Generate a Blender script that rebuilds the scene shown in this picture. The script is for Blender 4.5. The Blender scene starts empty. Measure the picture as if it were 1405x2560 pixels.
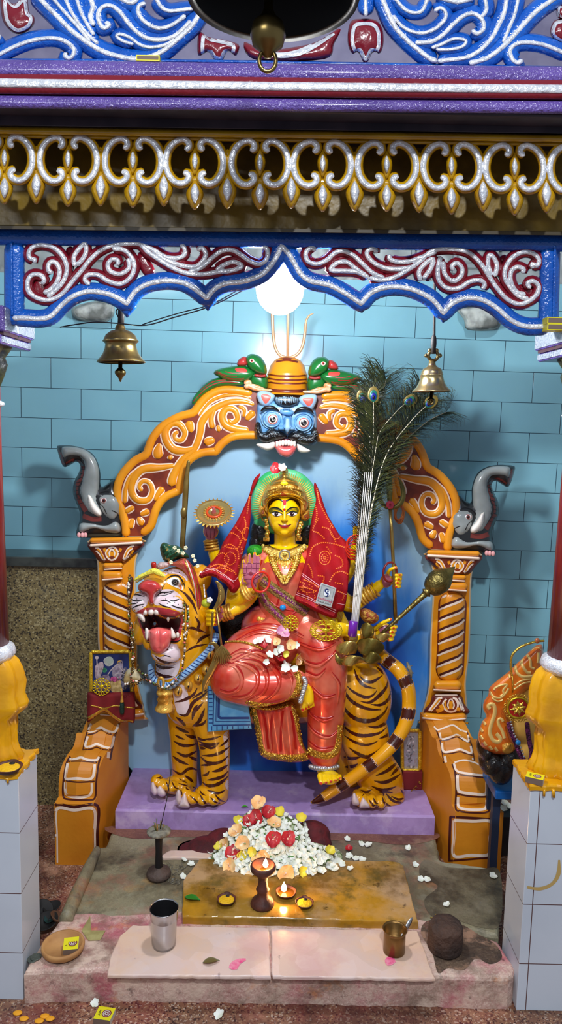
import bpy, math, random
import numpy as np
from math import sin, cos, pi, sqrt, radians, atan2, hypot
from mathutils import Vector, Matrix
from mathutils.bvhtree import BVHTree
from mathutils.geometry import delaunay_2d_cdt, tessellate_polygon

random.seed(7)
SC = bpy.context.scene
COL = SC.collection
# ---------------------------------------------------------------- camera
F = 1862.0; IW, IH = 1405,2560
CP = Vector((0,0,1.357)); PITCH = radians(7.0); ROLL = radians(1.2)
_f = Vector((0, cos(PITCH),-sin(PITCH))); _R = Vector((1,0,0)); _U = Vector((0, sin(PITCH), cos(PITCH)))
_Rp = _R * cos(ROLL) + _U * sin(ROLL); _Up = _U * cos(ROLL) - _R * sin(ROLL)
cam = bpy.data.cameras.new('camera'); co = bpy.data.objects.new('camera', cam); COL.objects.link(co)
m = Matrix.Identity(4)
for i in range(3):
    m[i][0] = _Rp[i]; m[i][1] = _Up[i]; m[i][2] = -_f[i]; m[i][3] = CP[i]
co.matrix_world = m
cam.sensor_fit = 'VERTICAL'; cam.sensor_height = 36.0; cam.lens = 36.0 * F / IH; cam.clip_start = 0.02
SC.camera = co
# ---------------------------------------------------------------- light and exposure
SC.view_settings.view_transform = 'Standard'; SC.view_settings.look = 'None'
SC.view_settings.gamma = 1; SC.view_settings.use_curve_mapping = False
SC.view_settings.exposure = 0.0
BULB_W = 300.0; FRONT_W = 62.0; AMB = 0.34
w = bpy.data.worlds.new('world'); SC.world = w; w.use_nodes = True
w.node_tree.nodes['Background'].inputs[0].default_value = (0.72,0.80,0.95,1)
w.node_tree.nodes['Background'].inputs[1].default_value = AMB
def area(name, loc, target, sx, sy, power, col):
    l = bpy.data.lights.new(name, 'AREA'); l.shape = 'RECTANGLE'; l.size = sx; l.size_y = sy; l.energy = power; l.color = col
    o = bpy.data.objects.new(name, l); COL.objects.link(o); o.location = loc
    o.rotation_euler = (Vector(target) - Vector(loc)).to_track_quat('-Z', 'Y').to_euler(); return o
area('hall_lamp', (0.2,-0.8,3.1),(0,1.6,1.5),0.12,0.12, FRONT_W, (0.90,0.95,1.0))
area('hall_tube_light', (-0.9,-0.8,2.5),(-.1,1.8,1.3),0.9,0.1, FRONT_W * .22,(0.90,0.95,1.0))

# ---------------------------------------------------------------- pixel to place
def ray(x, y):
    return _f + _Rp * ((x - IW / 2) / F) - _Up * ((y - IH / 2) / F)
def P(x, y, Y):
    d = ray(x, y); return CP + d * (Y / d.y)
def PZ(x, y, z):
    d = ray(x, y); return CP + d * ((z - CP.z) / d.z)
def U(px, Y): return px * Y / F
def crop(x0, y0, s):
    def g(*pts): return [(x0 + p[0] * s, y0 + p[1] * s) + tuple(p[2:]) for p in pts]
    return g
def mirror(pts, cx=714.0, slope=0.045):
    return [(2 * cx - p[0], p[1] + slope * 2 * (cx - p[0])) + tuple(p[2:]) for p in pts]

# ---------------------------------------------------------------- curves
def sm(pts, n=6, closed=False):
    N = len(pts); D = len(pts[0]) if len(pts[0]) < 3 else 2
    if isinstance(pts[0], Vector): D = 3
    v = [np.array(tuple(p)[:D], float) for p in pts]
    corner = [(D == 2 and len(p) > 2) for p in pts]
    T = []
    for i in range(N):
        if corner[i]: T.append(v[i] * 0); continue
        a = v[i - 1] if (i > 0 or closed) else v[i]
        b = v[(i + 1) % N] if (i < N - 1 or closed) else v[i]
        T.append((b - a) * .5)
    out = []
    for i in range(N if closed else N - 1):
        j = (i + 1) % N
        for k in range(n):
            t = k / n
            out.append((2*t**3-3*t**2+1)*v[i] + (t**3-2*t**2+t)*T[i] + (-2*t**3+3*t**2)*v[j] + (t**3-t**2)*T[j])
    if not closed: out.append(v[-1])
    return out
def resample(pts, step, closed=False):
    pts = [np.asarray(p, float) for p in pts]
    if closed: pts = pts + [pts[0]]
    s = [0.0]
    for a, b in zip(pts, pts[1:]): s.append(s[-1] + np.linalg.norm(b - a))
    L = s[-1]; n = max(2, int(round(L / step))); A = np.array(pts); s = np.array(s)
    t = np.linspace(0, L, n + 1)
    o = np.stack([np.interp(t, s, A[:, k]) for k in range(A.shape[1])], 1)
    return (o[:-1], L) if closed else (o, L)
def lerpw(w, t):
    if isinstance(w, (int, float)): return w
    if len(w) == 1: return w[0]
    f = t * (len(w) - 1); i = min(int(f), len(w) - 2); return w[i] + (w[i + 1] - w[i]) * (f - i)
def circ(cx, cy, rx, ry=None, n=24, rot=0, a0=0, a1=360):
    ry = rx if ry is None else ry; o = []
    full = abs(a1 - a0 - 360) < 1e-6
    for i in range(n if full else n + 1):
        a = radians(a0 + (a1 - a0) * i / n); x = rx * cos(a); y = ry * sin(a); r = radians(rot)
        o.append((cx + x * cos(r) - y * sin(r), cy + x * sin(r) + y * cos(r)))
    return o
def spiral(cx, cy, r0, r1, a0, a1, n=20, sy=1.0):
    return [(cx + (r0 + (r1 - r0) * i / n) * cos(radians(a0 + (a1 - a0) * i / n)),
             cy + sy * (r0 + (r1 - r0) * i / n) * sin(radians(a0 + (a1 - a0) * i / n))) for i in range(n + 1)]

# ---------------------------------------------------------------- things
def prop(o, label=None, cat=None, group=None, kind=None):
    if label: o['label'] = label
    if cat: o['category'] = cat
    if group: o['group'] = group
    if kind: o['kind'] = kind
    return o
def thing(name, label, cat, loc=(0,0,0), group=None):
    o = bpy.data.objects.new(name, None); COL.objects.link(o); o.location = loc; o.empty_display_size = .05
    return prop(o, label, cat, group)
def wloc(o):
    v = Vector((0,0,0))
    while o: v += o.location; o = o.parent
    return v
def copytree(o, parent=None):
    c = o.copy(); COL.objects.link(c); c.parent = parent
    for k in [x for x in o.children]: copytree(k, c)
    return c
def rehome(o, loc):
    """put the origin of a single mesh at loc, geometry staying put"""
    d = Vector(loc) - o.location; o.data.transform(Matrix.Translation(-d)); o.location = Vector(loc); return o

class MB:
    def __init__(s): s.v = []; s.f = []; s.m = []; s.s = []; s.mats = []
    def mi(s, mat):
        if mat not in s.mats: s.mats.append(mat)
        return s.mats.index(mat)
    def add(s, v, f, mat, smooth=True):
        b = len(s.v); s.v.extend([tuple(x) for x in v]); k = s.mi(mat)
        for q in f: s.f.append(tuple(b + i for i in q)); s.m.append(k); s.s.append(smooth)
    def build(s, name, parent=None, label=None, cat=None, group=None, kind=None):
        off = wloc(parent) if parent else Vector((0,0,0))
        me = bpy.data.meshes.new(name)
        me.from_pydata([(x[0] - off.x, x[1] - off.y, x[2] - off.z) for x in s.v], [], s.f)
        for mt in s.mats: me.materials.append(mt)
        me.polygons.foreach_set('material_index', s.m); me.polygons.foreach_set('use_smooth', s.s)
        me.update(); o = bpy.data.objects.new(name, me); COL.objects.link(o)
        if parent: o.parent = parent
        elif s.v:
            a = np.array(s.v); rehome(o, ((a[:, 0].min() + a[:, 0].max()) / 2,(a[:, 1].min() + a[:, 1].max()) / 2, a[:, 2].min()))
        return prop(o, label, cat, group, kind)
    # ---- solids
    def box(s, x0, x1, y0, y1, z0, z1, mat, bev=0.0, seg=2):
        if bev <= 0:
            v = [(x, y, z) for z in (z0, z1) for y in (y0, y1) for x in (x0, x1)]
            s.add(v, [(0,2,3,1),(4,5,7,6),(0,1,5,4),(2,6,7,3),(0,4,6,2),(1,3,7,5)], mat, False); return
        import bmesh
        bm = bmesh.new(); bmesh.ops.create_cube(bm, size=1)
        for q in bm.verts: q.co = Vector(((x0 + x1) / 2 + q.co.x * (x1 - x0),(y0 + y1) / 2 + q.co.y * (y1 - y0),(z0 + z1) / 2 + q.co.z * (z1 - z0)))
        bmesh.ops.bevel(bm, geom=list(bm.edges), offset=bev, segments=seg, affect='EDGES', profile=.5)
        bm.verts.ensure_lookup_table()
        s.add([q.co[:] for q in bm.verts], [[q.index for q in f.verts] for f in bm.faces], mat, False); bm.free()
    def ell(s, c, r, mat, nu=20, nv=12, rot=None):
        c = Vector(c); v = []; f = []
        R = rot.to_matrix() if rot is not None and hasattr(rot, 'to_matrix') else rot
        for j in range(nv + 1):
            ph = pi * j / nv
            for i in range(nu):
                th = 2 * pi * i / nu
                q = Vector((r[0] * sin(ph) * cos(th), r[1] * sin(ph) * sin(th), r[2] * cos(ph)))
                if R is not None: q = R @ q
                v.append(c + q)
        for j in range(nv):
            for i in range(nu):
                a = j * nu + i; b = j * nu + (i + 1) % nu
                if j == 0: f.append((a, a + nu, b + nu))
                elif j == nv - 1: f.append((a, a + nu, b))
                else: f.append((a, a + nu, b + nu, b))
        s.add(v, f, mat)
    def lathe(s, prof, c, mat, n=32, ax=None, cap=True, mats=None):
        """prof: (r, h) pairs from c along ax (default +z)"""
        c = Vector(c); ax = Vector(ax or (0,0,1)).normalized(); Q = ax.to_track_quat('Z', 'Y').to_matrix()
        v = []; f = []
        for r, h in prof:
            for i in range(n):
                a = 2 * pi * i / n; v.append(c + Q @ Vector((r * cos(a), r * sin(a), h)))
        for j in range(len(prof) - 1):
            for i in range(n):
                k = (i + 1) % n; q = (j * n + i, j * n + k, (j + 1) * n + k, (j + 1) * n + i)
                f.append(q)
        if cap:
            if prof[0][0] > 1e-5: f.append(tuple(reversed(range(n))))
            if prof[-1][0] > 1e-5: f.append(tuple((len(prof) - 1) * n + i for i in range(n)))
        s.add(v, f, mat)
    def tube(s, pts, r, mat, seg=8, closed=False, cap=True, sub=0, flat=None):
        pts = [Vector(p) for p in pts]
        if sub: pts = [Vector(p) for p in sm(pts, sub, closed)]
        N = len(pts); v = []; f = []; prev = None
        for i, p in enumerate(pts):
            a = pts[(i - 1) % N] if (i or closed) else p; b = pts[(i + 1) % N] if (i < N - 1 or closed) else p
            t = (b - a)
            if t.length < 1e-9: t = Vector((0,0,1))
            t.normalize()
            if prev is None:
                n = t.cross(Vector((0,1,0)))
                if n.length < .1: n = t.cross(Vector((1,0,0)))
            else: n = prev - t * prev.dot(t)
            if n.length < 1e-9: n = t.orthogonal()
            n.normalize(); prev = n; bb = t.cross(n)
            rr = lerpw(r, i / max(1, N - 1)); fl = 1.0 if flat is None else flat
            for k in range(seg):
                an = 2 * pi * k / seg; v.append(p + n * (cos(an) * rr) + bb * (sin(an) * rr * fl))
        for i in range(N if closed else N - 1):
            j = (i + 1) % N
            for k in range(seg):
                l = (k + 1) % seg; f.append((i * seg + k, i * seg + l, j * seg + l, j * seg + k))
        if cap and not closed:
            f.append(tuple(reversed(range(seg)))); f.append(tuple((N - 1) * seg + k for k in range(seg)))
        s.add(v, f, mat)
    # ---- traced shapes
    def stroke(s, pts, Y, w, mat, h=None, back=None, n=6, closed=False, seg=6, pre=False, step=None, raw=False, Yf=None):
        """rounded raised band along a traced line; w px; h m of relief; back m of depth behind"""
        ws = w if isinstance(w, (int, float)) else max(w)
        c = pts if raw else sm(pts, n, closed)
        c, L = resample(c, step or max(2.0, ws * .22), closed)
        N = len(c); v = []; f = []
        h = h if h is not None else U(ws * .35, Y if not isinstance(Y, (tuple, list)) else Y[0])
        a0 = 0.0; full = back is not None; K = seg * 2 if full else seg + 1
        for i in range(N):
            t = i / max(1, N - 1)
            p = c[i]; a = c[(i - 1) % N] if (i or closed) else p; b = c[(i + 1) % N] if (i < N - 1 or closed) else p
            tx, ty = b - a; l = hypot(tx, ty) or 1; nx, ny = -ty / l, tx / l
            ww = lerpw(w, t); r = ww / 2; sc = 1.0
            if not closed:
                d = min(t, 1 - t) * L
                if r > 0 and d < r: sc = sqrt(max(0,1 - (1 - d / r) ** 2))
            Yc = lerpw(Y, t) if isinstance(Y, (tuple, list)) else Y
            if Yf: Yc = Yf(p[0], p[1])
            for k in range(K):
                an = (2 * pi * k / K) if full else pi * k / seg
                off = cos(an) * r * sc; q = sin(an)
                dy = -q * h * min(1, ww / ws) * (.35 + .65 * sc) if q >= 0 else -q * back
                v.append(P(p[0] + nx * off, p[1] + ny * off, Yc + dy))
        for i in range(N if closed else N - 1):
            j = (i + 1) % N
            for k in range(K if full else K - 1):
                l = (k + 1) % K; f.append((i * K + k, i * K + l, j * K + l, j * K + k))
        s.add(v, f, mat)
    def plate(s, outline, Y, th, mat, mside=None, bev=3.0, n=5, raw=False, holes=(), bh=None, smooth=False):
        o = outline if raw else sm(outline, n, True)
        o = [tuple(p[:2]) for p in o]; A = np.array(o)
        area2 = np.sum(A[:, 0] * np.roll(A[:, 1], -1) - np.roll(A[:, 0], -1) * A[:, 1])
        if area2 < 0: A = A[::-1]
        N = len(A); t = np.roll(A, -1,0) - np.roll(A, 1,0); l = np.hypot(t[:, 0], t[:, 1]) + 1e-9
        nrm = np.stack([-t[:, 1] / l, t[:, 0] / l], 1); bh = U(bev, Y) if bh is None else bh
        rings = [(A, Y + th),(A, Y + bh),(A + nrm * bev * .3, Y + bh * .3),(A + nrm * bev, Y)]
        v = []; f = []
        for R, yy in rings:
            for p in R: v.append(P(p[0], p[1], yy))
        for j in range(3):
            for i in range(N):
                k = (i + 1) % N; f.append((j * N + i, j * N + k, (j + 1) * N + k, (j + 1) * N + i))
        s.add(v, f, mside or mat, True)
        b = len(s.v) - 3 * N
        R = rings[3][0]; tri = tessellate_polygon([[Vector((p[0], p[1], 0)) for p in R]])
        base = len(s.v) - N; k = s.mi(mat)
        vv = [P(p[0], p[1], Y) for p in R]; s.add(vv, [tuple(q) for q in tri], mat, smooth)
        vv = [P(p[0], p[1], Y + th) for p in A]; s.add(vv, [tuple(reversed(q)) for q in tri], mside or mat, False)
    def puff(s, outline, Y, T, mat, res=7.0, R=None, back=0.0, side=0.0, n=5, raw=False, hf=None, power=.5, Yf=None):
        """traced outline swollen to a rounded relief of height T (m) over the plane Y"""
        o = outline if raw else sm(outline, n, True)
        o, L = resample([p[:2] for p in o], res, True); N = len(o)
        x0, y0 = o.min(0); x1, y1 = o.max(0); B = o; B2 = np.roll(o, -1,0)
        gy = np.arange(y0, y1, res * .87); G = []
        for j, yy in enumerate(gy):
            for xx in np.arange(x0 + (res / 2 if j % 2 else 0), x1, res): G.append((xx, yy))
        G = np.array(G) if G else np.zeros((0,2))
        def dist(Q):
            d = B2 - B; L2 = (d ** 2).sum(1) + 1e-9
            w_ = Q[:, None, :] - B[None]; t = np.clip((w_ * d[None]).sum(2) / L2[None], 0,1)
            e = w_ - t[..., None] * d[None]; return np.sqrt((e ** 2).sum(2)).min(1)
        def inside(Q):
            c = np.zeros(len(Q), bool)
            for i in range(N):
                (ax, ay),(bx, by) = B[i], B2[i]
                if ay == by: continue
                k = ((ay > Q[:, 1]) != (by > Q[:, 1])) & (Q[:, 0] < (bx - ax) * (Q[:, 1] - ay) / (by - ay) + ax); c ^= k
            return c
        if len(G):
            G = G[inside(G)]
            if len(G): dG = dist(G); G = G[dG > res * .45]; dG = dG[dG > res * .45]
        if not len(G): dG = np.zeros(0)
        V2 = [Vector(p) for p in o] + [Vector(p) for p in G]
        r = delaunay_2d_cdt(V2, [(i, (i + 1) % N) for i in range(N)], [list(range(N))], 1,1e-4)
        ov, of, orig = r[0], r[2], r[3]
        dm = dG.max() if len(dG) else res; Rr = min(R, dm) if R else dm
        d = dist(np.array([tuple(q) for q in ov])); v = []; nb = []
        for k, q in enumerate(ov):
            u = min(1, d[k] / Rr); hgt = (1 - (1 - u) ** 2) ** power
            z = T * hgt
            if hf: z += hf(q[0], q[1], d[k]) * min(1, d[k] / (res * 1.2))
            y = (Yf(q[0], q[1]) if Yf else Y) - z; v.append(P(q[0], q[1], y))
        M = len(v); vb = []
        for k, q in enumerate(ov):
            u = min(1, d[k] / Rr); hgt = (1 - (1 - u) ** 2) ** .5
            vb.append(P(q[0], q[1], (Yf(q[0], q[1]) if Yf else Y) + side + back * hgt))
        ff = []
        for t in of:
            t = tuple(t); a, b_, c = [ov[i] for i in t[:3]]
            if (b_ - a).cross(c - a) > 0: t = tuple(reversed(t))
            ff.append(t)
        s.add(v + vb, ff + [tuple(M + i for i in reversed(t)) for t in ff], mat, True)
        e = {}
        for t in ff:
            for i in range(len(t)):
                a, b_ = t[i], t[(i + 1) % len(t)]; e[(a, b_)] = 1
        sd = [(a, a + M, b_ + M, b_) for (a, b_) in e if (b_, a) not in e]
        base = len(s.v) - 2 * M; k = s.mi(mat)
        for q in sd: s.f.append(tuple(base + i for i in q)); s.m.append(k); s.s.append(side <= 0.001)
    # ---- paint that lies on the surface built so far
    def surf(s): return BVHTree.FromPolygons([Vector(x) for x in s.v], [f for f in s.f if len(f) > 2])
    def paint(s, S, pts, w, mat, lift=.0007, n=5, closed=False, step=3.0, cols=None, raw=False, jag=0):
        c = pts if raw else sm(pts, n, closed); c, L = resample(c, step, closed); N = len(c)
        ws = w if isinstance(w, (int, float)) else max(w); K = cols or (5 if ws > 14 else 3); g = []
        for i in range(N):
            t = i / max(1, N - 1); p = c[i]
            a = c[(i - 1) % N] if (i or closed) else p; b = c[(i + 1) % N] if (i < N - 1 or closed) else p
            tx, ty = b - a; l = hypot(tx, ty) or 1; nx, ny = -ty / l, tx / l; r = lerpw(w, t) / 2
            if jag: r *= 1 + random.uniform(-jag, jag)
            row = []
            for k in range(K):
                o = (2 * k / (K - 1) - 1) * r; row.append(s._hit(S, p[0] + nx * o, p[1] + ny * o, lift))
            g.append(row)
        v = []; f = []; idx = {}
        def vi(i, k):
            if (i, k) not in idx: idx[(i, k)] = len(v); v.append(g[i][k])
            return idx[(i, k)]
        for i in range(N if closed else N - 1):
            j = (i + 1) % N
            for k in range(K - 1):
                q = [g[i][k], g[i][k + 1], g[j][k + 1], g[j][k]]
                if any(x is None for x in q) or max(x.y for x in q) - min(x.y for x in q) > .04: continue
                f.append((vi(i, k), vi(i, k + 1), vi(j, k + 1), vi(j, k)))
        if f: s.add(v, f, mat)
    def _hit(s, S, x, y, lift):
        d = ray(x, y).normalized(); h = S.ray_cast(CP, d)
        return None if h[0] is None else h[0] - d * lift
    def fill(s, S, outline, mat, lift=.0006, res=4.0, n=5, raw=False):
        t = MB(); t.puff(outline, 1.0,0, mat, res=res, n=n, raw=raw); M = len(t.v) // 2
        v = []; 
        for q in t.v[:M]:
            d = (Vector(q) - CP).normalized(); h = S.ray_cast(CP, d); v.append(None if h[0] is None else h[0] - d * lift)
        f = [q for q in t.f if max(q) < M and all(v[i] is not None for i in q) and max(v[i].y for i in q) - min(v[i].y for i in q) < .04]
        use = sorted({i for q in f for i in q}); mp = {i: k for k, i in enumerate(use)}
        if f: s.add([v[i] for i in use], [tuple(mp[i] for i in q) for q in f], mat)
    def fused(s, other, vox, it, mat, fac=.5):
        """one continuous skin around the solids collected in other"""
        me = bpy.data.meshes.new('t'); me.from_pydata(other.v, [], other.f); o = bpy.data.objects.new('t', me); COL.objects.link(o)
        r = o.modifiers.new('r', 'REMESH'); r.mode = 'VOXEL'; r.voxel_size = vox; r.use_smooth_shade = True
        if it: q = o.modifiers.new('s', 'SMOOTH'); q.factor = fac; q.iterations = it
        dg = bpy.context.evaluated_depsgraph_get(); e = o.evaluated_get(dg); mm = e.to_mesh()
        v = [tuple(x.co) for x in mm.vertices]; f = [tuple(p.vertices) for p in mm.polygons]
        e.to_mesh_clear(); bpy.data.objects.remove(o); bpy.data.meshes.remove(me); s.add(v, f, mat)

# ---------------------------------------------------------------- materials
def lin(c):
    o = []
    for x in c[:3]:
        x = x / 255.0; o.append(x / 12.92 if x <= .04045 else ((x + .055) / 1.055) ** 2.4)
    return (*o, 1)
MT = {}
def mat(name, c, rough=.35, metal=0.0, bump=0.0, bs=60.0, c2=None, cs=12.0, emit=0.0, coat=0.0, c3=None, spec=.5, sheen=0, alpha=1, trans=0, det=3, cr=(.4, .62), bd=.003):
    if name in MT: return MT[name]
    M = bpy.data.materials.new(name); M.use_nodes = True; nt = M.node_tree; b = nt.nodes['Principled BSDF']
    b.inputs['Base Color'].default_value = lin(c); b.inputs['Roughness'].default_value = rough; b.inputs['Metallic'].default_value = metal
    b.inputs['Coat Weight'].default_value = coat; b.inputs['Coat Roughness'].default_value = .08; b.inputs['Specular IOR Level'].default_value = spec
    if trans: b.inputs['Transmission Weight'].default_value = trans
    if emit: b.inputs['Emission Color'].default_value = lin(c); b.inputs['Emission Strength'].default_value = emit
    tc = nt.nodes.new('ShaderNodeTexCoord')
    if c2:
        nz = nt.nodes.new('ShaderNodeTexNoise'); nz.inputs['Scale'].default_value = cs; nz.inputs['Detail'].default_value = det
        nt.links.new(tc.outputs['Object'], nz.inputs['Vector']); r = nt.nodes.new('ShaderNodeValToRGB')
        r.color_ramp.elements[0].position = cr[0]; r.color_ramp.elements[1].position = cr[1]
        r.color_ramp.elements[0].color = lin(c); r.color_ramp.elements[1].color = lin(c2)
        if c3: e = r.color_ramp.elements.new(cr[1] + .1); e.color = lin(c3)
        nt.links.new(nz.outputs['Fac'], r.inputs['Fac']); nt.links.new(r.outputs['Color'], b.inputs['Base Color'])
    if bump:
        n2 = nt.nodes.new('ShaderNodeTexNoise'); n2.inputs['Scale'].default_value = bs; n2.inputs['Detail'].default_value = 2
        nt.links.new(tc.outputs['Object'], n2.inputs['Vector']); bp = nt.nodes.new('ShaderNodeBump')
        bp.inputs['Strength'].default_value = bump; bp.inputs['Distance'].default_value = bd
        nt.links.new(n2.outputs['Fac'], bp.inputs['Height']); nt.links.new(bp.outputs['Normal'], b.inputs['Normal'])
    MT[name] = M; return M
BLUE = mat('blue_enamel', (16,92,190), .2, bump=.8, bs=150, c2=(12,74,165), coat=.5)
SILV = mat('silver_paint', (244,245,250), .24, .35, bump=1.0, bs=150, c2=(216,219,228), cs=60)
MARO = mat('maroon_enamel', (120,16,34), .25, bump=.5, bs=90, coat=.5)
PURP = mat('purple_enamel', (104,82,160), .18, bump=1.3, bs=190, coat=.5, c2=(90,70,145))
GOLDY = mat('mustard_enamel', (196,150,14), .25, bump=.5, bs=90, coat=.5, c2=(170,124,10))
YELP = mat('yellow_ochre_enamel', (232,168,6), .22, bump=.35, bs=60, coat=.6, c2=(214,148,4))
ORNG = mat('orange_enamel', (232,152,22), .33, bump=.15, bs=50, coat=.25, c2=(218,134,14), cs=8)
ORNB = mat('orange_matt_paint', (212,134,24), .5, bump=.15, bs=80, c2=(200,120,16), cs=6)
BRWN = mat('red_brown_paint', (128,48,18), .4, c2=(98,30,16), cs=25)
DBRN = mat('dark_brown_paint', (74,24,18), .35)
CREAM = mat('cream_line_paint', (240,218,200), .4)
BRASS = mat('aged_brass', (150,128,78), .3, .95, bump=.25, bs=40, c2=(105,88,50), cs=14)
GOLD = mat('gold_paint', (238,188,84), .33, .45, bump=.5, bs=200, c2=(180,120,34), cs=40)
GFOIL = mat('gold_foil', (230,190,80), .18, .95, bump=.6, bs=300)
RED = mat('red_enamel', (170,28,16), .25, coat=.4)
WHITE = mat('white_enamel', (236,232,230), .25, coat=.4)
BLACK = mat('black_enamel', (16,14,16), .28)
# ================================================================ setting
def tilemat(name, c, cm, bw, bh, mort, rough, rot, loc, off=.5, c2=None, axis='XZ'):
    M = bpy.data.materials.new(name); M.use_nodes = True; nt = M.node_tree; b = nt.nodes['Principled BSDF']; b.inputs['Roughness'].default_value = rough
    ge = nt.nodes.new('ShaderNodeNewGeometry'); sx = nt.nodes.new('ShaderNodeSeparateXYZ'); cb = nt.nodes.new('ShaderNodeCombineXYZ')
    nt.links.new(ge.outputs['Position'], sx.inputs[0])
    nt.links.new(sx.outputs[axis[0]], cb.inputs[0]); nt.links.new(sx.outputs[axis[1]], cb.inputs[1])
    mp = nt.nodes.new('ShaderNodeMapping'); mp.inputs['Rotation'].default_value = (0,0, rot); mp.inputs['Location'].default_value = (loc[0], loc[1], 0)
    nt.links.new(cb.outputs[0], mp.inputs[0])
    br = nt.nodes.new('ShaderNodeTexBrick'); br.inputs['Scale'].default_value = 1; br.inputs['Brick Width'].default_value = bw
    br.inputs['Row Height'].default_value = bh; br.inputs['Mortar Size'].default_value = mort; br.inputs['Mortar Smooth'].default_value = .1
    br.inputs['Color1'].default_value = lin(c); br.inputs['Color2'].default_value = lin(c2 or c); br.inputs['Mortar'].default_value = lin(cm); br.offset = off
    nt.links.new(mp.outputs[0], br.inputs['Vector'])
    nz = nt.nodes.new('ShaderNodeTexNoise'); nz.inputs['Scale'].default_value = 3.5; nz.inputs['Detail'].default_value = 5
    nt.links.new(ge.outputs['Position'], nz.inputs['Vector'])
    rp = nt.nodes.new('ShaderNodeValToRGB'); rp.color_ramp.elements[0].position = .35; rp.color_ramp.elements[0].color = (.80, .82, .84,1)
    rp.color_ramp.elements[1].position = .6; rp.color_ramp.elements[1].color = (1,1,1,1)
    mx = nt.nodes.new('ShaderNodeMix'); mx.data_type = 'RGBA'; mx.blend_type = 'MULTIPLY'; mx.inputs[0].default_value = .6
    nt.links.new(nz.outputs['Fac'], rp.inputs[0]); nt.links.new(br.outputs['Color'], mx.inputs[6]); nt.links.new(rp.outputs[0], mx.inputs[7])
    nt.links.new(mx.outputs[2], b.inputs['Base Color'])
    bp = nt.nodes.new('ShaderNodeBump'); bp.inputs['Strength'].default_value = .4; bp.inputs['Distance'].default_value = .002; bp.invert = True
    nt.links.new(br.outputs['Fac'], bp.inputs['Height']); nt.links.new(bp.outputs[0], b.inputs['Normal']); return M
TILEB = tilemat('blue_wall_tile', (126,178,192),(22,48,62), .2075, .1035, .0011, .18, radians(.55),(0.09, .0055))
TILEW = tilemat('white_pedestal_tile', (206,216,228),(92,62,62), .154, .148, .0011, .2,0,(.02, .029), off=0)
def speck(name, base, cols, scale, rough=.6, stain=None, bump=.3):
    M = bpy.data.materials.new(name); M.use_nodes = True; nt = M.node_tree; b = nt.nodes['Principled BSDF']; b.inputs['Roughness'].default_value = rough
    tc = nt.nodes.new('ShaderNodeNewGeometry'); vo = nt.nodes.new('ShaderNodeTexVoronoi'); vo.inputs['Scale'].default_value = scale
    nt.links.new(tc.outputs['Position'], vo.inputs['Vector']); rp = nt.nodes.new('ShaderNodeValToRGB'); rp.color_ramp.interpolation = 'CONSTANT'
    sp = nt.nodes.new('ShaderNodeSeparateColor'); nt.links.new(vo.outputs['Color'], sp.inputs[0]); nt.links.new(sp.outputs[0], rp.inputs[0])
    el = rp.color_ramp.elements; el[0].color = lin(base); el[1].position = .62; el[1].color = lin(cols[0])
    for i, c in enumerate(cols[1:]): e = el.new(.62 + .38 * (i + 1) / len(cols)); e.color = lin(c)
    last = rp.outputs[0]
    for k, (c, sc, lo, hi, fac) in enumerate(stain or []):
        nz = nt.nodes.new('ShaderNodeTexNoise'); nz.inputs['Scale'].default_value = sc; nz.inputs['Detail'].default_value = 6; nz.inputs['Roughness'].default_value = .65
        mp = nt.nodes.new('ShaderNodeMapping'); mp.inputs['Location'].default_value = (k * 3.7 + 1, k * 1.3, k); nt.links.new(tc.outputs['Position'], mp.inputs[0]); nt.links.new(mp.outputs[0], nz.inputs['Vector'])
        r2 = nt.nodes.new('ShaderNodeMapRange'); r2.inputs[1].default_value = lo; r2.inputs[2].default_value = hi; r2.inputs[4].default_value = fac
        nt.links.new(nz.outputs['Fac'], r2.inputs[0]); mx = nt.nodes.new('ShaderNodeMix'); mx.data_type = 'RGBA'; mx.inputs[7].default_value = lin(c)
        nt.links.new(r2.outputs[0], mx.inputs[0]); nt.links.new(last, mx.inputs[6]); last = mx.outputs[2]
    nt.links.new(last, b.inputs['Base Color'])
    n2 = nt.nodes.new('ShaderNodeTexNoise'); n2.inputs['Scale'].default_value = 90; n2.inputs['Detail'].default_value = 4; nt.links.new(tc.outputs['Position'], n2.inputs['Vector'])
    bp = nt.nodes.new('ShaderNodeBump'); bp.inputs['Strength'].default_value = bump; bp.inputs['Distance'].default_value = .003
    nt.links.new(n2.outputs['Fac'], bp.inputs['Height']); nt.links.new(bp.outputs[0], b.inputs['Normal']); return M
TERR = speck('terrazzo_dado', (112,98,62), [(78,66,42),(150,138,100),(40,34,26)], 230, .45, [((70,62,50),3, .45, .7, .5),((150,150,130),7, .6, .8, .25)])
FLOOR = speck('terrazzo_floor', (140,96,72), [(100,62,52),(176,138,104),(60,34,30),(196,170,150)], 260, .5, [((150,50,60),6, .46, .66, .5),((60,36,28),4, .46, .62, .7),((200,150,120),9, .54, .66, .5),((230,150,20),14, .68, .74, .8)])
CONC = speck('stained_concrete', (140,132,104), [(132,124,98),(148,140,112)], 300, .5, [((92,80,60),5, .42, .58, .8),((160,84,72),4.3, .50, .62, .6),((178,184,164),3, .5, .66, .55),((48,40,34),9, .55, .68, .7),((184,130,60),7, .58, .7, .5)])
PINKS = speck('pink_stained_cement', (206,172,158), [(194,158,144),(218,190,174)], 340, .6, [((176,40,84),9, .47, .66, .7),((120,98,80),7, .47, .6, .7),((226,200,180),15, .5, .62, .7),((214,130,60),12, .58, .7, .6),((60,40,36),24, .6, .7, .7)], bump=1)
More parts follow.
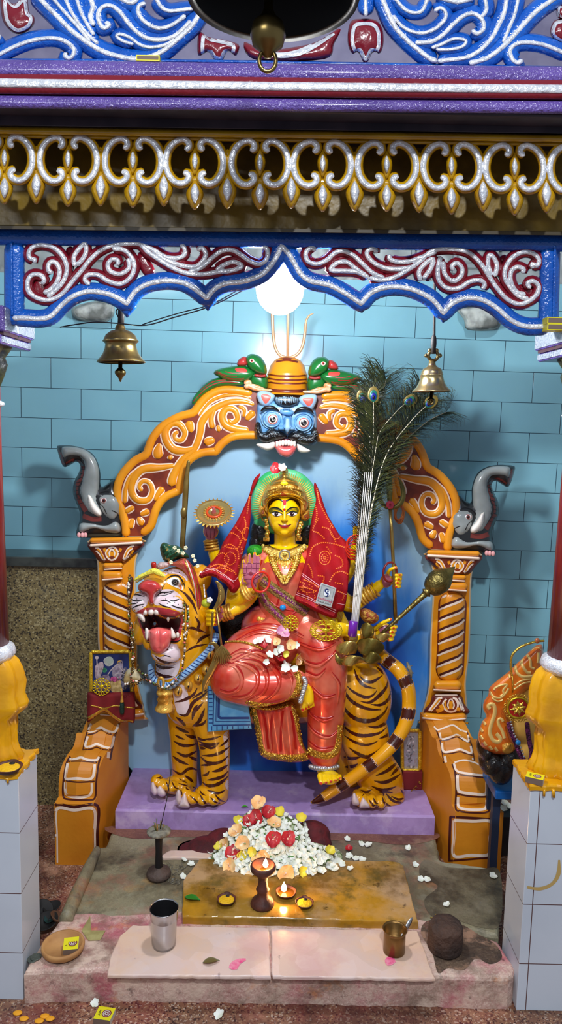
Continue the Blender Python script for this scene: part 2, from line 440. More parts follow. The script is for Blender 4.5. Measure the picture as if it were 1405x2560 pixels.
MARBP = speck('pinkish_marble', (222,196,186), [(224,200,192),(216,190,178)], 20, .3, [((232,190,150),4, .46, .62, .6),((206,160,160),8, .5, .65, .5),((222,60,130),9, .66, .72, .8),((90,60,70),22, .66, .72, .6)], bump=.08)
MARBY = speck('turmeric_stained_marble', (164,124,48), [(160,120,44),(168,128,56)], 20, .16, [((192,158,120),5, .46, .62, .8),((104,74,18),7, .46, .62, .8),((206,146,16),3, .48, .64, .7),((84,78,40),12, .54, .66, .7),((40,30,16),26, .62, .7, .7)], bump=.06)
LILAC = speck('lilac_plinth_paint', (176,146,202), [(172,142,198),(180,152,206)], 60, .45, [((146,116,172),6, .47, .62, .6),((206,184,214),9, .54, .66, .6)], bump=.15)
LAV = mat('lavender_wall_paint', (128,124,150), .6, c2=(112,108,136))
GREYW = mat('greyish_plaster', (150,160,160), .6, c2=(110,118,118), cs=9, c3=(180,190,190))
BEAMB = mat('dull_ochre_beam_paint', (128,102,24), .4, c2=(96,76,22), bump=.4)
CSHADE = mat('cornice_shade_dark', (40,34,46), .4, c2=(60,50,60))  # near-black colour standing in for the shade under the cornice

g = MB(); g.box(-2.2,2.2,-1.0,2.9,-.05,0, FLOOR); g.build('floor', kind='structure')
g = MB(); g.box(-2.2,2.2,2.60,2.72,0,1.835, TILEB); g.box(-2.2,2.2,2.60,2.72,1.835,2.12, GREYW); g.box(-2.2,2.2,2.60,2.72,2.12,3.3, LAV); g.build('wall_back', kind='structure')
g = MB(); t = P(200,1388,2.52)
g.box(-2.2,-.585,2.47,2.598,0, t.z - .03, TERR); g.box(-2.2,-.585,2.45,2.598, t.z - .03, t.z + .003, mat('black_stone_ledge', (34,36,36), .25, c2=(54,58,54), cs=20), .003); g.build('wall_left', kind='structure')
g = MB()
for z in (1.88,1.94,2.0,2.06): g.box(-.75, .75,2.585,2.598, z, z + .012, mat('grille_bar_grey', (120,130,132), .5))
for x in [-.7 + .14 * i for i in range(11)]: g.box(x, x + .010,2.58,2.598,1.86,2.10, MT['grille_bar_grey'])
g.build('window_1', kind='structure')
# platform (raised step the offerings stand on)
pl = thing('stone_step', 'low pink stained cement step running between the two tiled pedestals', 'step', (0,1.6,0))
g = MB()
def slab(g, outl, z0, z1, mt, bev=.004, top=None):
    """outl in world xy, counter clockwise"""
    N = len(outl); A = np.array(outl); t = np.roll(A, -1,0) - np.roll(A, 1,0); l = np.hypot(t[:, 0], t[:, 1]) + 1e-9
    nr = np.stack([-t[:, 1] / l, t[:, 0] / l], 1); v = []; f = []
    for R, z in ((A, z0),(A, z1 - bev),(A + nr * bev * .4, z1 - bev * .3),(A + nr * bev, z1)):
        v += [(p[0], p[1], z) for p in R]
    for j in range(3):
        for i in range(N): k = (i + 1) % N; f.append((j * N + i, j * N + k, (j + 1) * N + k, (j + 1) * N + i))
    g.add(v, f, mt, False)
    tri = tessellate_polygon([[Vector((p[0], p[1], 0)) for p in A + nr * bev]])
    vv = [(p[0], p[1], z1) for p in A + nr * bev]
    g.add(vv, [tuple(q) if (Vector(vv[q[1]]) - Vector(vv[q[0]])).cross(Vector(vv[q[2]]) - Vector(vv[q[0]])).z > 0 else tuple(reversed(q)) for q in tri], top or mt, False)
def zpts(pts, z): return [tuple(PZ(x, y, z)[:2]) for x, y in pts]
def ccw(p):
    A = np.array(p); a = np.sum(A[:, 0] * np.roll(A[:, 1], -1) - np.roll(A[:, 0], -1) * A[:, 1]); return p if a > 0 else p[::-1]
def jit(pts, a=.003, step=.02):
    o, L = resample(pts, step, True); return [(p[0] + random.uniform(-a, a), p[1] + random.uniform(-a, a)) for p in o]
front = ccw(zpts([(62,2428),(300,2424),(700,2432),(1100,2440),(1270,2446),(1288,2425),(1250,2352),(1180,2330),(1000,2280),(420,2275),(330,2285),(160,2278),(150,2300),(100,2360)], .08))
slab(g, jit(front),0, .08, PINKS, .008); g.build('step_body', pl)
cs = MB(); body = ccw(zpts([(152,2300),(172,2262),(215,2160),(243,2118),(262,2116),(280,2077),(1090,2087),(1100,2150),(1248,2170),(1248,2340),(1180,2325),(700,2315),(330,2318),(240,2295)], .079))
slab(cs, jit(body, .002),0, .079, CONC, .01); cs.build('worn_concrete_top', pl, label='grey green worn concrete bed behind the pink front')
ridge = MB(); rp_ = [PZ(x, y, .085) for x, y in [(165,2300),(190,2240),(225,2165),(243,2126)]]
ridge.tube(rp_, (.022, .022, .02, .014), CONC, 10, sub=5, flat=.8); ridge.build('concrete_kerb', pl)
def marble(name, pts, z0, z1, mt, label, cat='slab', **k):
    g = MB(); slab(g, jit(ccw(zpts(pts, z1)), .0012, .015), z0, z1, mt, .003); return g.build(name, None, label, cat, **k)
SOOTY = speck('sooty_brown_stain', (96,76,60), [(84,64,50),(110,90,72)], 300, .6, [((50,38,32),9, .45, .6, .8),((176,136,110),14, .54, .64, .7),((150,60,70),11, .6, .7, .5)], bump=1)
DARKC = speck('damp_dark_concrete', (112,104,82), [(104,96,76),(120,112,90)], 300, .4, [((50,44,36),6, .45, .6, .8),((128,120,100),8, .54, .66, .6)], bump=.6)
def stain(name, par, z, out, m_):
    g = MB(); S_ = BVHTree.FromPolygons([Vector((x, y, z)) for x, y in ((-1,1),(1,1),(1,3),(-1,3))], [(0,1,2,3)]); g.fill(S_, out, m_, .0008,8); g.build(name, par)
stain('soot_stain', pl, .0805, [(1095,2432),(1080,2380),(1052,2330),(1075,2300),(1150,2310),(1195,2335),(1240,2362),(1255,2395),(1225,2410),(1190,2395),(1160,2425),(1120,2420)], SOOTY)
stain('damp_stain', pl, .0795, [(1060,2150),(1120,2168),(1200,2172),(1250,2180),(1250,2310),(1200,2318),(1130,2296),(1080,2290),(1060,2250),(1095,2215),(1050,2190)], DARKC)
stain('damp_stain', pl, .0795, [(262,2068),(420,2062),(600,2066),(860,2070),(1080,2080),(1084,2100),(1000,2112),(880,2100),(640,2110),(480,2092),(330,2096)], speck('reddish_concrete_stain', (128,84,66), [(118,76,60),(138,96,76)], 300, .5, [((90,50,44),8, .46, .6, .7),((170,140,110),6, .55, .68, .7)], bump=.5))
MAG = mat('magenta_powder', (224,70,130), .8, c2=(232,150,170), cs=60)
marble('marble_slab', [(268,2437),(274,2400),(285,2368),(300,2338),(330,2312),(440,2314),(560,2316),(673,2319),(676,2441)], .0805, .088, MARBP, 'pinkish marble slab with a broken left edge under the steel tumbler')
marble('marble_slab', [(680,2441),(677,2319),(860,2322),(1043,2325),(1088,2446)], .0805, .088, MARBP, 'pinkish marble slab under the small brass cup')
for nm, o in (('marble_slab', [(572,2420),(580,2404),(600,2396),(618,2398),(600,2410),(592,2424)]),('marble_slab.001', [(962,2400),(975,2390),(990,2402),(980,2412),(968,2414)])): stain('powder_stain', bpy.data.objects[nm], .0884, o, MAG)
marble('marble_slab', [(455,2290),(458,2200),(500,2146),(700,2148),(985,2152),(1008,2160),(1045,2303)], .0795, .102, MARBY, 'turmeric stained yellow marble slab carrying the flower heap and clay lamps')
marble('stone_tile', [(400,2143),(420,2125),(540,2125),(540,2143)], .0795, .088, MARBP, 'small pinkish tile piece peeking out left of the flower heap', 'tile')
# lilac plinth
g = MB(); slab(g, [(-.497,2.19),(.50,2.19),(.50,2.49),(-.497,2.49)], .0, .143, LILAC, .006)
g.build('throne_plinth', None, 'lilac painted low plinth under the tiger statue', 'plinth')

# pedestals
def pedestal(name, x0, x1, label, pts):
    t = thing(name, label, 'pedestal', ((x0 + x1) / 2,1.65,0))
    g = MB(); g.box(x0, x1,1.588,1.714,0, .548, TILEW, .0015); g.build('tiled_body', t)
    g = MB(); o = jit([(x0 - .002,1.583),(x1 + .002,1.583),(x1 + .002,1.716),(x0 - .002,1.716)], .003, .012); slab(g, o, .545, .558, YELP, .004)
    for a in range(9):
        q = x0 + (x1 - x0) * random.random(); l = random.uniform(.004, .02); g.tube([(q, 1.583, .55),(q, 1.582, .55 - l)], .003, YELP, 6)
    g.build('painted_top', t); return t
pedestal('tiled_pedestal', -.80,-.578, 'white tiled pedestal with yellow top on the left edge', 0)
pedestal('tiled_pedestal', .574, .80, 'white tiled pedestal with yellow top on the right edge', 0)
# yellow smear painted on the right pedestal
g = MB(); S = BVHTree.FromPolygons([Vector(v) for v in [(-2,1.5875,-1),(2,1.5875,-1),(2,1.5875,3),(-2,1.5875,3)]], [(0,1,2,3)])
g.paint(S, [(1398,2150),(1396,2185),(1380,2210),(1350,2222),(1318,2218)], (5,11,8,9,6), mat('dry_turmeric_smear', (190,160,96), .7), .0003)
g.build('turmeric_smear', bpy.data.objects['tiled_pedestal.001'])

# pillars
def pillar(sx, label):
    X = .672 * sx; t = thing('shrine_pillar', label, 'pillar', (X, 1.655, .558))
    g = MB(); R = .088
    # swollen moulded base with drapery folds
    prof = [(.074,0),(.080, .012),(.070, .03),(.066, .05),(.068, .085),(.066, .105),(.088, .125),(.09, .14),(.083, .16),(.086, .19),(.080, .22),(.070, .24),(.058, .252)]
    n = 64; v = []; f = []
    for r, h in prof:
        for i in range(n):
            a = 2 * pi * i / n; fold = .006 * sin(a * 7) * (1 if h > .11 else .4) + .004 * sin(a * 13 + h * 30) * (h < .11) + random.uniform(-.0012, .0012)
            v.append((X + (r + fold) * cos(a),1.655 + (r + fold) * .62 * sin(a), .558 + h))
    for j in range(len(prof) - 1):
        for i in range(n): k = (i + 1) % n; f.append((j * n + i, j * n + k, (j + 1) * n + k, (j + 1) * n + i))
    g.add(v, f, YELP); g.build('moulded_base', t)
    g = MB(); g.lathe([(.04, .238),(.060, .243),(.068, .255),(.064, .27),(.05, .28),(.03, .282)], (X, 1.655, .558), SILV, 40); g.build('silver_ring', t)
    g = MB(); g.lathe([(.053, .27),(.047, .70),(.0475,1.0)], (X, 1.655, .558 - .01), mat('red_pillar_enamel', (112,24,30), .3, coat=.3, c2=(128,30,34)),40); g.build('red_shaft', t)
    zt = P(20,1010,1.655).z
    g = MB(); g.ell((X, 1.655, zt),(.056, .056, .013), SILV, 32,12); g.build('silver_collar', t)
    g = MB()
    DK = mat('dark_leaf_paint', (26,28,34), .3, c2=(60,62,30), cs=30, bump=.8)
    prof = [(.030, .012),(.040, .03),(.052, .06),(.060, .085),(.055, .10),(.075, .13),(.088, .15),(.07, .156)]
    n = 48; v = []; f = []
    for r, h in prof:
        for i in range(n):
            a = 2 * pi * i / n; rr = r + .005 * sin(a * 8); v.append((X + rr * cos(a),1.655 + rr * sin(a), zt + h))
    for j in range(len(prof) - 1):
        for i in range(n): k = (i + 1) % n; f.append((j * n + i, j * n + k, (j + 1) * n + k, (j + 1) * n + i))
    g.add(v, f, DK); g.build('leaf_capital', t)
    GLIT = mat('silver_glitter_paint', (150,158,175), .35, .5, bump=1, bs=260, c2=(196,200,214), cs=200)
    # stepped abacus : purple faces, glittered inner side
    def lay(n_, a, z0, z1, ext):
        g = MB(); g.box(X - a, X + a, 1.572,1.76, z0, z1, PURP, .004)
        xi = X - sx * a; g.box(min(xi, xi - sx * .002), max(xi, xi - sx * .002),1.579,1.757, z0 + .004, z1 - .004, GLIT); g.build(n_, t)
    z1 = P(20,782,1.60).z; z2 = P(20,832,1.60).z; z3 = P(20,862,1.60).z
    lay('upper_abacus', .092, z2, z1 + .012,0); lay('lower_abacus', .084, z3, z2 - .005,0)
    g = MB(); g.box(X - .088, X + .088,1.58,1.75, z2 - .006, z2 + .001, mat('dark_red_line', (70,26,34), .4)); g.build('abacus_joint', t)
    return t
pillar(-1, 'dark red pillar at the left edge on yellow moulded base'); pillar(1, 'dark red pillar at the right edge on yellow moulded base')
# ================================================================ arch valance (blue frame with maroon scrolls)
YF_ = 1.615
va = thing('arch_valance', 'blue scalloped arch frame with maroon and silver scrollwork between the pillars', 'arch', (0, YF_, P(700,600, YF_).z))
g = MB()
g.stroke([(-60,590),(700,598),(1470,608)], YF_, 46, BLUE, .014, back=.03, n=4, seg=5)
for x0, x1, y0, y1 in ((36,36,600,815),(1376,1370,610,830)):
    g.stroke([(x0, y0),(x1, y1)], YF_, 52, BLUE, .012, back=.03, n=2, seg=5)
g.stroke([(28,605),(30,790)], YF_ - .011,8, BLUE, .004); g.stroke([(1388,612),(1384,800)], YF_ - .011,8, BLUE, .004)
g.build('blue_frame', va)
L = crop(0,560, .4996); Rr = crop(702,560, .5004)
sl = L((60,470),(120,470),(200,474),(255,460),(310,405),(365,362),(440,338),(520,345),(580,365),(634,398,0),(680,335),(740,300),(820,285),(900,290),(960,315),(1035,372,0),(1075,325),(1130,298),(1200,290),(1260,275),(1320,245),(1375,180))
sr = Rr((4,110,0),(40,150),(70,200),(100,250),(150,285),(240,305),(320,345),(402,398,0),(450,345),(520,318),(600,315),(680,335),(760,380),(812,445,0),(860,395),(930,370),(1010,380),(1080,420),(1150,480),(1220,510),(1300,512),(1345,508))
sc_ = sl + sr
g = MB(); g.stroke(sc_, YF_, 46, BLUE, .012, back=.03, n=8, seg=6, step=6)
for cx, cy in [(520,768),(318,785),(905,773),(1108,798)]:
    g.puff([(cx - 24, cy - 22),(cx + 24, cy - 22),(cx + 6, cy + 3),(cx, cy + 10),(cx - 6, cy + 3)], YF_ + .004, .008, BLUE, res=5, side=.022)
g.build('scalloped_edge', va)
g = MB(); g.stroke([(x, y + 1) for x, y in [p[:2] for p in sc_]] if 0 else sc_, YF_ - .010,14, SILV, .004, n=8, seg=4, step=4); g.build('silver_line', va, label='silver line along the scallops')
def scrollset(name, paths, par, Y, base, line, wb, wl, hb, hl, back):
    for i, pw in enumerate(paths):
        k = 1.0
        if isinstance(pw, tuple): pw, k = pw
        g = MB(); g.stroke(pw, Y, wb * k, base, hb, back=back, seg=5, step=5)
        g.stroke(pw, Y - hb * .85, wl * k, line, hl, seg=4, step=3.5); g.build(name, par)
ls = [L(*q) for q in [
 [(205,300),(222,282),(200,255),(160,255),(138,290),(145,340),(190,372),(250,380),(310,350),(360,290),(410,230),(450,180),(500,135),(560,108),(640,98),(700,102),(740,140),(790,175),(850,212),(920,242),(990,252),(1060,245),(1130,232)],
 [(165,195),(175,180),(148,170),(145,140),(165,115),(210,105),(270,120),(315,165),(335,220),(320,280),(280,330),(235,365)],
 [(262,250),(240,225),(250,192),(280,195),(298,235),(285,290),(250,330),(215,345)],
 [(375,215),(370,165),(395,125),(425,95),(430,140),(410,180),(380,210)],
 [(560,125),(620,130),(660,170),(672,220),(650,270),(600,300),(540,285),(490,255),(440,255),(425,280),(450,305)],
 [(640,170),(645,220),(600,250),(550,235),(540,200),(565,175),(590,185),(585,210)],
 [(700,100),(770,130),(830,165),(890,170),(925,150),(920,115),(900,105)],
 [(760,125),(830,180),(900,205),(970,215),(1010,190),(1030,150),(1010,120),(985,132)],
 [(940,244),(1010,215),(1060,170),(1110,135),(1160,130),(1200,150),(1250,185),(1300,200),(1335,175),(1338,130),(1315,112)],
 [(1080,235),(1120,205),(1170,190),(1210,210),(1170,230),(1110,240)]]]
rs = [Rr(*q) for q in [
 [(1250,322),(1232,298),(1260,285),(1288,310),(1280,350),(1240,385),(1190,400),(1130,375),(1080,320),(1040,260),(1000,200),(950,150),(900,130),(840,125),(780,128),(740,145),(690,190),(640,225),(570,265),(500,280),(440,268)],
 [(1265,222),(1252,200),(1280,208),(1290,180),(1265,150),(1215,140),(1160,165),(1125,215),(1120,270),(1150,320),(1190,360),(1240,375)],
 [(1205,248),(1212,225),(1180,215),(1150,240),(1150,290),(1180,340),(1225,352)],
 [(800,160),(785,220),(790,280),(830,320),(890,320),(940,290),(990,280),(1018,300),(1005,330)],
 [(810,185),(820,250),(860,285),(900,260),(905,220),(880,195),(855,210),(865,232)],
 [(780,135),(720,160),(650,185),(590,190),(545,175),(545,150)],
 [(660,215),(590,225),(520,220),(460,190),(430,150),(445,125),(475,130),(470,148)],
 [(520,272),(460,245),(410,200),(360,155),(310,135),(270,145),(230,180),(180,200),(135,185),(125,145),(150,120),(178,132)],
 [(440,268),(380,240),(320,235),(250,230),(280,195),(330,190),(370,220),(430,262)],
 [(1052,262),(1035,200),(1042,155),(1065,170),(1080,210),(1068,265)],
 [(700,287),(690,240),(720,200),(760,175),(750,220),(712,275)]]]
scrollset('scroll', ls + rs, va, YF_, MARO, SILV, 30,12, .010, .004, .018)
# maroon filler leaves between scrolls
for q in [L((695,140),(740,170),(775,235),(730,262),(690,200)), L((330,130),(370,120),(372,215),(345,260)), Rr((720,215),(765,175),(780,230),(730,290)), Rr((1090,170),(1130,160),(1112,260),(1080,260)), L((190,255),(240,290),(290,350),(210,372),(150,330)), Rr((1150,320),(1240,300),(1280,350),(1200,400))]:
    g = MB(); g.puff(q, YF_ + .006, .006, MARO, res=6, side=.012); g.build('leaf_filler', va)

# ================================================================ mustard frieze of rings and drops
YR = 1.49
fr = thing('ring_frieze', 'mustard openwork frieze of silver faced rings with hanging drops', 'frieze', (0, YR, P(700,330, YR).z))
g = MB(); g.stroke([(-80,324),(400,332),(1000,340),(1490,348)], YR - .01,20, GOLDY, .010, back=.02, n=4, seg=5)
g.stroke([(-80,338),(700,350),(1490,362)], YR, 12, GOLDY, .006, back=.014, n=4); g.build('top_rail', fr)
ring = [(26,-28),(15,-34),(16,-47),(30,-54),(50,-46),(66,-26),(72,2),(67,30),(50,52),(30,56),(16,45),(18,32),(30,32)]
xb = [11,170,332,487,650,807,967,1129,1287,1446]
for i, x in enumerate(xb):
    y = 394 + .0178 * (x - 10)
    for sgn in (-1,1):
        if x + sgn * 40 < -60 or x + sgn * 40 > 1450: continue
        j = random.uniform(.97,1.03)
        q = [(x + sgn * a * j, y + b + sgn * a * .015) for a, b in ring]
        g = MB(); g.stroke(q, YR, 27, GOLDY, .008, back=.016, seg=5, step=4); g.stroke(q, YR - .0068,15, SILV, .005, seg=4, step=3.5); g.build('ring_scroll', fr)
    g = MB(); g.puff([(x, y - 40),(x + 14, y),(x, y + 40),(x - 14, y)], YR + .004, .010, GOLDY, res=5, side=.014)
    g.puff([(x, y - 22),(x + 7, y),(x, y + 22),(x - 7, y)], YR - .007, .005, SILV, res=3); g.build('centre_bead', fr)
def drop(x, y, w, h):
    g = MB(); g.puff([(x, y - h),(x + w * .75, y - h * .4),(x + w, y + h * .1),(x + w * .6, y + h * .66),(x, y + h),(x - w * .6, y + h * .66),(x - w, y + h * .1),(x - w * .75, y - h * .4)], YR + .006, .012, GOLDY, res=5, side=.012)
    g.puff([(x, y - h * .62),(x + w * .5, y - h * .1),(x + w * .3, y + h * .35),(x, y + h * .6),(x - w * .3, y + h * .35),(x - w * .5, y - h * .1)], YR - .007, .007, SILV, res=3.5); g.build('drop', fr)
for i, x in enumerate(xb):
    y = 394 + .0178 * (x - 10)
    drop(x, y + 80 + random.uniform(-4,4),22,42)
    g = MB(); g.stroke([(x - 24, y + 52),(x, y + 46),(x + 24, y + 52)], YR + .002,16, GOLDY, .005, back=.012); g.build('link', fr)
    if i < 9:
        xm = (x + xb[i + 1]) / 2; drop(xm, y + 70 + random.uniform(-4,4),23,48)
        g = MB(); g.stroke([(xm, y - 30),(xm, y + 30)], YR + .003,20, GOLDY, .005, back=.012); g.build('link', fr)
# beam behind the frieze
g = MB(); a = P(0,330,1.575); b = P(0,568,1.575)
g.plate([(-120,318),(1520,350),(1520,585),(-120,562)], 1.575, .02, BEAMB, n=1, bev=2)
g.plate([(-120,562),(1520,580),(1520,590),(-120,572)], 1.565, .05, mat('brown_beam_edge', (60,48,22), .5), n=1, bev=1)
bm_ = g.build('trim_1', kind='structure')
# ================================================================ cornice
YC = 1.40
cn = thing('cornice', 'purple cornice with a white stripe between maroon bands', 'cornice', (0, YC, P(700,290, YC).z))
def band(name, y0, y1, ys, Y, w, m_, h, back):
    g = MB(); g.stroke([(-80, y0),(450, y0 + (y1 - y0) * .38 + random.uniform(-1,1)),(900, y0 + (y1 - y0) * .7),(1490, y1)], Y, w, m_, h, back=back, n=6, seg=6, step=20); return g.build(name, cn)
band('upper_purple_band', 169,189,0, YC, 44, PURP, .008, .06)
band('maroon_band', 208,224,0, YC - .004,52, MARO, .008, .05)
band('white_stripe', 206,223,0, YC - .0115,22, SILV, .003, .01)
band('lower_purple_band', 253,268,0, YC + .002,34, PURP, .008, .05)
g = MB(); g.plate([(-90,262),(1500,285),(1500,335),(-90,312)], 1.455, .10, CSHADE, n=1, bev=1); g.build('shaded_soffit', cn)  # dark plate painting the shaded gap between cornice and frieze rail
g = MB(); z = P(0,150, YC + .03).z; g.box(-.75, .75, YC + .012,1.62, z - .085, z - .012, CSHADE, .004); g.build('cornice_core', cn)  # core coloured dark as well, for the shade behind the bands
# ================================================================ openwork screen above
YS = 1.43
op = thing('openwork_screen', 'blue openwork leaf screen with silver veins and maroon tulips on the cornice', 'screen', (0, YS, P(700,150, YS).z))
A = crop(0,0, .3416); B = crop(880,0, .3737)
lv = [(A((-60,420),(0,395),(120,335),(260,290),(400,280),(490,310),(540,360),(530,410),(500,425),(475,405),(490,385)),1),
 (A((250,-60),(330,30),(420,120),(520,220),(640,310),(740,370),(860,410),(980,430),(1080,420),(1180,380),(1260,320),(1340,250),(1410,180),(1460,90),(1480,-20)),1.15),
 (A((350,-60),(440,50),(520,140),(600,230),(660,310)), .8),(A((460,-50),(520,80),(590,190),(660,270),(720,320)), .8),(A((550,-50),(590,80),(640,180),(690,260)), .8),
 (A((765,165),(800,180),(760,205),(725,160),(720,90),(760,45),(820,45),(880,90),(940,170),(1010,240),(1080,280),(1170,290),(1260,270),(1330,220),(1400,150)),1),
 (A((1070,25),(1020,40),(1010,90),(1050,150),(1120,195),(1190,205),(1270,175),(1360,110)), .95),
 (A((1140,-20),(1180,50),(1240,80),(1340,70),(1425,60)), .9),
 (A((980,325),(900,300),(850,262),(890,250),(960,280),(1020,325),(1100,345),(1200,330),(1280,290)), .75),
 (A((800,-70),(870,-20),(960,20),(1010,-20)),1.1),(A((640,-50),(680,40),(660,120),(690,190)),1.1),(A((0,250),(-40,330)),1.1),
 (B((190,-50),(240,80),(290,180),(360,260),(440,330),(520,390),(570,410)),1.15),
 (B((270,100),(330,170),(400,210),(480,220),(560,190),(620,130),(625,80),(590,52),(550,78)), .85),
 (B((260,-50),(340,50),(410,85),(470,70),(505,-10)), .85),
 (B((420,285),(520,280),(600,240),(670,170),(740,110),(810,90),(870,130),(880,190),(840,225),(800,200)),1),
 (B((530,322),(600,295),(680,260),(760,270),(740,310),(660,330),(560,330)), .75),
 (B((570,410),(650,400),(760,385),(850,340),(930,260),(980,170),(1020,80),(1040,-50)),1),
 (B((780,425),(900,390),(1000,320),(1080,240),(1160,150),(1240,70),(1340,0),(1420,-50)),1.1),
 (B((1010,290),(1050,190),(1090,90),(1120,-50)), .8),
 (B((1140,395),(1110,420),(1070,390),(1060,330),(1110,290),(1200,285),(1300,305),(1460,370)),1),
 (B((560,-30),(700,10),(820,-20)),1.2),(B((880,-40),(900,60),(860,120)), .9),(B((90,-60),(92,110)), .9)]
scrollset('leaf_scroll', lv, op, YS, BLUE, SILV, 47,12.5, .014, .004, .02)
def tulip(c, pts, par, inner=True, inset=.62):
    g = MB(); g.puff(c(*pts), YS + .004, .016, MARO, res=6, side=.02)
    o = c(*pts); mx = sum(p[0] for p in o) / len(o); my = sum(p[1] for p in o) / len(o)
    q = [(mx + (p[0] - mx) * .74, my + (p[1] - my) * .78) for p in o]
    S = g.surf(); g.paint(S, q, 9, SILV, .001, closed=True); g.build('tulip', par)
tulip(A, [(8,-40),(12,120),(50,200),(120,250),(200,230),(250,180),(250,120),(215,90),(190,-40),(100,30)], op)
tulip(B, [(-12,150),(60,125),(160,135),(205,200),(210,300),(185,360),(140,350),(90,430),(40,350),(0,360),(-30,280)], op)
C0 = crop(0,0,1)
tulip(C0, [(497,80),(520,92),(560,100),(597,112),(590,140),(570,128),(555,152),(535,148),(520,130),(495,138)], op)
tulip(B, [(1370,130),(1330,180),(1330,240),(1400,290),(1500,290),(1500,130)], op)
tulip(B, [(1380,30),(1370,110),(1440,130),(1490,60)], op)
g = MB(); g.puff([(610,105),(660,125),(720,120),(790,105),(850,70),(835,110),(810,148),(640,150)], YS + .004, .014, MARO, res=7, side=.02)
g.paint(g.surf(), [(655,128),(700,138),(750,130),(800,105),(836,84)], (8,14,16,14,5), SILV, .001); g.build('maroon_leaf', op)
g = MB(); g.stroke([(-80,150),(400,152),(900,160),(1490,172)], YS, 10, BLUE, .012, back=.03, n=4, step=20); g.build('bottom_strip', op)
for x0, x1, y in ((560,700,148),):
    g = MB(); g.stroke([(x0, y + 12),(x1, y + 14)], YS + .01,16, BLUE, .01, back=.02); g.build('bottom_strip', op)

# ================================================================ bells
def tinybrass(): return BRASS
DKBR = mat('dark_bronze', (30,28,26), .32, .9, bump=.2, bs=30, c2=(44,40,32))
c = P(683,-2,1.0); R_ = (P(898,-2,1.0) - P(468,-2,1.0)).x / 2
bb = thing('temple_bell', 'large dark bronze bell seen from below at the top centre', 'bell', c)
g = MB(); g.lathe([(R_ * .93, .004),(R_, 0),(R_ * 1.01, .004),(R_ * .98, .012),(R_ * .86, .04),(R_ * .74, .085),(R_ * .66, .14),(R_ * .6, .19),(R_ * .45, .215),(R_ * .2, .225),(0, .228)], c, DKBR, 64, cap=False)
g.lathe([(R_ * .95, .003),(R_ * .80, .04),(R_ * .69, .085),(R_ * .6, .14),(R_ * .5, .2),(0, .21)], c, mat('bell_inner_bronze', (20,20,22), .5, .6),64, cap=False); g.build('bell_body', bb)
q = P(670,88,1.0)
g = MB(); cl = [(0, .052),(.006, .05),(.006, .03),(.010, .022),(.019, .014),(.0225,0),(.019,-.012),(.009,-.019),(.005,-.026),(0,-.027)]
g.lathe([(.004, .3),(.004, .05)], (q.x, q.y, q.z), BRASS, 10); g.lathe(cl[::-1], q, BRASS, 32, cap=False); g.build('clapper', bb)
g = MB(); g.tube([Vector((q.x + .0105 * cos(a), q.y, q.z - .030 + .013 * sin(a))) for a in [2 * pi * i / 20 for i in range(20)]], .0026, BRASS, 8, closed=True); g.build('pull_ring', bb)
def px_lathe(g, prof, cx, Y, m_, n=36, tilt=0.0, cap=False):
    """prof: (r px, y px) at centre cx"""
    y0 = prof[-1][1]; c = P(cx, y0, Y); k = P(cx, y0 - 100, Y); s = (k - c).z / 100
    ax = Vector((-tilt, 0,1))
    g.lathe([(U(r, Y),(y0 - y) * s) for r, y in prof], c, m_, n, ax=ax, cap=cap); return c, s
YB = 1.76
t = thing('hanging_bell', 'brass bell hanging on a dark strap at the left of the arch', 'bell', P(303,905, YB))
g = MB(); px_lathe(g, [(0,812),(8,811),(12,818),(13,825),(24,828),(36,838),(41,849),(44,853),(40,856),(37,860),(39,872),(44,885),(52,896),(58,903),(59,906),(56,907)][::1], 303, YB, BRASS, 48, .02)
px_lathe(g, [(54,903),(46,892),(36,870),(30,855),(0,850)][::-1], 303, YB, mat('bell_dark_inside', (36,30,20), .5, .7),36, .02); g.build('bell_body', t)
g = MB(); px_lathe(g, [(5,895),(5,920),(9,923),(14,929),(13,936),(6,943),(4,948),(1,955)], 301, YB, BRASS, 20); g.build('clapper', t)
STRP = mat('dark_strap_leather', (38,34,30), .6, bump=.4)
g = MB(); g.tube([P(302,814, YB), P(303,790, YB), P(304,700, YB), P(306,478, YB)], .0075, STRP, 8, flat=.4); g.tube([P(296,770, YB), P(290,780, YB), P(300,800, YB)], .0015, STRP, 6, sub=4); g.build('strap', t)
t = thing('hanging_bell', 'small ringed brass bell hanging at the right beside the peacock feathers', 'bell', P(1079,980, YB))
g = MB(); px_lathe(g, [(0,902),(8,902),(9,912),(13,917),(22,922),(26,930),(27,936),(28,937),(27,939),(29,948),(32,958),(38,968),(47,977),(48,979),(46,980)], 1079, YB, mat('bright_brass', (176,156,110), .25, .95, bump=.15),48, .03)
px_lathe(g, [(44,977),(34,964),(26,945),(22,930),(0,926)][::-1], 1079, YB, MT['bell_dark_inside'], 36, .03); g.build('bell_body', t)
g = MB(); px_lathe(g, [(4,970),(4,995),(9,998),(10,1006),(7,1012),(1,1013)], 1077, YB, BRASS, 20)
g.tube([P(1077 + 6 * cos(a),1004 + 6 * sin(a), YB - .012) for a in [2 * pi * i / 16 for i in range(16)]], .0018, BRASS, 6, closed=True); g.build('clapper', t)
g = MB(); 
g.tube([P(1083 + 12 * cos(a),889 + 12 * sin(a), YB) for a in [2 * pi * i / 20 for i in range(20)]], .004, BRASS, 8, closed=True)
for a in (0,60,180,120): g.ell(P(1083 + 17 * cos(radians(a)),889 - 15 * sin(radians(a)), YB),(.005, .004, .005), BRASS, 10,6)
g.build('crown_loop', t)
g = MB(); g.tube([P(1083,884, YB - .002), P(1085,850, YB), P(1086,770, YB), P(1089,480, YB)], (.007, .0035, .003, .003), STRP, 8); g.ell(P(1084,858, YB),(.007, .006, .022), STRP, 10,8); g.build('strap', t)
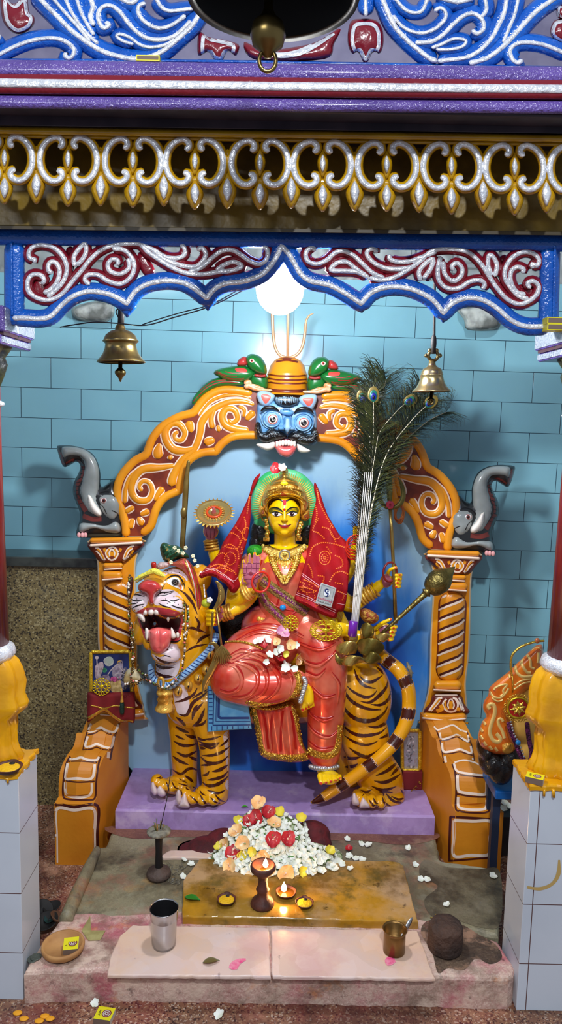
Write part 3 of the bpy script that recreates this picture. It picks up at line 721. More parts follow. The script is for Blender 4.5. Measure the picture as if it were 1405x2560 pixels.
g = MB(); z_ = P(700,470,1.76).z; g.box(-1.0,1.0,1.715,1.80, z_ - .02, z_ + .035, mat('old_wood_beam', (92,70,48), .7, c2=(70,50,36), cs=9)); g.build('trim_2', kind='structure')
# bulb
c = P(700,722,1.72)
t = thing('light_bulb', 'glaring white light bulb hanging in the middle of the arch', 'lamp', c)
EM = bpy.data.materials.new('bulb_glow'); EM.use_nodes = True; nt = EM.node_tree; nt.nodes.clear(); e = nt.nodes.new('ShaderNodeEmission'); e.inputs[0].default_value = (.93, .97,1,1); e.inputs[1].default_value = BULB_W
oo = nt.nodes.new('ShaderNodeOutputMaterial'); nt.links.new(e.outputs[0], oo.inputs[0])
g = MB(); g.ell(c, (.054, .054, .058), EM, 16,10); g.build('glowing_globe', t)
g = MB(); g.lathe([(.013,0),(.016, .01),(.016, .04),(.01, .055),(0, .056)], c + Vector((0,0, .054)), mat('white_socket', (225,225,225), .4),20); g.tube([c + Vector((0,0, .09)), c + Vector((0, .01, .25))], .003, BLACK, 6); g.build('socket', t)
g = MB(); w_ = [P(x, y, 1.70) for x, y in [(150,818),(185,812),(240,805),(300,809),(365,813),(430,795),(520,768),(590,735),(650,700),(690,650),(690,470)]]
g.tube(w_, .0014, BLACK, 6, sub=6); g.tube([P(x, y, 1.70) for x, y in [(355,812),(390,800),(450,782),(530,760),(600,722)]], .0012, BLACK, 6, sub=6)
g.build('electric_cable', None, 'thin black cable looping behind the arch to the bulb', 'cable')
for nm, o, lb in (('l', [(182,770),(240,752),(282,760),(284,790),(262,806),(236,806),(190,798)], 'left'),('r', [(1143,770),(1190,762),(1245,768),(1252,812),(1225,826),(1168,824),(1160,800)], 'right')):
    g = MB(); g.puff(o, 2.598, .07, mat('rough_lime_plaster', (176,182,176), .8, bump=1, bs=60, c2=(96,100,96), cs=18), res=7, R=14); g.build('wall_bracket', None, 'grey plaster bracket stub on the tiled wall behind the %s end of the arch' % lb, 'bracket')
# ================================================================ throne: backboard, arch, columns, armrests
YA = 2.40; YBB = 2.47
TAN = mat('arch_edge_paint', (190,172,150), .5, c2=(214,186,140), cs=6)
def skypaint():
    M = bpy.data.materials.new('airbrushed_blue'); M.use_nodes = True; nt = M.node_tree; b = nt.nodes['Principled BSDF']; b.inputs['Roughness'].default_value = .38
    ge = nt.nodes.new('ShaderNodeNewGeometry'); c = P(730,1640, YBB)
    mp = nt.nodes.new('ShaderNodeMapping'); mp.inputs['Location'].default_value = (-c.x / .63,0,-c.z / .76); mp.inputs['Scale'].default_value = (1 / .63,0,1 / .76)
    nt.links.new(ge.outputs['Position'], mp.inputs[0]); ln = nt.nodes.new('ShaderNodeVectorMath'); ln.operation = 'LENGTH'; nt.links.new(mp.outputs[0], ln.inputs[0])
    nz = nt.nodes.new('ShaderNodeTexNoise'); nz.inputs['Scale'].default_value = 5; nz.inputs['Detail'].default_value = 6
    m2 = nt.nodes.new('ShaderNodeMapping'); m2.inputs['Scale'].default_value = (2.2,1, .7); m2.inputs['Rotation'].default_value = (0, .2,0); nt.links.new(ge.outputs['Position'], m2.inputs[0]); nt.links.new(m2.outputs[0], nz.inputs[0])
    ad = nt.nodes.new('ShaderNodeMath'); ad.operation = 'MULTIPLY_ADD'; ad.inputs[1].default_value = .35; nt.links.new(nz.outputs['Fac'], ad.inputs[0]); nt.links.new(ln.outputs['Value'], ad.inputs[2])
    rp = nt.nodes.new('ShaderNodeValToRGB'); el = rp.color_ramp.elements; el[0].position = .46; el[0].color = lin((6,20,78)); el[1].position = 1.0; el[1].color = lin((156,196,222))  # airbrushed navy centre, set darker to take in shade around the tiger
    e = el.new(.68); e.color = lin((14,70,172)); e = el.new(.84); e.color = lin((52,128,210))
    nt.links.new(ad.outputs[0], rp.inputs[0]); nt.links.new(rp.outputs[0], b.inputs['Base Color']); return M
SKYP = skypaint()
th = thing('throne_backboard', 'airbrushed blue backboard behind the seated goddess', 'backboard', (0, YBB, .143))
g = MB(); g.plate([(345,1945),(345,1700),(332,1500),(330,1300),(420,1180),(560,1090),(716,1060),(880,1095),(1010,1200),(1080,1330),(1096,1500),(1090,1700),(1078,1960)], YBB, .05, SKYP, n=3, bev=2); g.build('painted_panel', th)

def inset(pts, d):
    A = np.array([p[:2] for p in pts]); t = np.roll(A, -1,0) - np.roll(A, 1,0); l = np.hypot(t[:, 0], t[:, 1]) + 1e-9
    a = np.sum(A[:, 0] * np.roll(A[:, 1], -1) - np.roll(A[:, 0], -1) * A[:, 1]); s_ = 1 if a > 0 else -1
    return A + s_ * d * np.stack([-t[:, 1] / l, t[:, 0] / l], 1)
G = crop(100,960, .427)
CX = 717
outL = G((1250,38),(1190,22),(1060,15),(960,62),(885,152,0),(800,175),(700,235),(640,310),(606,400,0),(540,435),(470,510),(435,590),(432,680),(455,740),(480,830),(482,896,0))
inL = G((600,896,0),(665,845),(700,740),(745,680),(832,642,0),(850,545),(880,470),(950,425),(1042,418,0),(1080,365),(1150,325),(1290,320))
outR = mirror(outL, CX)[::-1]; inR = mirror(inL, CX)[::-1]
ta = thing('throne_arch', 'orange scalloped arch of cream outlined scrolls over the throne', 'arch', P(716,1350, YA))
g = MB(); ol = sm(outL + inL, 6)[:-1]; full = sm(outL[::-1] + outR[::-1], 6); low = sm(inR[::-1] + inL[::-1], 6)
poly = outL[::-1][:] ; 
op_ = list(sm(outL[::-1], 6)) + list(sm(mirror(outL, CX),6)) + list(sm(mirror(inL, CX),6)) + list(sm(inL[::-1], 6))
op_, _l = resample([tuple(p[:2]) for p in op_], 5, True)
op_ = [tuple(p) for p in op_]
g.plate(op_, YA, .068, BRWN, TAN, bev=3, raw=True); g.build('arch_panel', ta)
for side in (outL, inL):
    for mf in (0,1):
        q = sm(side, 8); q, _ = resample(q, 4)
        t = np.gradient(q, axis=0); l = np.hypot(t[:, 0], t[:, 1])[:, None]; nn = np.stack([-t[:, 1], t[:, 0]], 1) / l
        k = -9 if side is outL else -9
        q2 = q + nn * k; c = np.array(q).mean(0)
        q2 = [tuple(p) for p in q2]
        if mf: q2 = mirror(q2, CX)
        g = MB(); g.stroke(q2, YA + .001,21, ORNG, .010, seg=6, raw=True, step=5); g.build('arch_rim', ta)
S = [([(790,478),(700,490),(600,500),(545,560),(535,630),(570,680),(630,680),(657,630),(640,580),(602,570),(580,600),(600,628)], (18,44,44,34,24,20)),
 ([(495,700),(500,620),(530,540),(590,490)], (26,22,12)),([(672,685),(692,645),(722,605)], (20,40)),
 ([(498,752),(552,718)], (30,26)),([(585,768),(642,742)], (22,38)),([(522,848),(545,785)], (40,20)),([(602,828),(572,778)], (44,22)),
 ([(772,600),(780,540),(830,450),(900,385),(935,300),(950,220),(1010,152),(1100,108),(1190,102),(1255,122)], (52,40,34,34,40,34,30,14)),
 ([(915,372),(850,392),(780,382),(740,330),(735,270),(775,230),(820,240),(847,285),(830,328),(795,325),(786,295),(812,278)], (20,46,46,36,24,18)),
 ([(703,345),(690,400),(700,438)], (16,50,60)),([(760,415),(765,445)], (26,30)),([(868,215),(888,285)], (56,26)),
 ([(1225,272),(1150,265),(1088,242),(1066,190),(1092,145),(1140,155),(1155,205),(1122,228),(1102,205)], (30,44,40,30,20)),
 ([(1010,262),(1002,200),(1028,135)], (34,30,16)),([(960,345),(1025,325)], (50,36)),([(1205,210),(1255,160)], (28,44)),([(1160,130),(1195,150),(1190,195)], (18,24,14)),
 ([(1050,280),(1040,240)], (30,16)),([(930,190),(990,110),(1070,72),(1160,66),(1240,86)], (10,20,20,8))]
for pts, w_ in S:
    for mf in (0,1):
        q = G(*pts)
        if mf: q = mirror(q, CX)
        ww = tuple(x * .427 for x in w_)
        g = MB(); g.stroke(q, YA + .001, tuple(x + 8 for x in ww), CREAM, .0055, seg=5, step=3.5); g.stroke(q, YA - .0018, tuple(max(2, x + .5) for x in ww), ORNG, .007, seg=5, step=3.5); g.build('scroll', ta)

# ---- kirtimukha mask
M_ = crop(560,960, .2135); YM = 2.375
FB = mat('mask_blue_paint', (84,150,206), .3, c2=(140,186,222), cs=26, coat=.3); FBD = mat('mask_dark_blue', (28,74,130), .35); LB = mat('mask_pale_blue', (158,196,226), .35)
tm = thing('demon_mask', 'blue fanged mask with black moustache at the crown of the throne arch', 'mask', P(716,1090, YM))
g = MB(); g.puff(M_((400,230),(520,150),(640,150),(860,160),(960,180),(1060,290),(1085,400),(1080,540),(1010,640),(740,680),(440,620),(375,480),(385,330)), YM + .02, .034, FB, res=6, side=.02)
g.puff(M_((655,300),(740,285),(815,315),(800,365),(740,375),(670,350)), YM - .018, .012, FB, res=4); S_ = g.surf()
for q in [[(690,305),(750,300),(800,320)], [(680,275),(750,280),(820,275)], [(650,330),(680,370),(690,420)], [(800,350),(790,390),(785,430)], [(450,470),(500,520),(580,525),(640,480)], [(840,520),(900,560),(980,540),(1020,470)], [(445,430),(450,370),(500,330),(570,320),(640,350),(655,400)], [(830,420),(860,370),(930,350),(1000,370),(1035,440)]]:
    g.paint(S_, M_(*q),2.2, FBD)
for q in [[(700,292),(750,288),(795,305)], [(420,350),(440,420),(450,480)], [(1060,380),(1050,440),(1040,500)]]: g.paint(S_, M_(*q),4, LB, .0009)
g.build('mask_face', tm)
for pts, inn in ([(385,115),(430,82),(520,92),(600,140),(575,205),(500,262),(425,235),(392,170)], [(435,130),(500,120),(550,150),(530,190),(490,230),(455,195)]),([(875,165),(950,125),(1078,128),(1085,200),(1035,295),(960,275),(890,220)], [(920,175),(1000,160),(1048,175),(1030,230),(990,262),(950,225)]):
    g = MB(); g.puff(M_(*pts), YM - .005, .016, LB, res=4, side=.03); g.fill(g.surf(), M_(*inn), mat('mask_ear_red', (226,96,84), .4), .001,3); g.build('ear', tm)
g = MB(); g.puff(M_((590,150),(640,138),(740,132),(830,148),(875,170),(865,225),(800,255),(740,268),(650,245),(600,205)), YM - .020, .014, BLACK, res=4, side=.02); S_ = g.surf()
for i in range(24):
    x = 600 + i * 11.3; y0 = 150 + random.uniform(-8,10); dx = (x - 735) * .12
    g.paint(S_, M_((x, y0),(x - dx * .6 + random.uniform(-6,6), y0 + random.uniform(50,95))),(1.4, .5), LB, .0012, step=2)
g.build('forelock', tm)
for q in [[(425,325),(470,285),(540,272),(600,288),(655,325)], [(815,350),(870,300),(950,285),(1010,305),(1055,350)]]:
    g = MB(); g.stroke(M_(*q), YM - .022,(2,9,10,8,2), BLACK, .008, seg=5, step=3); g.build('eyebrow', tm)
for cx, cy in ((562,415),(925,455)):
    g = MB(); c = P(*M_((cx, cy))[0], YM - .012); r = U(17.5, YM); g.ell(c, (r, r * .8, r), LB, 24,14); S_ = g.surf(); x, y = M_((cx, cy))[0]
    for rr, m_ in ((12.5, mat('mask_eye_red', (196,84,76), .3)),(10.5, mat('mask_eye_pink', (240,214,200), .3)),(7.5, BLACK)): g.fill(S_, circ(x + 2, y, rr), m_, .0006 + (12.5 - rr) * .0001,2.5, raw=True)
    g.paint(S_, circ(x + 3.5, y, 2.2,4,10)[:6], 1.2, WHITE, .0018, raw=True, step=1.5)
    g.stroke(circ(x, y, 20,19), YM - .012,5, FB, .008, closed=True, raw=True, step=3); g.stroke(circ(x, y, 26,24), YM - .006,4, FB, .006, closed=True, raw=True, step=3); g.build('eye', tm)
g = MB(); g.puff(M_((700,400),(740,380),(785,400),(795,490),(830,510),(825,545),(780,550),(740,592),(700,550),(645,545),(632,500),(690,480)), YM - .022, .026, FB, res=3.5, power=.6); S_ = g.surf()
g.fill(S_, M_((725,420),(755,420),(760,540),(740,560),(722,540)), LB, .0008,3); g.paint(S_, M_((690,500),(712,530),(705,550)),2, FBD); g.paint(S_, M_((790,500),(772,530),(778,548)),2, FBD); g.build('nose', tm)
HB = mat('moustache_black', (14,14,16), .3, bump=.8, bs=200)
for q in [[(365,480),(400,440),(430,480),(450,560),(490,560),(530,515),(600,525),(680,560),(738,608),(700,645),(600,665),(500,695),(425,665),(372,590)], [(748,612),(800,560),(880,545),(950,575),(1010,590),(1030,520),(1068,505),(1112,600),(1085,690),(1000,722),(900,705),(810,670),(750,640)]]:
    g = MB(); g.puff(M_(*q), YM - .012, .024, HB, res=4, side=.02); S_ = g.surf()
    o = M_(*q); mx = sum(p[0] for p in o) / len(o); my = sum(p[1] for p in o) / len(o)
    for i in range(26):
        x = mx + random.uniform(-32,32); y = my + random.uniform(-12,12); d = 1 if mx > 716 else -1
        g.paint(S_, [(x, y),(x + d * 5, y - 3),(x + d * 9, y - 1)], (1.1, .4), mat('hair_grey_blue', (120,140,150), .4), .0008, n=3, step=1.5)
    g.build('moustache', tm)
g = MB(); g.stroke(M_((590,690),(720,665),(850,695)), YM - .008,9, mat('lip_red', (170,50,60), .3), .008); g.build('lip', tm)
TO = mat('tooth_white', (238,230,220), .3); TONG = mat('tongue_red', (222,84,84), .25, c2=(236,116,110), cs=30, coat=.5)
g = MB(); g.puff(M_((598,715),(720,725),(845,715),(828,800),(775,850),(720,858),(640,820)), YM - .008, .020, TONG, res=4, side=.015); g.build('tongue', tm)
for i in range(7):
    x = 622 + i * 34; yy = 672 + abs(i - 3) * 6
    g = MB(); g.puff(M_((x - 15, yy - 18),(x + 15, yy - 18),(x + 15, yy + 40),(x, yy + 50),(x - 15, yy + 40)), YM - .018, .008, TO, res=2.5, side=.004); g.build('tooth', tm)
for q in [[(378,706),(480,690),(590,675),(592,745),(520,778),(450,762)], [(855,700),(900,715),(960,750),(1014,782),(940,808),(868,785)]]:
    g = MB(); g.puff(M_(*q), YM - .010, .014, TO, res=3, side=.01); g.build('tusk', tm)
# ---- finial pot, trident
tk = thing('finial_pot', 'orange ringed dome finial on top of the throne arch', 'finial', P(716,988,2.43))
g = MB(); c, s_ = px_lathe(g, [(0,893),(20,894),(32,901),(42,914),(48,934),(50,937),(48,941),(51,946),(49,951),(52,956),(49,960),(50,972),(46,980),(52,988)], 717,2.43, ORNG, 40)
S_ = g.surf()
for y in (938,948,957,976): g.paint(S_, [(668, y - 3),(690, y + 1),(717, y + 2),(745, y + 2),(766, y)], 4 if y < 970 else 8, BRWN, .0008)
g.paint(S_, [(690,902),(717,898),(745,903)], 9, BRWN, .0008); g.build('pot_body', tk)
tt = thing('trident', 'pale copper coloured trident rising from the finial into the bulb glare', 'trident', P(719,894,2.42))
CU = mat('pale_copper_paint', (206,160,120), .4, .2)
g = MB(); g.tube([P(719,897,2.42), P(720,780,2.42), P(721,745,2.42)], U(3.6,2.42), CU, 10)
g.tube([P(x, y, 2.415) for x, y in [(719,895),(700,888),(688,868),(683,835),(681,790),(680,755)]], U(3.8,2.42), CU, 10, sub=5)
g.tube([P(x, y, 2.415) for x, y in [(720,895),(740,888),(755,868),(762,835),(765,805),(772,790),(784,783)]], (U(3.8,2.42), U(3.8,2.42), U(1.2,2.42)), CU, 10, sub=5); g.build('trident_prongs', tt)
# ---- parrots
K = crop(480,860, .3416); GRN = mat('parrot_green', (20,112,44), .28, c2=(14,88,34), coat=.5); DG = mat('parrot_dark_line', (10,60,30), .4); BR2 = mat('parrot_red_line', (150,40,36), .35); YP = 2.385
def parrot(mf, label):
    f = (lambda q: mirror(q, 719, .04)) if mf else (lambda q: q)
    t = thing('parrot', label, 'parrot', P(*f(K((400,300)))[0], YP))
    g = MB(); g.puff(f(K((0,442),(10,390),(100,290),(200,245),(360,262),(372,302),(200,312),(80,372),(22,435))), YP + .014, .014, GRN, res=6, side=.02); S_ = g.surf()
    for q in [[(10,420),(110,320),(220,280),(340,284)], [(60,340),(150,278),(250,262)]]: g.paint(S_, f(K(*q)),2.4, BR2)
    g.build('tail', t)
    g = MB(); g.puff(f(K((440,200),(540,215),(545,330),(450,310),(420,260))), YP + .012, .018, GRN, res=6, side=.02); g.puff(f(K((158,216),(188,185),(330,158),(400,165),(462,205),(440,250),(370,278),(250,265),(188,236))), YP + .002, .024, GRN, res=5, side=.02); S_ = g.surf()
    for q in [[(185,200),(250,230),(330,235)], [(195,215),(270,250),(360,255)], [(240,200),(300,215),(350,218)], [(250,262),(330,268),(380,250)]]: g.paint(S_, f(K(*q)),2, BR2)
    g.fill(S_, f(K((315,180),(350,175),(398,185),(400,205),(360,210),(325,200))), mat('parrot_red_patch', (206,70,60), .35), .001,3); g.paint(S_, f(K((165,215),(185,195),(180,235))),6, BRWN); g.build('body_and_wing', t)
    g = MB(); g.puff(f(K((392,105),(430,72),(490,85),(535,140),(548,215),(500,225),(440,200),(402,160))), YP, .034, GRN, res=4, side=.02)
    x, y = f(K((438,122)))[0]; S_ = g.surf(); g.fill(S_, circ(x, y, 6,5), mat('parrot_eye_white', (236,220,200), .3), .001,2.5, raw=True); g.fill(S_, circ(x, y, 3.4), mat('parrot_eye_red', (200,60,50), .3), .0015,2, raw=True); g.fill(S_, circ(x, y, 1.6), BLACK, .002,1.5, raw=True)
    g.stroke(f(K((455,225),(500,235),(545,230))), YP - .01,8, BR2, .008); g.build('head', t)
    g = MB(); g.puff(f(K((328,152),(345,110),(392,92),(404,150),(365,162))), YP - .002, .020, mat('parrot_beak', (178,52,50), .3), res=4, side=.015); g.build('beak', t)
    g = MB(); OP = mat('orange_pink_paint', (236,140,80), .35, c2=(240,190,150), cs=60)
    for q in [[(380,290),(420,275),(430,300)], [(380,310),(460,310),(560,345)], [(400,300),(480,330),(590,340)]]: g.stroke(f(K(*q)), YP - .004,(14,10,4), OP, .008)
    g.build('feather_feet', t)
parrot(0, 'green parrot relief with red beak left of the finial pot'); parrot(1, 'green parrot relief with red beak right of the finial pot')
# ---- elephants
GRY = mat('elephant_grey', (150,156,154), .25, c2=(130,136,134), coat=.5); EB = mat('elephant_black_shade', (30,32,34), .3, coat=.4); EBR = mat('elephant_brown', (110,46,40), .35)
def elephant(mf, label):
    YE = 2.40; f = (lambda q: mirror(q, 715, .045)) if mf else (lambda q: q)
    t = thing('elephant_head', label, 'elephant', P(*f(G((350,895)))[0], YE))
    out = f(G((101,362),(150,358),(200,362),(270,382),(325,430),(352,510),(353,585),(372,600),(432,560),(445,600),(472,640),(486,720),(490,830),(482,892),(300,898),(222,896),(213,860),(232,800),(232,750),(214,700),(193,640),(198,580),(226,520),(236,478),(215,455),(175,475),(142,487),(124,460),(105,400)))
    g = MB(); g.puff(out, YE + .03, .040, EB, res=6, side=.03, R=30)
    g.puff(f(G((128,372),(200,368),(268,388),(320,435),(346,510),(346,600),(340,680),(372,765),(298,768),(252,705),(228,630),(242,560),(260,480),(234,432),(180,424),(136,432))), YE + .002, .022, GRY, res=6, R=22)
    g.puff(f(G((340,660),(390,640),(440,650),(470,700),(465,760),(430,800),(390,790),(350,740))), YE + .002, .024, GRY, res=6, R=30)
    g.puff(f(G((240,815),(300,810),(380,825),(440,800),(470,830),(465,870),(400,870),(320,850),(240,870),(228,840))), YE, .022, GRY, res=5, R=20)
    S_ = g.surf()
    g.paint(S_, f(G((112,380),(130,440),(140,475))),7, EBR); g.paint(S_, f(G((150,470),(200,445),(248,478),(240,540),(215,600),(215,650),(240,700),(270,745))),(6,8,9,10,10,12), EBR)
    for i in range(9):
        x, y = [(248,500),(240,525),(232,550),(224,575),(216,600),(212,625),(214,650),(222,675),(236,700)][i]; g.paint(S_, f(G((x - 12, y + 3),(x + 12, y - 3))),1.4, BLACK, .0014)
    g.paint(S_, f(G((250,770),(300,790),(360,790))),12, EBR); g.paint(S_, f(G((330,660),(360,635),(400,632),(440,660))),2.5, BLACK, .001); g.paint(S_, f(G((345,700),(370,720),(390,760))),2, BLACK, .001)
    g.paint(S_, f(G((420,740),(455,760),(440,790))),2, BLACK, .001); g.build('head_and_trunk', t)
    g = MB(); x, y = f(G((374,682)))[0]; c = P(x, y, YE - .016); g.ell(c, (U(10, YE), .008, U(7, YE)), WHITE, 16,10); S_ = g.surf(); g.fill(S_, circ(x, y, 5), EBR, .0008,2, raw=True); g.fill(S_, circ(x, y, 2.6), BLACK, .0014,1.6, raw=True); g.paint(S_, circ(x, y, 9.6,6.8),1.8, mat('eye_rim_pink', (190,90,90), .4), .001, raw=True, closed=True); g.build('eye', t)
    g = MB(); g.puff(f(G((278,645),(300,655),(325,700),(358,745),(355,775),(320,765),(285,715))), YE - .012, .020, TO, res=3.5, side=.01); g.build('tusk', t)
    g = MB()
    for x in (228,248,266):
        g.ell(P(*f(G((x, 884)))[0], YE - .006),(U(5, YE), .006, U(7, YE)), mat('toenail_pink', (224,160,160), .35),12,8)
    g.build('toes', t)
elephant(0, 'grey elephant head with raised trunk on the left column'); elephant(1, 'grey elephant head with raised trunk on the right column')
# ---- columns
def column(mf, label):
    YCm = 2.375; c0 = crop(800,1340, .3132)
    if mf: f = lambda q: c0(*q)
    else:
        def f(q): return [(2 * 712 - 7 - p[0], p[1] - .05 * (p[0] - 280) - 3 + .018 * (p[1] - 1385)) + tuple(p[2:]) for p in c0(*q)]
        def f(q):
            o = []
            for p in c0(*q):
                u = (p[1] - 1382) / 420; x = 291 - (p[0] - 1133 + 6 * u) * 1.0 - 3 * u; o.append((x, 1349 + (p[1] - 1382) * 1.055) + tuple(p[2:]))
            return o
    t = thing('twisted_column', label, 'column', P(*f([(1040,1470)])[0], YCm + .02))
    g = MB(); g.plate(f([(850,135),(1270,135),(1250,200),(1215,300),(1205,480),(1195,900),(1165,1180),(1180,1400),(1165,1480),(1162,1500),(806,1500),(805,1460),(820,1380),(870,1180),(880,800),(900,480),(905,320),(870,180)]), YCm + .03, .06, ORNG, TAN, bev=4, n=4); g.build('column_back', t)
    g = MB(); g.puff(f([(850,150),(1275,150),(1235,250),(1170,310),(1000,305),(930,260)]), YCm + .028, .026, BRWN, res=6, side=.0, R=14)
    g.puff(f([(880,165),(1240,165),(1200,250),(1150,300),(1010,298),(930,240)]), YCm + .006, .006, BRWN, res=6, R=8)
    S_ = g.surf()
    for q, w_ in [([(1045,230),(1075,195),(1100,190),(1130,210),(1145,235),(1130,270),(1100,290),(1065,275),(1045,235)], 3),([(1080,260),(1075,235),(1098,205),(1118,235),(1110,262)], 2.4),([(920,180),(960,195),(985,230),(1005,280)], 3.2),([(930,200),(960,220),(980,255),(1000,290)], 2.4),([(950,245),(985,285),(1010,300)], 2),([(1230,195),(1200,205),(1180,240),(1150,290)], 3.2),([(1225,220),(1200,240),(1175,275),(1150,300)], 2.4)]:
        g.paint(S_, f(q), w_ + 1.5, CREAM, .0009)
    for q, w_ in [([(1075,205),(1060,240),(1075,268)], 4),([(1120,205),(1135,240),(1118,268)], 4),([(1097,225),(1096,258)], 9),([(940,195),(970,215),(995,270)], 4),([(1215,205),(1190,225),(1160,280)], 4),([(925,215),(955,262)], 5),([(1025,200),(1035,225)], 7),([(1160,200),(1150,225)], 7)]:
        g.paint(S_, f(q), w_, ORNG, .0013)
    g.build('leaf_capital', t)
    g = MB()
    for q, w_, h_, yy, m_ in [([(852,132),(1278,142)], 14, .014, .0, ORNG),([(852,156),(1278,180)], 8, .016, .0, CREAM),([(1005,328),(1168,330)], 13, .012, .004, ORNG),([(1010,352),(1160,362)], 5, .014, .002, CREAM),([(1008,405),(1180,400)], 22, .016, .002, ORNG),([(1006,428),(1175,440)], 5, .018,-.004, CREAM)]:
        g.stroke(f(q), YCm + yy, w_, m_, h_, back=.03, n=4, seg=5)
    g.build('capital_ring', t)
    g = MB(); q = f([(1062,440),(1052,700),(1042,950),(1030,1170)]); g.stroke(q, YCm + .030,(72,71,70,72), BRWN, .020, seg=10, step=8); g.stroke(q, YCm + .026,(64,63,62,64), ORNG, .030, seg=12, step=5); S_ = g.surf()
    n_ = 8
    for i in range(-1, n_ + 1):
        y = 540 + i * 92
        lo, hi = (940,1165)
        def cx_(yy): return -(yy - 440) * .045
        q = [(lo + 8 + cx_(y), y + 34),(1010 + cx_(y), y + 8),(1070 + cx_(y), y - 14),(1130 + cx_(y), y - 40),(hi + cx_(y), y - 72)]
        q = [p for p in q if 446 < p[1] < 1165]
        if len(q) < 2: continue
        g.paint(S_, f(q),(5,7,7,5), DBRN, .0008); g.paint(S_, f([(p[0] + 2, p[1] + 17) for p in q if p[1] + 17 < 1165]) if len([1 for p in q if p[1] + 17 < 1165]) > 1 else f(q),(4,5.5,6,4), CREAM, .0012)
    g.build('twisted_shaft', t)
    g = MB()
    for q, w_, h_, yy, m_ in [([(905,1192),(1132,1190)], 24, .018, .006, ORNG),([(900,1228),(1130,1238)], 5, .020, .0, CREAM),([(915,1272),(1100,1272)], 6, .014, .006, CREAM)]:
        g.stroke(f(q), YCm + yy, w_, m_, h_, back=.03, n=4, seg=5)
    g.puff(f([(915,1262),(1110,1262),(1150,1340),(1180,1420),(840,1420),(880,1330)]), YCm + .024, .03, BRWN, res=6, R=14); S_ = g.surf()
    for q, w_ in [([(1010,1300),(980,1340),(1000,1385),(1045,1405),(1090,1385),(1100,1340),(1080,1300),(1060,1290)], 3.4),([(1030,1380),(1020,1345),(1045,1300),(1070,1345),(1062,1380)], 2.4),([(870,1395),(910,1340),(940,1300),(975,1290)], 3.6),([(885,1398),(930,1350),(960,1310)], 2.6),([(1110,1290),(1130,1340),(1150,1400)], 3.4),([(1085,1295),(1115,1340),(1130,1390)], 2.6)]: g.paint(S_, f(q), w_ + 1.3, CREAM, .0009)
    for q, w_ in [([(1045,1320),(1045,1380)], 9),([(1000,1320),(1000,1360),(1020,1385)], 4),([(890,1385),(930,1335),(960,1300)], 4),([(930,1400),(975,1380),(960,1350)], 10),([(1100,1395),(1110,1370)], 9)]: g.paint(S_, f(q), w_, ORNG, .0013)
    for q, w_, h_, yy, m_ in [([(815,1440),(1000,1452),(1170,1440)], 22, .026, .01, ORNG),([(812,1452),(1000,1470),(1168,1458)], 6, .028, .004, CREAM)]: g.stroke(f(q), YCm + yy, w_, m_, h_, back=.03, n=4, seg=5)
    g.build('lotus_base', t)
column(0, 'orange column with twisted cream and brown stripes behind the left framed picture'); column(1, 'orange column with twisted cream and brown stripes on the right of the throne')
# ---- armrests
def armrest(x0, x1, x0b, x1b, label, c_, cream, brown, ys):
    z1 = P(*ys[0], 2.12).z; z2 = P(*ys[1], 2.235).z; z3 = P(*ys[2], 2.36).z
    prof = [(2.12,0),(2.12, z1),(2.148, z1 + .008),(2.150, z1 + (z2 - z1) * .45),(2.160, z1 + (z2 - z1) * .75),(2.185, z2 - .012),(2.215, z2),(2.245, z2 + .002),(2.26, z2 + .012),(2.275, z2 + .045),(2.305, z3 - .035),(2.34, z3 - .008),(2.375, z3 + .006),(2.405, z3 + .01),(2.405,0)]
    pr = [np.array(p) for p in prof]; mid = []
    for i in range(2,13):
        for k in range(4): t = k / 4; mid.append(pr[i] * (1 - t) + pr[i + 1] * t if i < 12 else pr[12])
    # smooth the polyline a little
    q = np.array(mid[:41]);
    for _ in range(2): q[1:-1] = (q[:-2] + q[1:-1] * 2 + q[2:]) / 4
    prof = [pr[0], pr[1]] + list(q) + [pr[13], pr[14]]
    t = thing('stepped_armrest', label, 'armrest', ((x0 + x1) / 2,2.26,0)); g = MB(); v = []; f = []
    fr_ = [0, .0001, .17, .18, .5, .82, .83, .9999,1]; of = [0,0,0, .003, .012, .003,0,0,0]
    N = len(prof); A_ = np.array(prof); tg = np.gradient(A_, axis=0); l = np.hypot(tg[:, 0], tg[:, 1])[:, None] + 1e-9; nr = np.stack([-tg[:, 1], tg[:, 0]], 1) / l
    for j, u in enumerate(fr_):
        for i in range(N):
            o = of[j] if 3 <= i < N - 3 else 0; y, z = A_[i] + nr[i] * o
            w = (y - 2.12) / .285; xa = x0 + (x0b - x0) * w; xb_ = x1 + (x1b - x1) * w
            v.append((xa + (xb_ - xa) * u, y, z))
    for j in range(len(fr_) - 1):
        for i in range(N - 1): f.append((j * N + i, j * N + i + 1,(j + 1) * N + i + 1,(j + 1) * N + i))
    f.append(tuple(range(N))); f.append(tuple(reversed([(len(fr_) - 1) * N + i for i in range(N)])))
    g.add(v, f, ORNB, False); S_ = g.surf()
    for q, w_ in brown: g.paint(S_, c_(*q), w_ * c_.s, DBRN, .0007)
    for q, w_ in cream: g.paint(S_, c_(*q), w_ * c_.s, CREAM, .0012)
    g.build('armrest_body', t)
LA = crop(100,1780, .2135); LA.s = .2135; RA = crop(1040,1760, .1851); RA.s = .1851
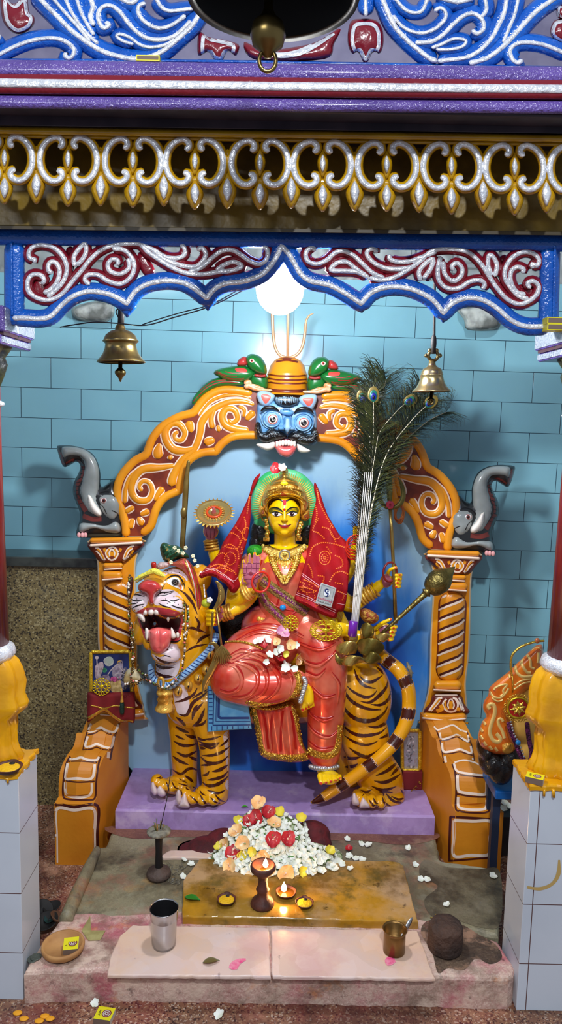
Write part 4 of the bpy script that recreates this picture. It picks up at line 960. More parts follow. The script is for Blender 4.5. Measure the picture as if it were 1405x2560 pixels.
armrest(-.665,-.548,-.615,-.500, 'orange stepped armrest with cream outlines at the left, below the framed picture', LA,
 [([(195,1765),(192,1440),(195,1138),(400,1150),(632,1142),(636,1440),(640,1640)], 36),([(345,552),(420,548),(480,532),(560,560),(660,562),(690,525)], 28),([(325,600),(302,740),(312,785),(430,778),(560,788),(622,752),(642,610)], 32),([(295,825),(302,950),(380,995),(540,992),(602,940),(607,832)], 30),
  ([(600,135),(568,228),(640,218),(710,182),(790,225),(880,228),(918,145)], 28),([(560,285),(530,400),(600,402),(665,375),(740,405),(832,412),(868,285)], 28),([(805,465),(798,540)], 34)],
 [([(165,1800),(162,1440),(165,1100),(400,1115),(670,1095),(672,1400),(680,1680)], 34),([(165,1806),(350,1806),(520,1800)], 50),([(355,520),(310,600),(275,800),(272,980),(330,1022),(560,1028),(645,1000),(660,800),(690,590),(712,520)], 22),([(325,578),(480,575),(670,590)], 15),([(280,800),(440,822),(640,812)], 17),
  ([(580,140),(540,270),(500,450)], 16),([(930,130),(885,260),(845,440),(822,560)], 20),([(560,265),(640,250),(712,212),(800,255),(890,262)], 14),([(508,440),(600,435),(662,412),(740,440),(840,444)], 15)], ((190,2010),(200,1876),(255,1796)))
armrest(.545, .690, .482, .605, 'orange stepped armrest with cream outlines at the right of the plinth', RA,
 [([(512,1572),(760,1582),(1020,1592),(1000,1800),(980,2030),(740,2042),(512,2050),(510,1800),(512,1572)], 42),([(512,800),(540,890),(600,922),(720,942),(880,962),(945,950),(940,880),(890,830)], 30),([(520,788),(650,757),(800,792),(895,845)], 22),([(560,962),(568,1150),(620,1192),(760,1212),(900,1222),(952,1190),(955,1025)], 40),([(568,1255),(570,1370),(620,1412),(760,1430),(920,1420),(952,1370),(955,1295)], 36),
  ([(245,302),(290,350),(370,325),(500,285),(600,350),(690,378)], 22),([(320,385),(345,472),(440,455),(550,415),(630,465),(708,505),(702,415)], 26),([(352,525),(370,640),(470,640),(590,612),(670,640),(748,662),(738,565)], 28),([(390,705),(402,790)], 34),([(762,725),(770,752)], 20)],
 [([(462,1525),(760,1540),(1060,1560)], 34),([(465,1520),(455,1800),(450,2130)], 34),([(450,2118),(700,2100),(1015,2072)], 26),([(1055,1560),(1030,1800),(1010,2080)], 26),([(490,810),(530,940),(542,1180),(535,1400),(580,1445),(760,1468),(950,1462),(988,1400),(985,1100),(960,890)], 26),([(540,945),(740,975),(960,1000)], 17),([(550,1215),(760,1250),(970,1255)], 22),
  ([(255,305),(320,480),(352,650),(372,795)], 17),([(692,382),(742,520),(776,680),(788,765)], 17),([(330,497),(440,480),(550,445),(640,490),(742,528)], 14),([(362,672),(470,668),(590,645),(680,670),(765,692)], 15)], ((1180,2030),(1175,1895),(1125,1803)))
# ================================================================ tiger
TY = mat('tiger_yellow_enamel', (228,160,8), .22, c2=(214,146,6), cs=7, coat=.6, bump=.1, bs=30)
TS = mat('tiger_stripe_brown', (66,22,14), .25, coat=.4); TW = mat('tiger_white_enamel', (226,208,212), .25, coat=.5, c2=(210,190,196), cs=20)
tg = thing('tiger_statue', 'yellow tiger statue with open red mouth and brown stripes standing on the lilac plinth', 'tiger', P(700,1980,2.33))
def E_(g, x, y, Y, rx, ry, rz, m_=None, rot=None): g.ell(P(x, y, Y),(U(rx, Y), ry, U(rz, Y)), m_ or TY, 28,18, rot)
def limb(g, pts, m_=None, seg=18, sub=4, mt=None):
    p3 = [P(x, y, Y) for x, y, Y, r in pts]; rr = [U(r, Y) for x, y, Y, r in pts]
    q = sm(p3, sub) if len(p3) > 2 else [np.array(a) for a in p3]
    r2 = [lerpw(rr, i / (len(q) - 1)) for i in range(len(q))]
    g.tube(q, r2, m_ or TY, seg)
    for p, r in ((p3[0], rr[0]),(p3[-1], rr[-1])): g.ell(p, (r, r, r), m_ or TY, seg, 12)
b = MB()
limb(b, [(520,1710,2.33,88),(680,1735,2.35,76),(850,1720,2.34,86),(910,1730,2.32,70)])      # trunk
E_(b, 912,1745,2.31,70, .085,105); E_(b, 905,1850,2.30,55, .065,60)
limb(b, [(915,1830,2.30,60),(925,1900,2.31,60),(955,1950,2.32,58),(975,1990,2.32,40)])        # near hind leg
limb(b, [(880,1850,2.38,45),(872,1930,2.40,34),(868,1972,2.40,30)])
E_(b, 955,1992,2.29,60, .05,26); E_(b, 910,1995,2.25,32, .045,21)
for x, y, Y in ((893,1990,2.225),(908,2000,2.21),(930,2003,2.21),(952,2004,2.215)): E_(b, x, y, Y, 14, .028,16)
limb(b, [(470,1600,2.30,74),(462,1680,2.30,78),(480,1750,2.29,72)])                               # neck and chest
limb(b, [(515,1760,2.27,56),(535,1850,2.26,42),(538,1930,2.26,38),(540,1985,2.26,34)])        # front legs
limb(b, [(460,1780,2.33,46),(460,1850,2.33,37),(462,1930,2.33,33),(465,1955,2.33,30)])
E_(b, 525,1985,2.245,42, .045,24); E_(b, 440,1962,2.30,40, .045,20)
for x, y, Y in ((463,1982,2.21),(483,1995,2.20),(508,1998,2.205),(535,1998,2.215),(392,1950,2.265),(408,1962,2.255),(430,1966,2.255),(455,1966,2.265)): E_(b, x, y, Y, 16, .026,15)
# head
E_(b, 445,1500,2.26,76, .062,88); E_(b, 402,1470,2.215,50, .05,42); E_(b, 395,1500,2.205,60, .045,34)
E_(b, 356,1508,2.185,32, .038,32); E_(b, 424,1516,2.18,40, .040,32); E_(b, 492,1545,2.255,34, .05,70)
E_(b, 358,1565,2.255,24, .045,52, rot=Matrix.Rotation(.25,3, 'Y')); E_(b, 418,1632,2.215,42, .042,30); E_(b, 430,1600,2.26,56, .05,62)
E_(b, 500,1445,2.27,30, .04,36); E_(b, 372,1600,2.225,16, .03,26); E_(b, 452,1600,2.215,22, .035,28)
E_(b, 435,1448,2.205,30, .02,14, rot=Matrix.Rotation(.1,3, 'Y'))
g = MB(); g.fused(b, .0034,7, TY); S_ = g.surf()
T5 = crop(300,1340, .2278); R8 = crop(820,1640, .2135); PW = crop(330,1840, .2064); S6 = crop(480,1460, .2989)
for o in ([(112,640),(200,575),(285,640),(300,745),(250,795),(180,838),(125,790),(98,700)], [(385,645),(470,588),(590,598),(690,690),(705,840),(600,805),(480,762),(380,755)], [(440,392),(520,355),(640,365),(725,430),(740,495),(640,432),(540,412),(480,442)],
          [(335,1290),(440,1330),(560,1260),(650,1240),(660,1400),(610,1540),(480,1580),(410,1545),(365,1440)], [(350,1170),(560,1180),(640,1200),(600,1290),(450,1300),(370,1260)], [(590,1670),(700,1640),(760,1800),(745,1950),(650,1970),(600,1850)]):
    g.fill(S_, T5(*o), TW, .0006,4.5)
g.fill(S_, PW((1110,-20),(1190,-60),(1200,100),(1180,300),(1165,440),(1140,300),(1120,120)), TW, .0006,4.5)
MOUTH = mat('mouth_dark', (48,6,12), .45); GUM = mat('gum_red', (176,50,60), .25, coat=.5)
g.fill(S_, T5((170,850),(250,800),(340,785),(450,788),(560,808),(685,860),(690,960),(670,1060),(640,1150),(540,1150),(300,1150),(235,1020),(200,930)), GUM, .0008,4)
g.fill(S_, T5((215,880),(300,850),(480,868),(655,905),(650,1000),(620,1070),(540,1010),(400,1010),(310,1070),(250,1010),(222,940)), MOUTH, .0014,4)
BK = mat('tiger_black_line', (24,16,18), .3)
for q, w_ in [([(108,655),(180,642),(270,665)], 3),([(108,690),(180,712),(265,698)], 4),([(120,745),(160,742),(200,728)], 3),([(130,795),(190,765),(270,745)], 3.4),([(400,668),(450,622),(520,618),(590,602)], 3.4),([(420,655),(500,648),(590,612)], 2.4),([(545,698),(590,712),(650,690)], 4),([(420,735),(480,768),(560,786)], 3.2),([(550,752),(620,782),(690,795)], 3.2),([(430,715),(500,705),(560,735)], 2.4),
              ([(290,1162),(370,1175),(440,1170)], 3),([(540,1160),(620,1160),(670,1130)], 4),([(470,1330),(490,1310),(560,1330)], 2.4),([(490,490),(560,440),(640,440),(700,520),(710,580)], 4)]:
    g.paint(S_, T5(*q),(w_ * .3, w_, w_, w_ * .3), BK, .0013)
for x, y in [(165,640),(185,690),(160,735),(250,770),(200,810),(490,630),(500,690),(590,665),(600,730),(520,740),(640,750),(480,700),(520,380),(560,400),(600,385),(650,400),(690,440),(620,410)]:
    g.fill(S_, circ(*T5((x, y))[0], 1.3, n=8), BK, .0014,1.5, raw=True)
# eye
g.fill(S_, T5((515,502),(565,458),(630,462),(672,520),(690,590),(620,568),(550,535)), WHITE, .0014,3)
x, y = T5((605,508))[0]
for r, m_, l_ in ((9.5, mat('iris_grey', (120,116,112), .3), .002),(7.2, BLACK, .0026),(4.6, MT['iris_grey'], .0031),(2.6, BLACK, .0036)): g.fill(S_, circ(x, y, r), m_, l_, 2, raw=True)
g.paint(S_, T5((650,540),(672,575),(655,582)),5, mat('eye_corner_orange', (230,120,60), .3), .0022)
def stripes(c_, L_, k=1.0, m_=TS, lift=.0009):
    for q, w_ in L_: g.paint(S_, c_(*q),(w_ * .15 * k, w_ * .8 * k, w_ * k, w_ * .8 * k, w_ * .15 * k), m_, lift, jag=.12)
stripes(T5, [([(385,1318),(460,1375),(560,1395),(640,1380)], 7),([(370,1390),(460,1445),(600,1440)], 8),([(385,1480),(460,1535),(590,1545)], 9),([(395,1240),(480,1252),(590,1235)], 5),
    ([(690,690),(735,780),(745,880),(730,960)], 5),([(715,620),(790,720),(850,860)], 6),([(650,590),(720,640),(800,760)], 5),([(820,880),(870,960),(860,1020),(940,1060)], 7),([(730,1020),(800,1010),(880,1050)], 7),([(840,1185),(900,1120),(1000,1080)], 8),([(720,1270),(820,1215),(960,1185)], 6),([(750,560),(800,640),(830,720)], 5),
    ([(600,1825),(700,1800),(800,1745),(850,1665)], 8),([(630,1950),(730,1965),(800,1830),(900,1760),(960,1700)], 9),([(790,2020),(820,1900),(855,1850)], 9),([(790,2090),(870,2030),(930,1890)], 9),([(610,1985),(680,2040),(730,2110)], 8),([(610,2090),(680,2130),(760,2160)], 8),([(430,640),(470,560),(500,520)], 3)])
stripes(PW, [([(500,60),(600,110),(700,115),(790,90)], 8),([(530,190),(640,242),(720,215),(795,175)], 8),([(490,240),(580,305),(690,350)], 8),([(690,250),(750,275),(805,300)], 8),([(490,405),(590,462),(680,400),(760,400),(800,440)], 8),([(640,480),(700,520),(745,565)], 8),([(520,-10),(600,30),(640,40)], 6),
    ([(640,-20),(720,12),(790,20)], 8),([(800,60),(900,105),(1000,100),(1060,75)], 8),([(860,40),(970,35),(1080,0)], 6),([(1060,130),(1130,80),(1190,10)], 6),([(850,235),(960,235),(1080,200),(1185,125)], 8),([(820,240),(900,312),(1000,332),(1100,300),(1170,235)], 8),([(820,355),(900,350),(1010,335)], 7),([(970,432),(1060,412),(1165,350)], 9),([(840,470),(900,470),(935,425)], 7),([(905,535),(1000,522),(1100,490),(1165,425)], 8),([(850,560),(920,602),(1020,592),(1110,540),(1168,480)], 9),([(910,655),(1040,692),(1135,650)], 7),([(800,130),(840,145),(890,155)], 7),
    ([(280,510),(340,500),(380,460)], 3.5),([(330,520),(400,500),(430,520)], 3.5),([(380,490),(420,470),(450,440)], 3.5),([(410,540),(440,620),(450,680)], 4),([(340,620),(370,680),(400,715)], 5),([(480,545),(520,620),(570,640)], 4),([(570,515),(620,545),(670,570)], 4),([(560,570),(620,590),(680,600)], 3.5),
    ([(630,740),(660,810),(700,860)], 5),([(700,720),(770,780),(820,840)], 4.5),([(730,610),(790,640),(800,600)], 4),([(820,700),(870,790),(930,850),(1020,840)], 6),([(820,650),(850,700),(900,720)], 4),([(950,740),(1010,800),(1070,820)], 5),([(1000,700),(1060,770),(1130,800)], 5),([(650,600),(665,640),(700,650)], 4),([(590,640),(600,690),(610,720)], 4)])
stripes(S6, [([(0,1100),(40,1050),(95,990)], 7),([(0,1265),(60,1295),(120,1312)], 7),([(30,1340),(100,1352),(170,1372),(230,1330)], 7),([(10,1190),(90,1170),(120,1130)], 7),([(0,960),(60,920),(130,880)], 6)])
stripes(R8, [([(310,150),(345,260),(430,350),(560,382)], 8),([(370,230),(430,290),(520,302),(640,225)], 8),([(220,350),(300,420),(430,482),(520,462),(575,400)], 8),([(165,340),(240,490),(340,570),(480,622),(625,630)], 9),([(705,270),(680,370),(580,482),(480,545),(380,530)], 9),([(745,380),(712,500),(620,572),(500,566)], 8),([(150,505),(200,625),(300,722),(430,762),(560,742),(660,662),(705,580)], 11),([(755,700),(680,780),(580,832),(470,826)], 8),([(150,780),(250,880),(380,932),(520,922),(620,892),(695,825)], 9),([(755,860),(690,930),(600,966)], 7),([(190,930),(300,1002),(430,1042),(530,1022),(590,990)], 7),([(240,1070),(330,1132),(440,1182),(540,1152),(640,1072),(710,975)], 10),([(180,1180),(280,1202),(390,1180)], 8),([(190,1300),(290,1292),(350,1260)], 8),([(560,1402),(680,1352),(770,1282),(835,1215)], 9),([(735,1402),(820,1312),(862,1240)], 8),([(540,1462),(650,1482),(760,1442),(855,1375)], 9),([(510,1525),(650,1572),(800,1528)], 8),([(560,120),(620,170),(650,215)], 6),([(730,300),(755,370),(760,420)], 5),
    ([(380,1570),(450,1590),(520,1560)], 5),([(400,1640),(440,1600),(500,1610)], 4),([(480,1680),(530,1750),(600,1760)], 6),([(530,1660),(560,1720),(590,1730)], 5),([(640,1650),(660,1720),(740,1760)], 6),([(680,1610),(770,1700),(900,1720)], 7),([(740,1640),(830,1680),(910,1650)], 6),([(600,1600),(680,1590),(760,1600)], 5),([(560,1560),(640,1590),(650,1640)], 5),([(850,1560),(880,1600),(915,1640)], 5)])
g.fill(S_, R8(*[(900 + 28 * cos(a),1495 + 55 * sin(a)) for a in [i * pi / 6 for i in range(12)]]), TW, .0015,3)
g.fill(S_, PW(*[(1160 + 30 * cos(a),592 + 58 * sin(a)) for a in [i * pi / 6 for i in range(12)]]), TW, .0015,3)
g.v = [(x, y, max(z, .1434)) for x, y, z in g.v]; g.build('tiger_body', tg)
NOSE = mat('tiger_nose_red', (176,42,44), .2, c2=(200,62,60), cs=20, coat=.7)
g = MB(); g.puff(T5((195,565),(225,512),(300,478),(400,500),(460,562),(440,612),(392,640),(378,700),(372,748),(322,750),(300,700),(288,640),(220,612)),2.158, .026, NOSE, res=4, side=.02, R=12); S_ = g.surf()
g.paint(S_, T5((215,600),(240,618),(270,625)),4, BK, .001); g.paint(S_, T5((400,625),(425,610),(440,590)),4, BK, .001); g.build('nose', tg)
g = MB(); g.puff(T5((322,1030),(420,1000),(545,1030),(565,1110),(532,1220),(470,1282),(410,1295),(350,1252),(318,1150),(315,1080)),2.175, .030, TONG, res=4, side=.02, hf=lambda x, y, d: -.006 * math.exp(-((x - 397) / 4) ** 2) * (y < 1625)); g.build('tongue', tg)
def tooth(q, Y=2.165, T=.010):
    g = MB(); g.puff(T5(*q), Y, T, TO, res=2.5, side=.012); g.build('tooth', tg)
for x, w_ in ((275,24),(340,30),(404,28),(468,28)): tooth([(x - w_, 818),(x, 806),(x + w_, 818),(x + w_ - 3,862),(x, 870),(x - w_ + 3,862)], 2.160)
for x in (573,606,640): tooth([(x - 14,848),(x + 14,850),(x + 13,890),(x, 895),(x - 13,890)], 2.18)
tooth([(186,850),(238,848),(272,895),(270,950),(230,925),(198,890)], 2.165); tooth([(502,828),(556,828),(552,890),(530,946),(506,890)], 2.160)
tooth([(278,1008),(316,1030),(320,1100),(300,1142),(278,1120)], 2.178); tooth([(562,1000),(600,1058),(612,1112),(580,1126),(554,1100)], 2.175); tooth([(618,1060),(650,1065),(648,1115),(620,1115)], 2.185)
for q in [[(232,575),(262,560),(300,640),(305,700),(265,720),(225,650)], [(300,650),(340,600),(390,650),(410,715),(350,735),(300,700)]]:
    g = MB(); g.puff(PW(*q),2.235, .016, TW, res=3, side=.02); g.build('claw', tg)
for q in [[(560,645),(590,680),(600,790),(560,840),(525,780),(530,700)], [(600,750),(640,690),(680,800),(700,862),(620,870),(560,850)]]:
    g = MB(); g.puff(PW(*q),2.185, .018, TW, res=3, side=.02); g.build('claw', tg)
for q in [[(300,1600),(330,1625),(370,1720),(350,1750),(290,1740),(275,1680)], [(400,1660),(450,1690),(500,1770),(420,1785),(365,1770)]]:
    g = MB(); g.puff(R8(*q),2.195, .018, TW, res=3, side=.02); g.build('claw', tg)
g = MB(); g.puff([(322,1445),(330,1442),(334,1452),(330,1480),(324,1496),(317,1475)], 2.24, .01, mat('ear_dark_brown', (66,30,28), .4), res=3, side=.02)
for i in range(9): g.stroke([(316 + .4 * i, 1458 + i * 4.2),(324,1460 + i * 4.2)], 2.232,1.6, TW, .002)
g.build('ear', tg)
# tail
tl = [(590,-40),(690,50),(810,145),(895,270),(940,400),(950,560),(935,700),(880,850),(795,990),(680,1120),(560,1225),(430,1320),(300,1415),(170,1500),(50,1580),(-50,1650),(-120,1690),(-200,1720)]
tp = R8(*tl); yy = [2.33,2.30,2.27,2.26,2.26,2.26,2.25,2.24,2.23,2.22,2.215,2.215,2.215,2.215,2.215,2.215,2.215,2.215]
g = MB(); rr = [18,18,18.5,18.5,18.5,18.5,18,17.5,17,16.5,16,16,16,15.5,15,13,9,3]
q3 = sm([P(x, y, Y) for (x, y), Y in zip(tp, yy)], 6); g.tube(q3, [U(lerpw(rr, i / (len(q3) - 1)),2.25) for i in range(len(q3))], TY, 20); S_ = g.surf()
for i, (x, y, ang, ln) in enumerate([(700,85,40,95),(900,305,62,100),(952,680,95,110),(800,1010,128,120),(500,1290,145,120),(165,1510,148,110),(-125,1690,150,140)]):
    cx, cy = R8((x, y))[0]; a = radians(ang); dx, dy = cos(a), sin(a); h = ln * .2135 / 2
    for k in range(-11,12):
        o = k * 1.7; l1 = h + random.uniform(-1,2.5); l2 = h + random.uniform(-1,2.5)
        p = [(cx - dy * o - dx * l1, cy + dx * o - dy * l1),(cx - dy * o + dx * l2, cy + dx * o + dy * l2)]
        g.paint(S_, p, 2.2, TS, .0008, raw=True, step=3)
        if k % 2 == 0:
            for sg, l_ in ((-1, l1),(1, l2)): g.paint(S_, [(cx - dy * o + dx * sg * (l_ - 1), cy + dx * o + dy * sg * (l_ - 1)),(cx - dy * o + dx * sg * (l_ + 4), cy + dx * o + dy * sg * (l_ + 4))], (1.2, .5), TW, .0012, raw=True, step=2)
g.build('tail', tg)
# collar with bells
CB = mat('collar_light_blue', (110,158,206), .25, coat=.4, c2=(150,186,220), cs=30); CD = mat('collar_dark_blue', (24,56,120), .3)
col_ = [(338,1430),(345,1520),(395,1595),(480,1640),(560,1640),(640,1575),(780,1455),(900,1335),(1000,1220),(1060,1080)]
cy_ = [2.27,2.235,2.205,2.19,2.185,2.19,2.20,2.21,2.22,2.25]
g = MB(); q3 = sm([P(x, y, Y) for (x, y), Y in zip(T5(*col_), cy_)], 8); g.tube(q3, [U(9.5,2.2)] * len(q3), CB, 14); S_ = g.surf()
pr_ = resample(sm(T5(*col_),8),9)[0]
for i in range(1, len(pr_) - 1):
    t_ = pr_[i + 1] - pr_[i - 1]; t_ = t_ / np.linalg.norm(t_); n_ = np.array([-t_[1], t_[0]])
    g.paint(S_, [tuple(pr_[i] - n_ * 11 - t_ * 4), tuple(pr_[i]), tuple(pr_[i] + n_ * 11 + t_ * 4)], 2.2, CD, .0008, step=2.5)
g.build('collar', tg)
for x, y, Y in ((640,1705,2.20),(752,1640,2.20),(858,1562,2.21),(945,1470,2.22),(990,1300,2.215)):
    g = MB(); px, py = T5((x, y))[0]; c = P(px, py, Y); g.ell(c, (U(11, Y), .014, U(13, Y)), GOLD, 20,14); S_ = g.surf(); g.paint(S_, [(px + 2, py - 8),(px, py + 8)], 2, BK, .001); g.fill(S_, circ(px, py + 3,2.5), BK, .001,1.5, raw=True); g.build('jingle_bell', tg)
g = MB(); cx, cyy = T5((492,1900))[0]; g2 = [(3,1722),(14,1724),(21,1728),(22,1733),(17,1738),(18,1744),(21,1748),(18,1753),(19,1760),(23,1766),(26,1772),(24,1775)]
px_lathe(g, g2, cx, 2.185, GOLD, 32); g.ell(P(cx + 2,1778,2.185),(.008, .008, .007), GOLD, 14,8)
g.tube([P(cx - 10 + 7 * cos(a),1708 + 14 * sin(a),2.180) for a in [2 * pi * i / 18 for i in range(18)]], .0045, GOLD, 8, closed=True); g.build('big_bell', tg)
# saddle cloth
g = MB(); o = S6((130,850),(300,900),(470,985),(500,1212),(310,1222),(128,1238))
SB = mat('saddle_blue_paint', (72,146,200), .3, c2=(96,164,208), cs=25, coat=.4); SD = mat('saddle_dark_blue', (16,56,120), .35)
g.plate([(p[0], p[1], 0) for p in o], 2.185, .05, SB, n=2, bev=3); S_ = g.surf()
for q, w_ in [([(225,900),(222,1110),(240,1122),(500,1120)], 6),([(205,900),(200,1150),(500,1150)], 2),([(182,880),(176,1182),(500,1178)], 3),([(132,860),(128,1240),(500,1216)], 4)]: g.paint(S_, S6(*[p + (0,) for p in q]), w_, SD, .0008)
for i in range(9): y = 890 + i * 34; g.paint(S_, S6((140, y),(172, y)),2.5, SD, .0008)
for i in range(8): x = 165 + i * 44; g.paint(S_, S6((x, 1190),(x, 1225)),2.5, SD, .0008)
g.build('saddle_cloth', tg)
# ================================================================ goddess
def ridge(s, S, pts, w, mat_, h=.003, n=5, closed=False, step=3.5, cols=7, lift=.0002, raw=False):
    """raised rounded strand lying on the surface S"""
    c = pts if raw else sm(pts, n, closed); c, L_ = resample(c, step, closed); N = len(c); g_ = []; ws = w if isinstance(w, (int, float)) else max(w)
    for i in range(N):
        t = i / max(1, N - 1); p = c[i]; a = c[(i - 1) % N] if (i or closed) else p; b = c[(i + 1) % N] if (i < N - 1 or closed) else p
        tx, ty = b - a; l = hypot(tx, ty) or 1; nx, ny = -ty / l, tx / l; wl = lerpw(w, t); r = wl / 2; row = []
        for k in range(cols):
            u = 2 * k / (cols - 1) - 1; row.append(s._hit(S, p[0] + nx * u * r, p[1] + ny * u * r, lift + h * sqrt(max(0,1 - u * u)) * (wl / ws)))
        g_.append(row)
    v = []; f = []; idx = {}
    def vi(i, k):
        if (i, k) not in idx: idx[(i, k)] = len(v); v.append(g_[i][k])
        return idx[(i, k)]
    for i in range(N if closed else N - 1):
        j = (i + 1) % N
        for k in range(cols - 1):
            q = [g_[i][k], g_[i][k + 1], g_[j][k + 1], g_[j][k]]
            if any(x is None for x in q) or max(x.y for x in q) - min(x.y for x in q) > .05: continue
            f.append((vi(i, k), vi(i, k + 1), vi(j, k + 1), vi(j, k)))
    if f: s.add(v, f, mat_)
MB.ridge = ridge
SKIN = mat('goddess_yellow_enamel', (246,202,4), .22, c2=(236,186,2), cs=10, coat=.6)
SARI = mat('sari_red_orange_pearl', (204,54,34), .28, .25, c2=(222,118,92), cs=11, coat=.5); SARD = mat('sari_deep_red', (168,18,16), .3, coat=.4)
PALM = mat('palm_mauve_pink', (178,96,116), .35, coat=.3); PALD = mat('palm_line_purple', (112,40,70), .4); NAIL = mat('nail_red', (206,48,26), .25, coat=.5)
HAIR = mat('black_painted_hair', (16,12,12), .3, bump=1, bs=120, coat=.3)
gd = thing('goddess_statue', 'golden yellow many armed goddess statue in red sari seated on the tiger', 'statue', P(715,1700,2.30))
N3 = crop(440,1140, .3559); N4 = crop(560,1180, .2135); A7 = crop(800,1340, .3132)
b = MB()
E_(b, 710,1285,2.295,41, .050,56); E_(b, 711,1310,2.284,34, .042,30)                    # head
limb(b, [(712,1330,2.315,27),(713,1365,2.32,28),(713,1400,2.325,34)])
limb(b, [(625,1418,2.32,30),(670,1395,2.32,34),(760,1395,2.32,34),(800,1420,2.32,30)])
limb(b, [(712,1430,2.31,72),(714,1480,2.31,66),(722,1540,2.30,62),(740,1590,2.30,76)])
E_(b, 680,1455,2.265,30, .03,30); E_(b, 750,1455,2.265,30, .03,30)
# arms
limb(b, [(625,1420,2.31,26),(590,1480,2.27,24),(585,1505,2.25,21)]); limb(b, [(583,1505,2.25,21),(610,1488,2.225,18),(630,1465,2.205,15)])       # raised palm arm
limb(b, [(640,1440,2.30,24),(625,1485,2.265,22),(600,1515,2.245,18),(568,1532,2.225,15),(548,1540,2.215,13)])                                          # arrow hand arm
limb(b, [(610,1425,2.35,24),(565,1440,2.36,20),(545,1410,2.36,18),(530,1362,2.355,14),(526,1345,2.35,13)])                                              # discus arm
limb(b, [(800,1430,2.33,24),(845,1490,2.335,24),(880,1510,2.335,22),(915,1490,2.32,17),(950,1462,2.305,13)])                                            # staff arm
limb(b, [(800,1440,2.31,24),(840,1540,2.30,22),(880,1590,2.28,19),(935,1588,2.265,15),(955,1578,2.26,13)])                                              # mace arm
limb(b, [(790,1450,2.29,24),(812,1530,2.26,22),(835,1572,2.225,17)])                                                                                           # lap arm
limb(b, [(800,1420,2.36,24),(850,1450,2.37,20),(878,1410,2.37,17),(892,1360,2.365,13),(896,1345,2.36,12)])                                              # rear right arm
# hands
def finger(pts, r=5.2, Y=None): limb(b, [(x, y, Yy, r * (1 - .18 * i / max(1, len(pts) - 1))) for i, (x, y, Yy) in enumerate(pts)], seg=10, sub=3)
E_(b, 630,1441,2.195,23, .012,24)
for bx, tx, ty in ((611,609,1402),(622,624,1387),(634,637,1384),(645,648,1391)): finger([(bx, 1432,2.193),(bx + (tx - bx) * .5,(1432 + ty) / 2,2.190),(tx, ty, 2.192)], 5.6)
finger([(640,1452,2.192),(652,1438,2.182),(660,1424,2.18)], 5.6)
def fist(cx, cy, Y, d=1, fr=5.0, rows=4, dy=10.5, wx=13):
    E_(b, cx, cy, Y, 17, .018,21)
    for k in range(rows):
        y = cy - dy * 1.5 + k * dy
        finger([(cx + d * 12, y, Y - .004),(cx, y - 1, Y - .022),(cx - d * wx, y, Y - .016)], fr - .25 * k)
# arrow hand: fingers curl from left to right
E_(b, 534,1545,2.21,19, .018,22)
for k in range(4):
    y = 1527 + k * 11; finger([(516 + k, y + 1,2.203),(520, y, 2.182),(534, y + 1,2.158),(540 - k, y, 2.184)], 5.4)
finger([(548,1545,2.205),(554,1528,2.19),(553,1518,2.182)], 5.4)
# discus hand
E_(b, 527,1328,2.34,20, .013,20)
for k, (tx, ty) in enumerate(((507,1305),(517,1298),(530,1296),(543,1303))): finger([(516 + k * 8,1318,2.34),(tx, ty, 2.335)], 5.0)
# staff hand
E_(b, 966,1452,2.295,16, .016,18)
for k in range(4):
    y = 1437 + k * 9.5; finger([(985, y + 1,2.30),(1002 - k, y, 2.285),(1000 - k, y + 2,2.268),(990, y + 1,2.262)], 5.2)
finger([(968,1438,2.285),(975,1424,2.268),(990,1419,2.262)], 5.2)
# mace hand
E_(b, 962,1575,2.25,17, .016,19)
for k in range(4):
    y = 1566 + k * 10; finger([(972, y + 2,2.25),(990 - k * 3, y, 2.24),(988 - k * 3, y + 3,2.222),(978 - k * 2, y + 4,2.216)], 5.2)
finger([(935,1572,2.245),(955,1558,2.225),(976,1549,2.22)], 5.6)
# lap hand, palm down
E_(b, 852,1574,2.205,21, .016,19, rot=Matrix.Rotation(.35,3, 'Y'))
for k in range(4): finger([(862,1570 + k * 8 - 8,2.205),(880,1576 + k * 8 - 8,2.198),(890,1588 + k * 7 - 8,2.20)], 5.2)
# rear right hand
E_(b, 897,1332,2.35,15, .014,18)
for k in range(4): finger([(886,1320 + k * 9,2.345),(896,1318 + k * 9,2.33),(906,1321 + k * 9,2.335)], 4.8)
# feet
limb(b, [(812,1900,2.225,26),(812,1922,2.22,22),(818,1940,2.195,20)]); E_(b, 822,1943,2.185,30, .035,15)
for k in range(5): finger([(800 + k * 12.5,1940,2.17),(803 + k * 12,1956 - k * 2,2.15)], (8.5,6,5.8,5.4,5)[k])
limb(b, [(745,1712,2.17,18),(765,1728,2.165,18),(772,1750,2.16,14)])
for k in range(5): finger([(764 + k * 5.5,1752,2.158 + .004 * k),(757 + k * 7,1776 - k * 3,2.155 + .004 * k)], (6.5,5,4.8,4.5,4.2)[k])
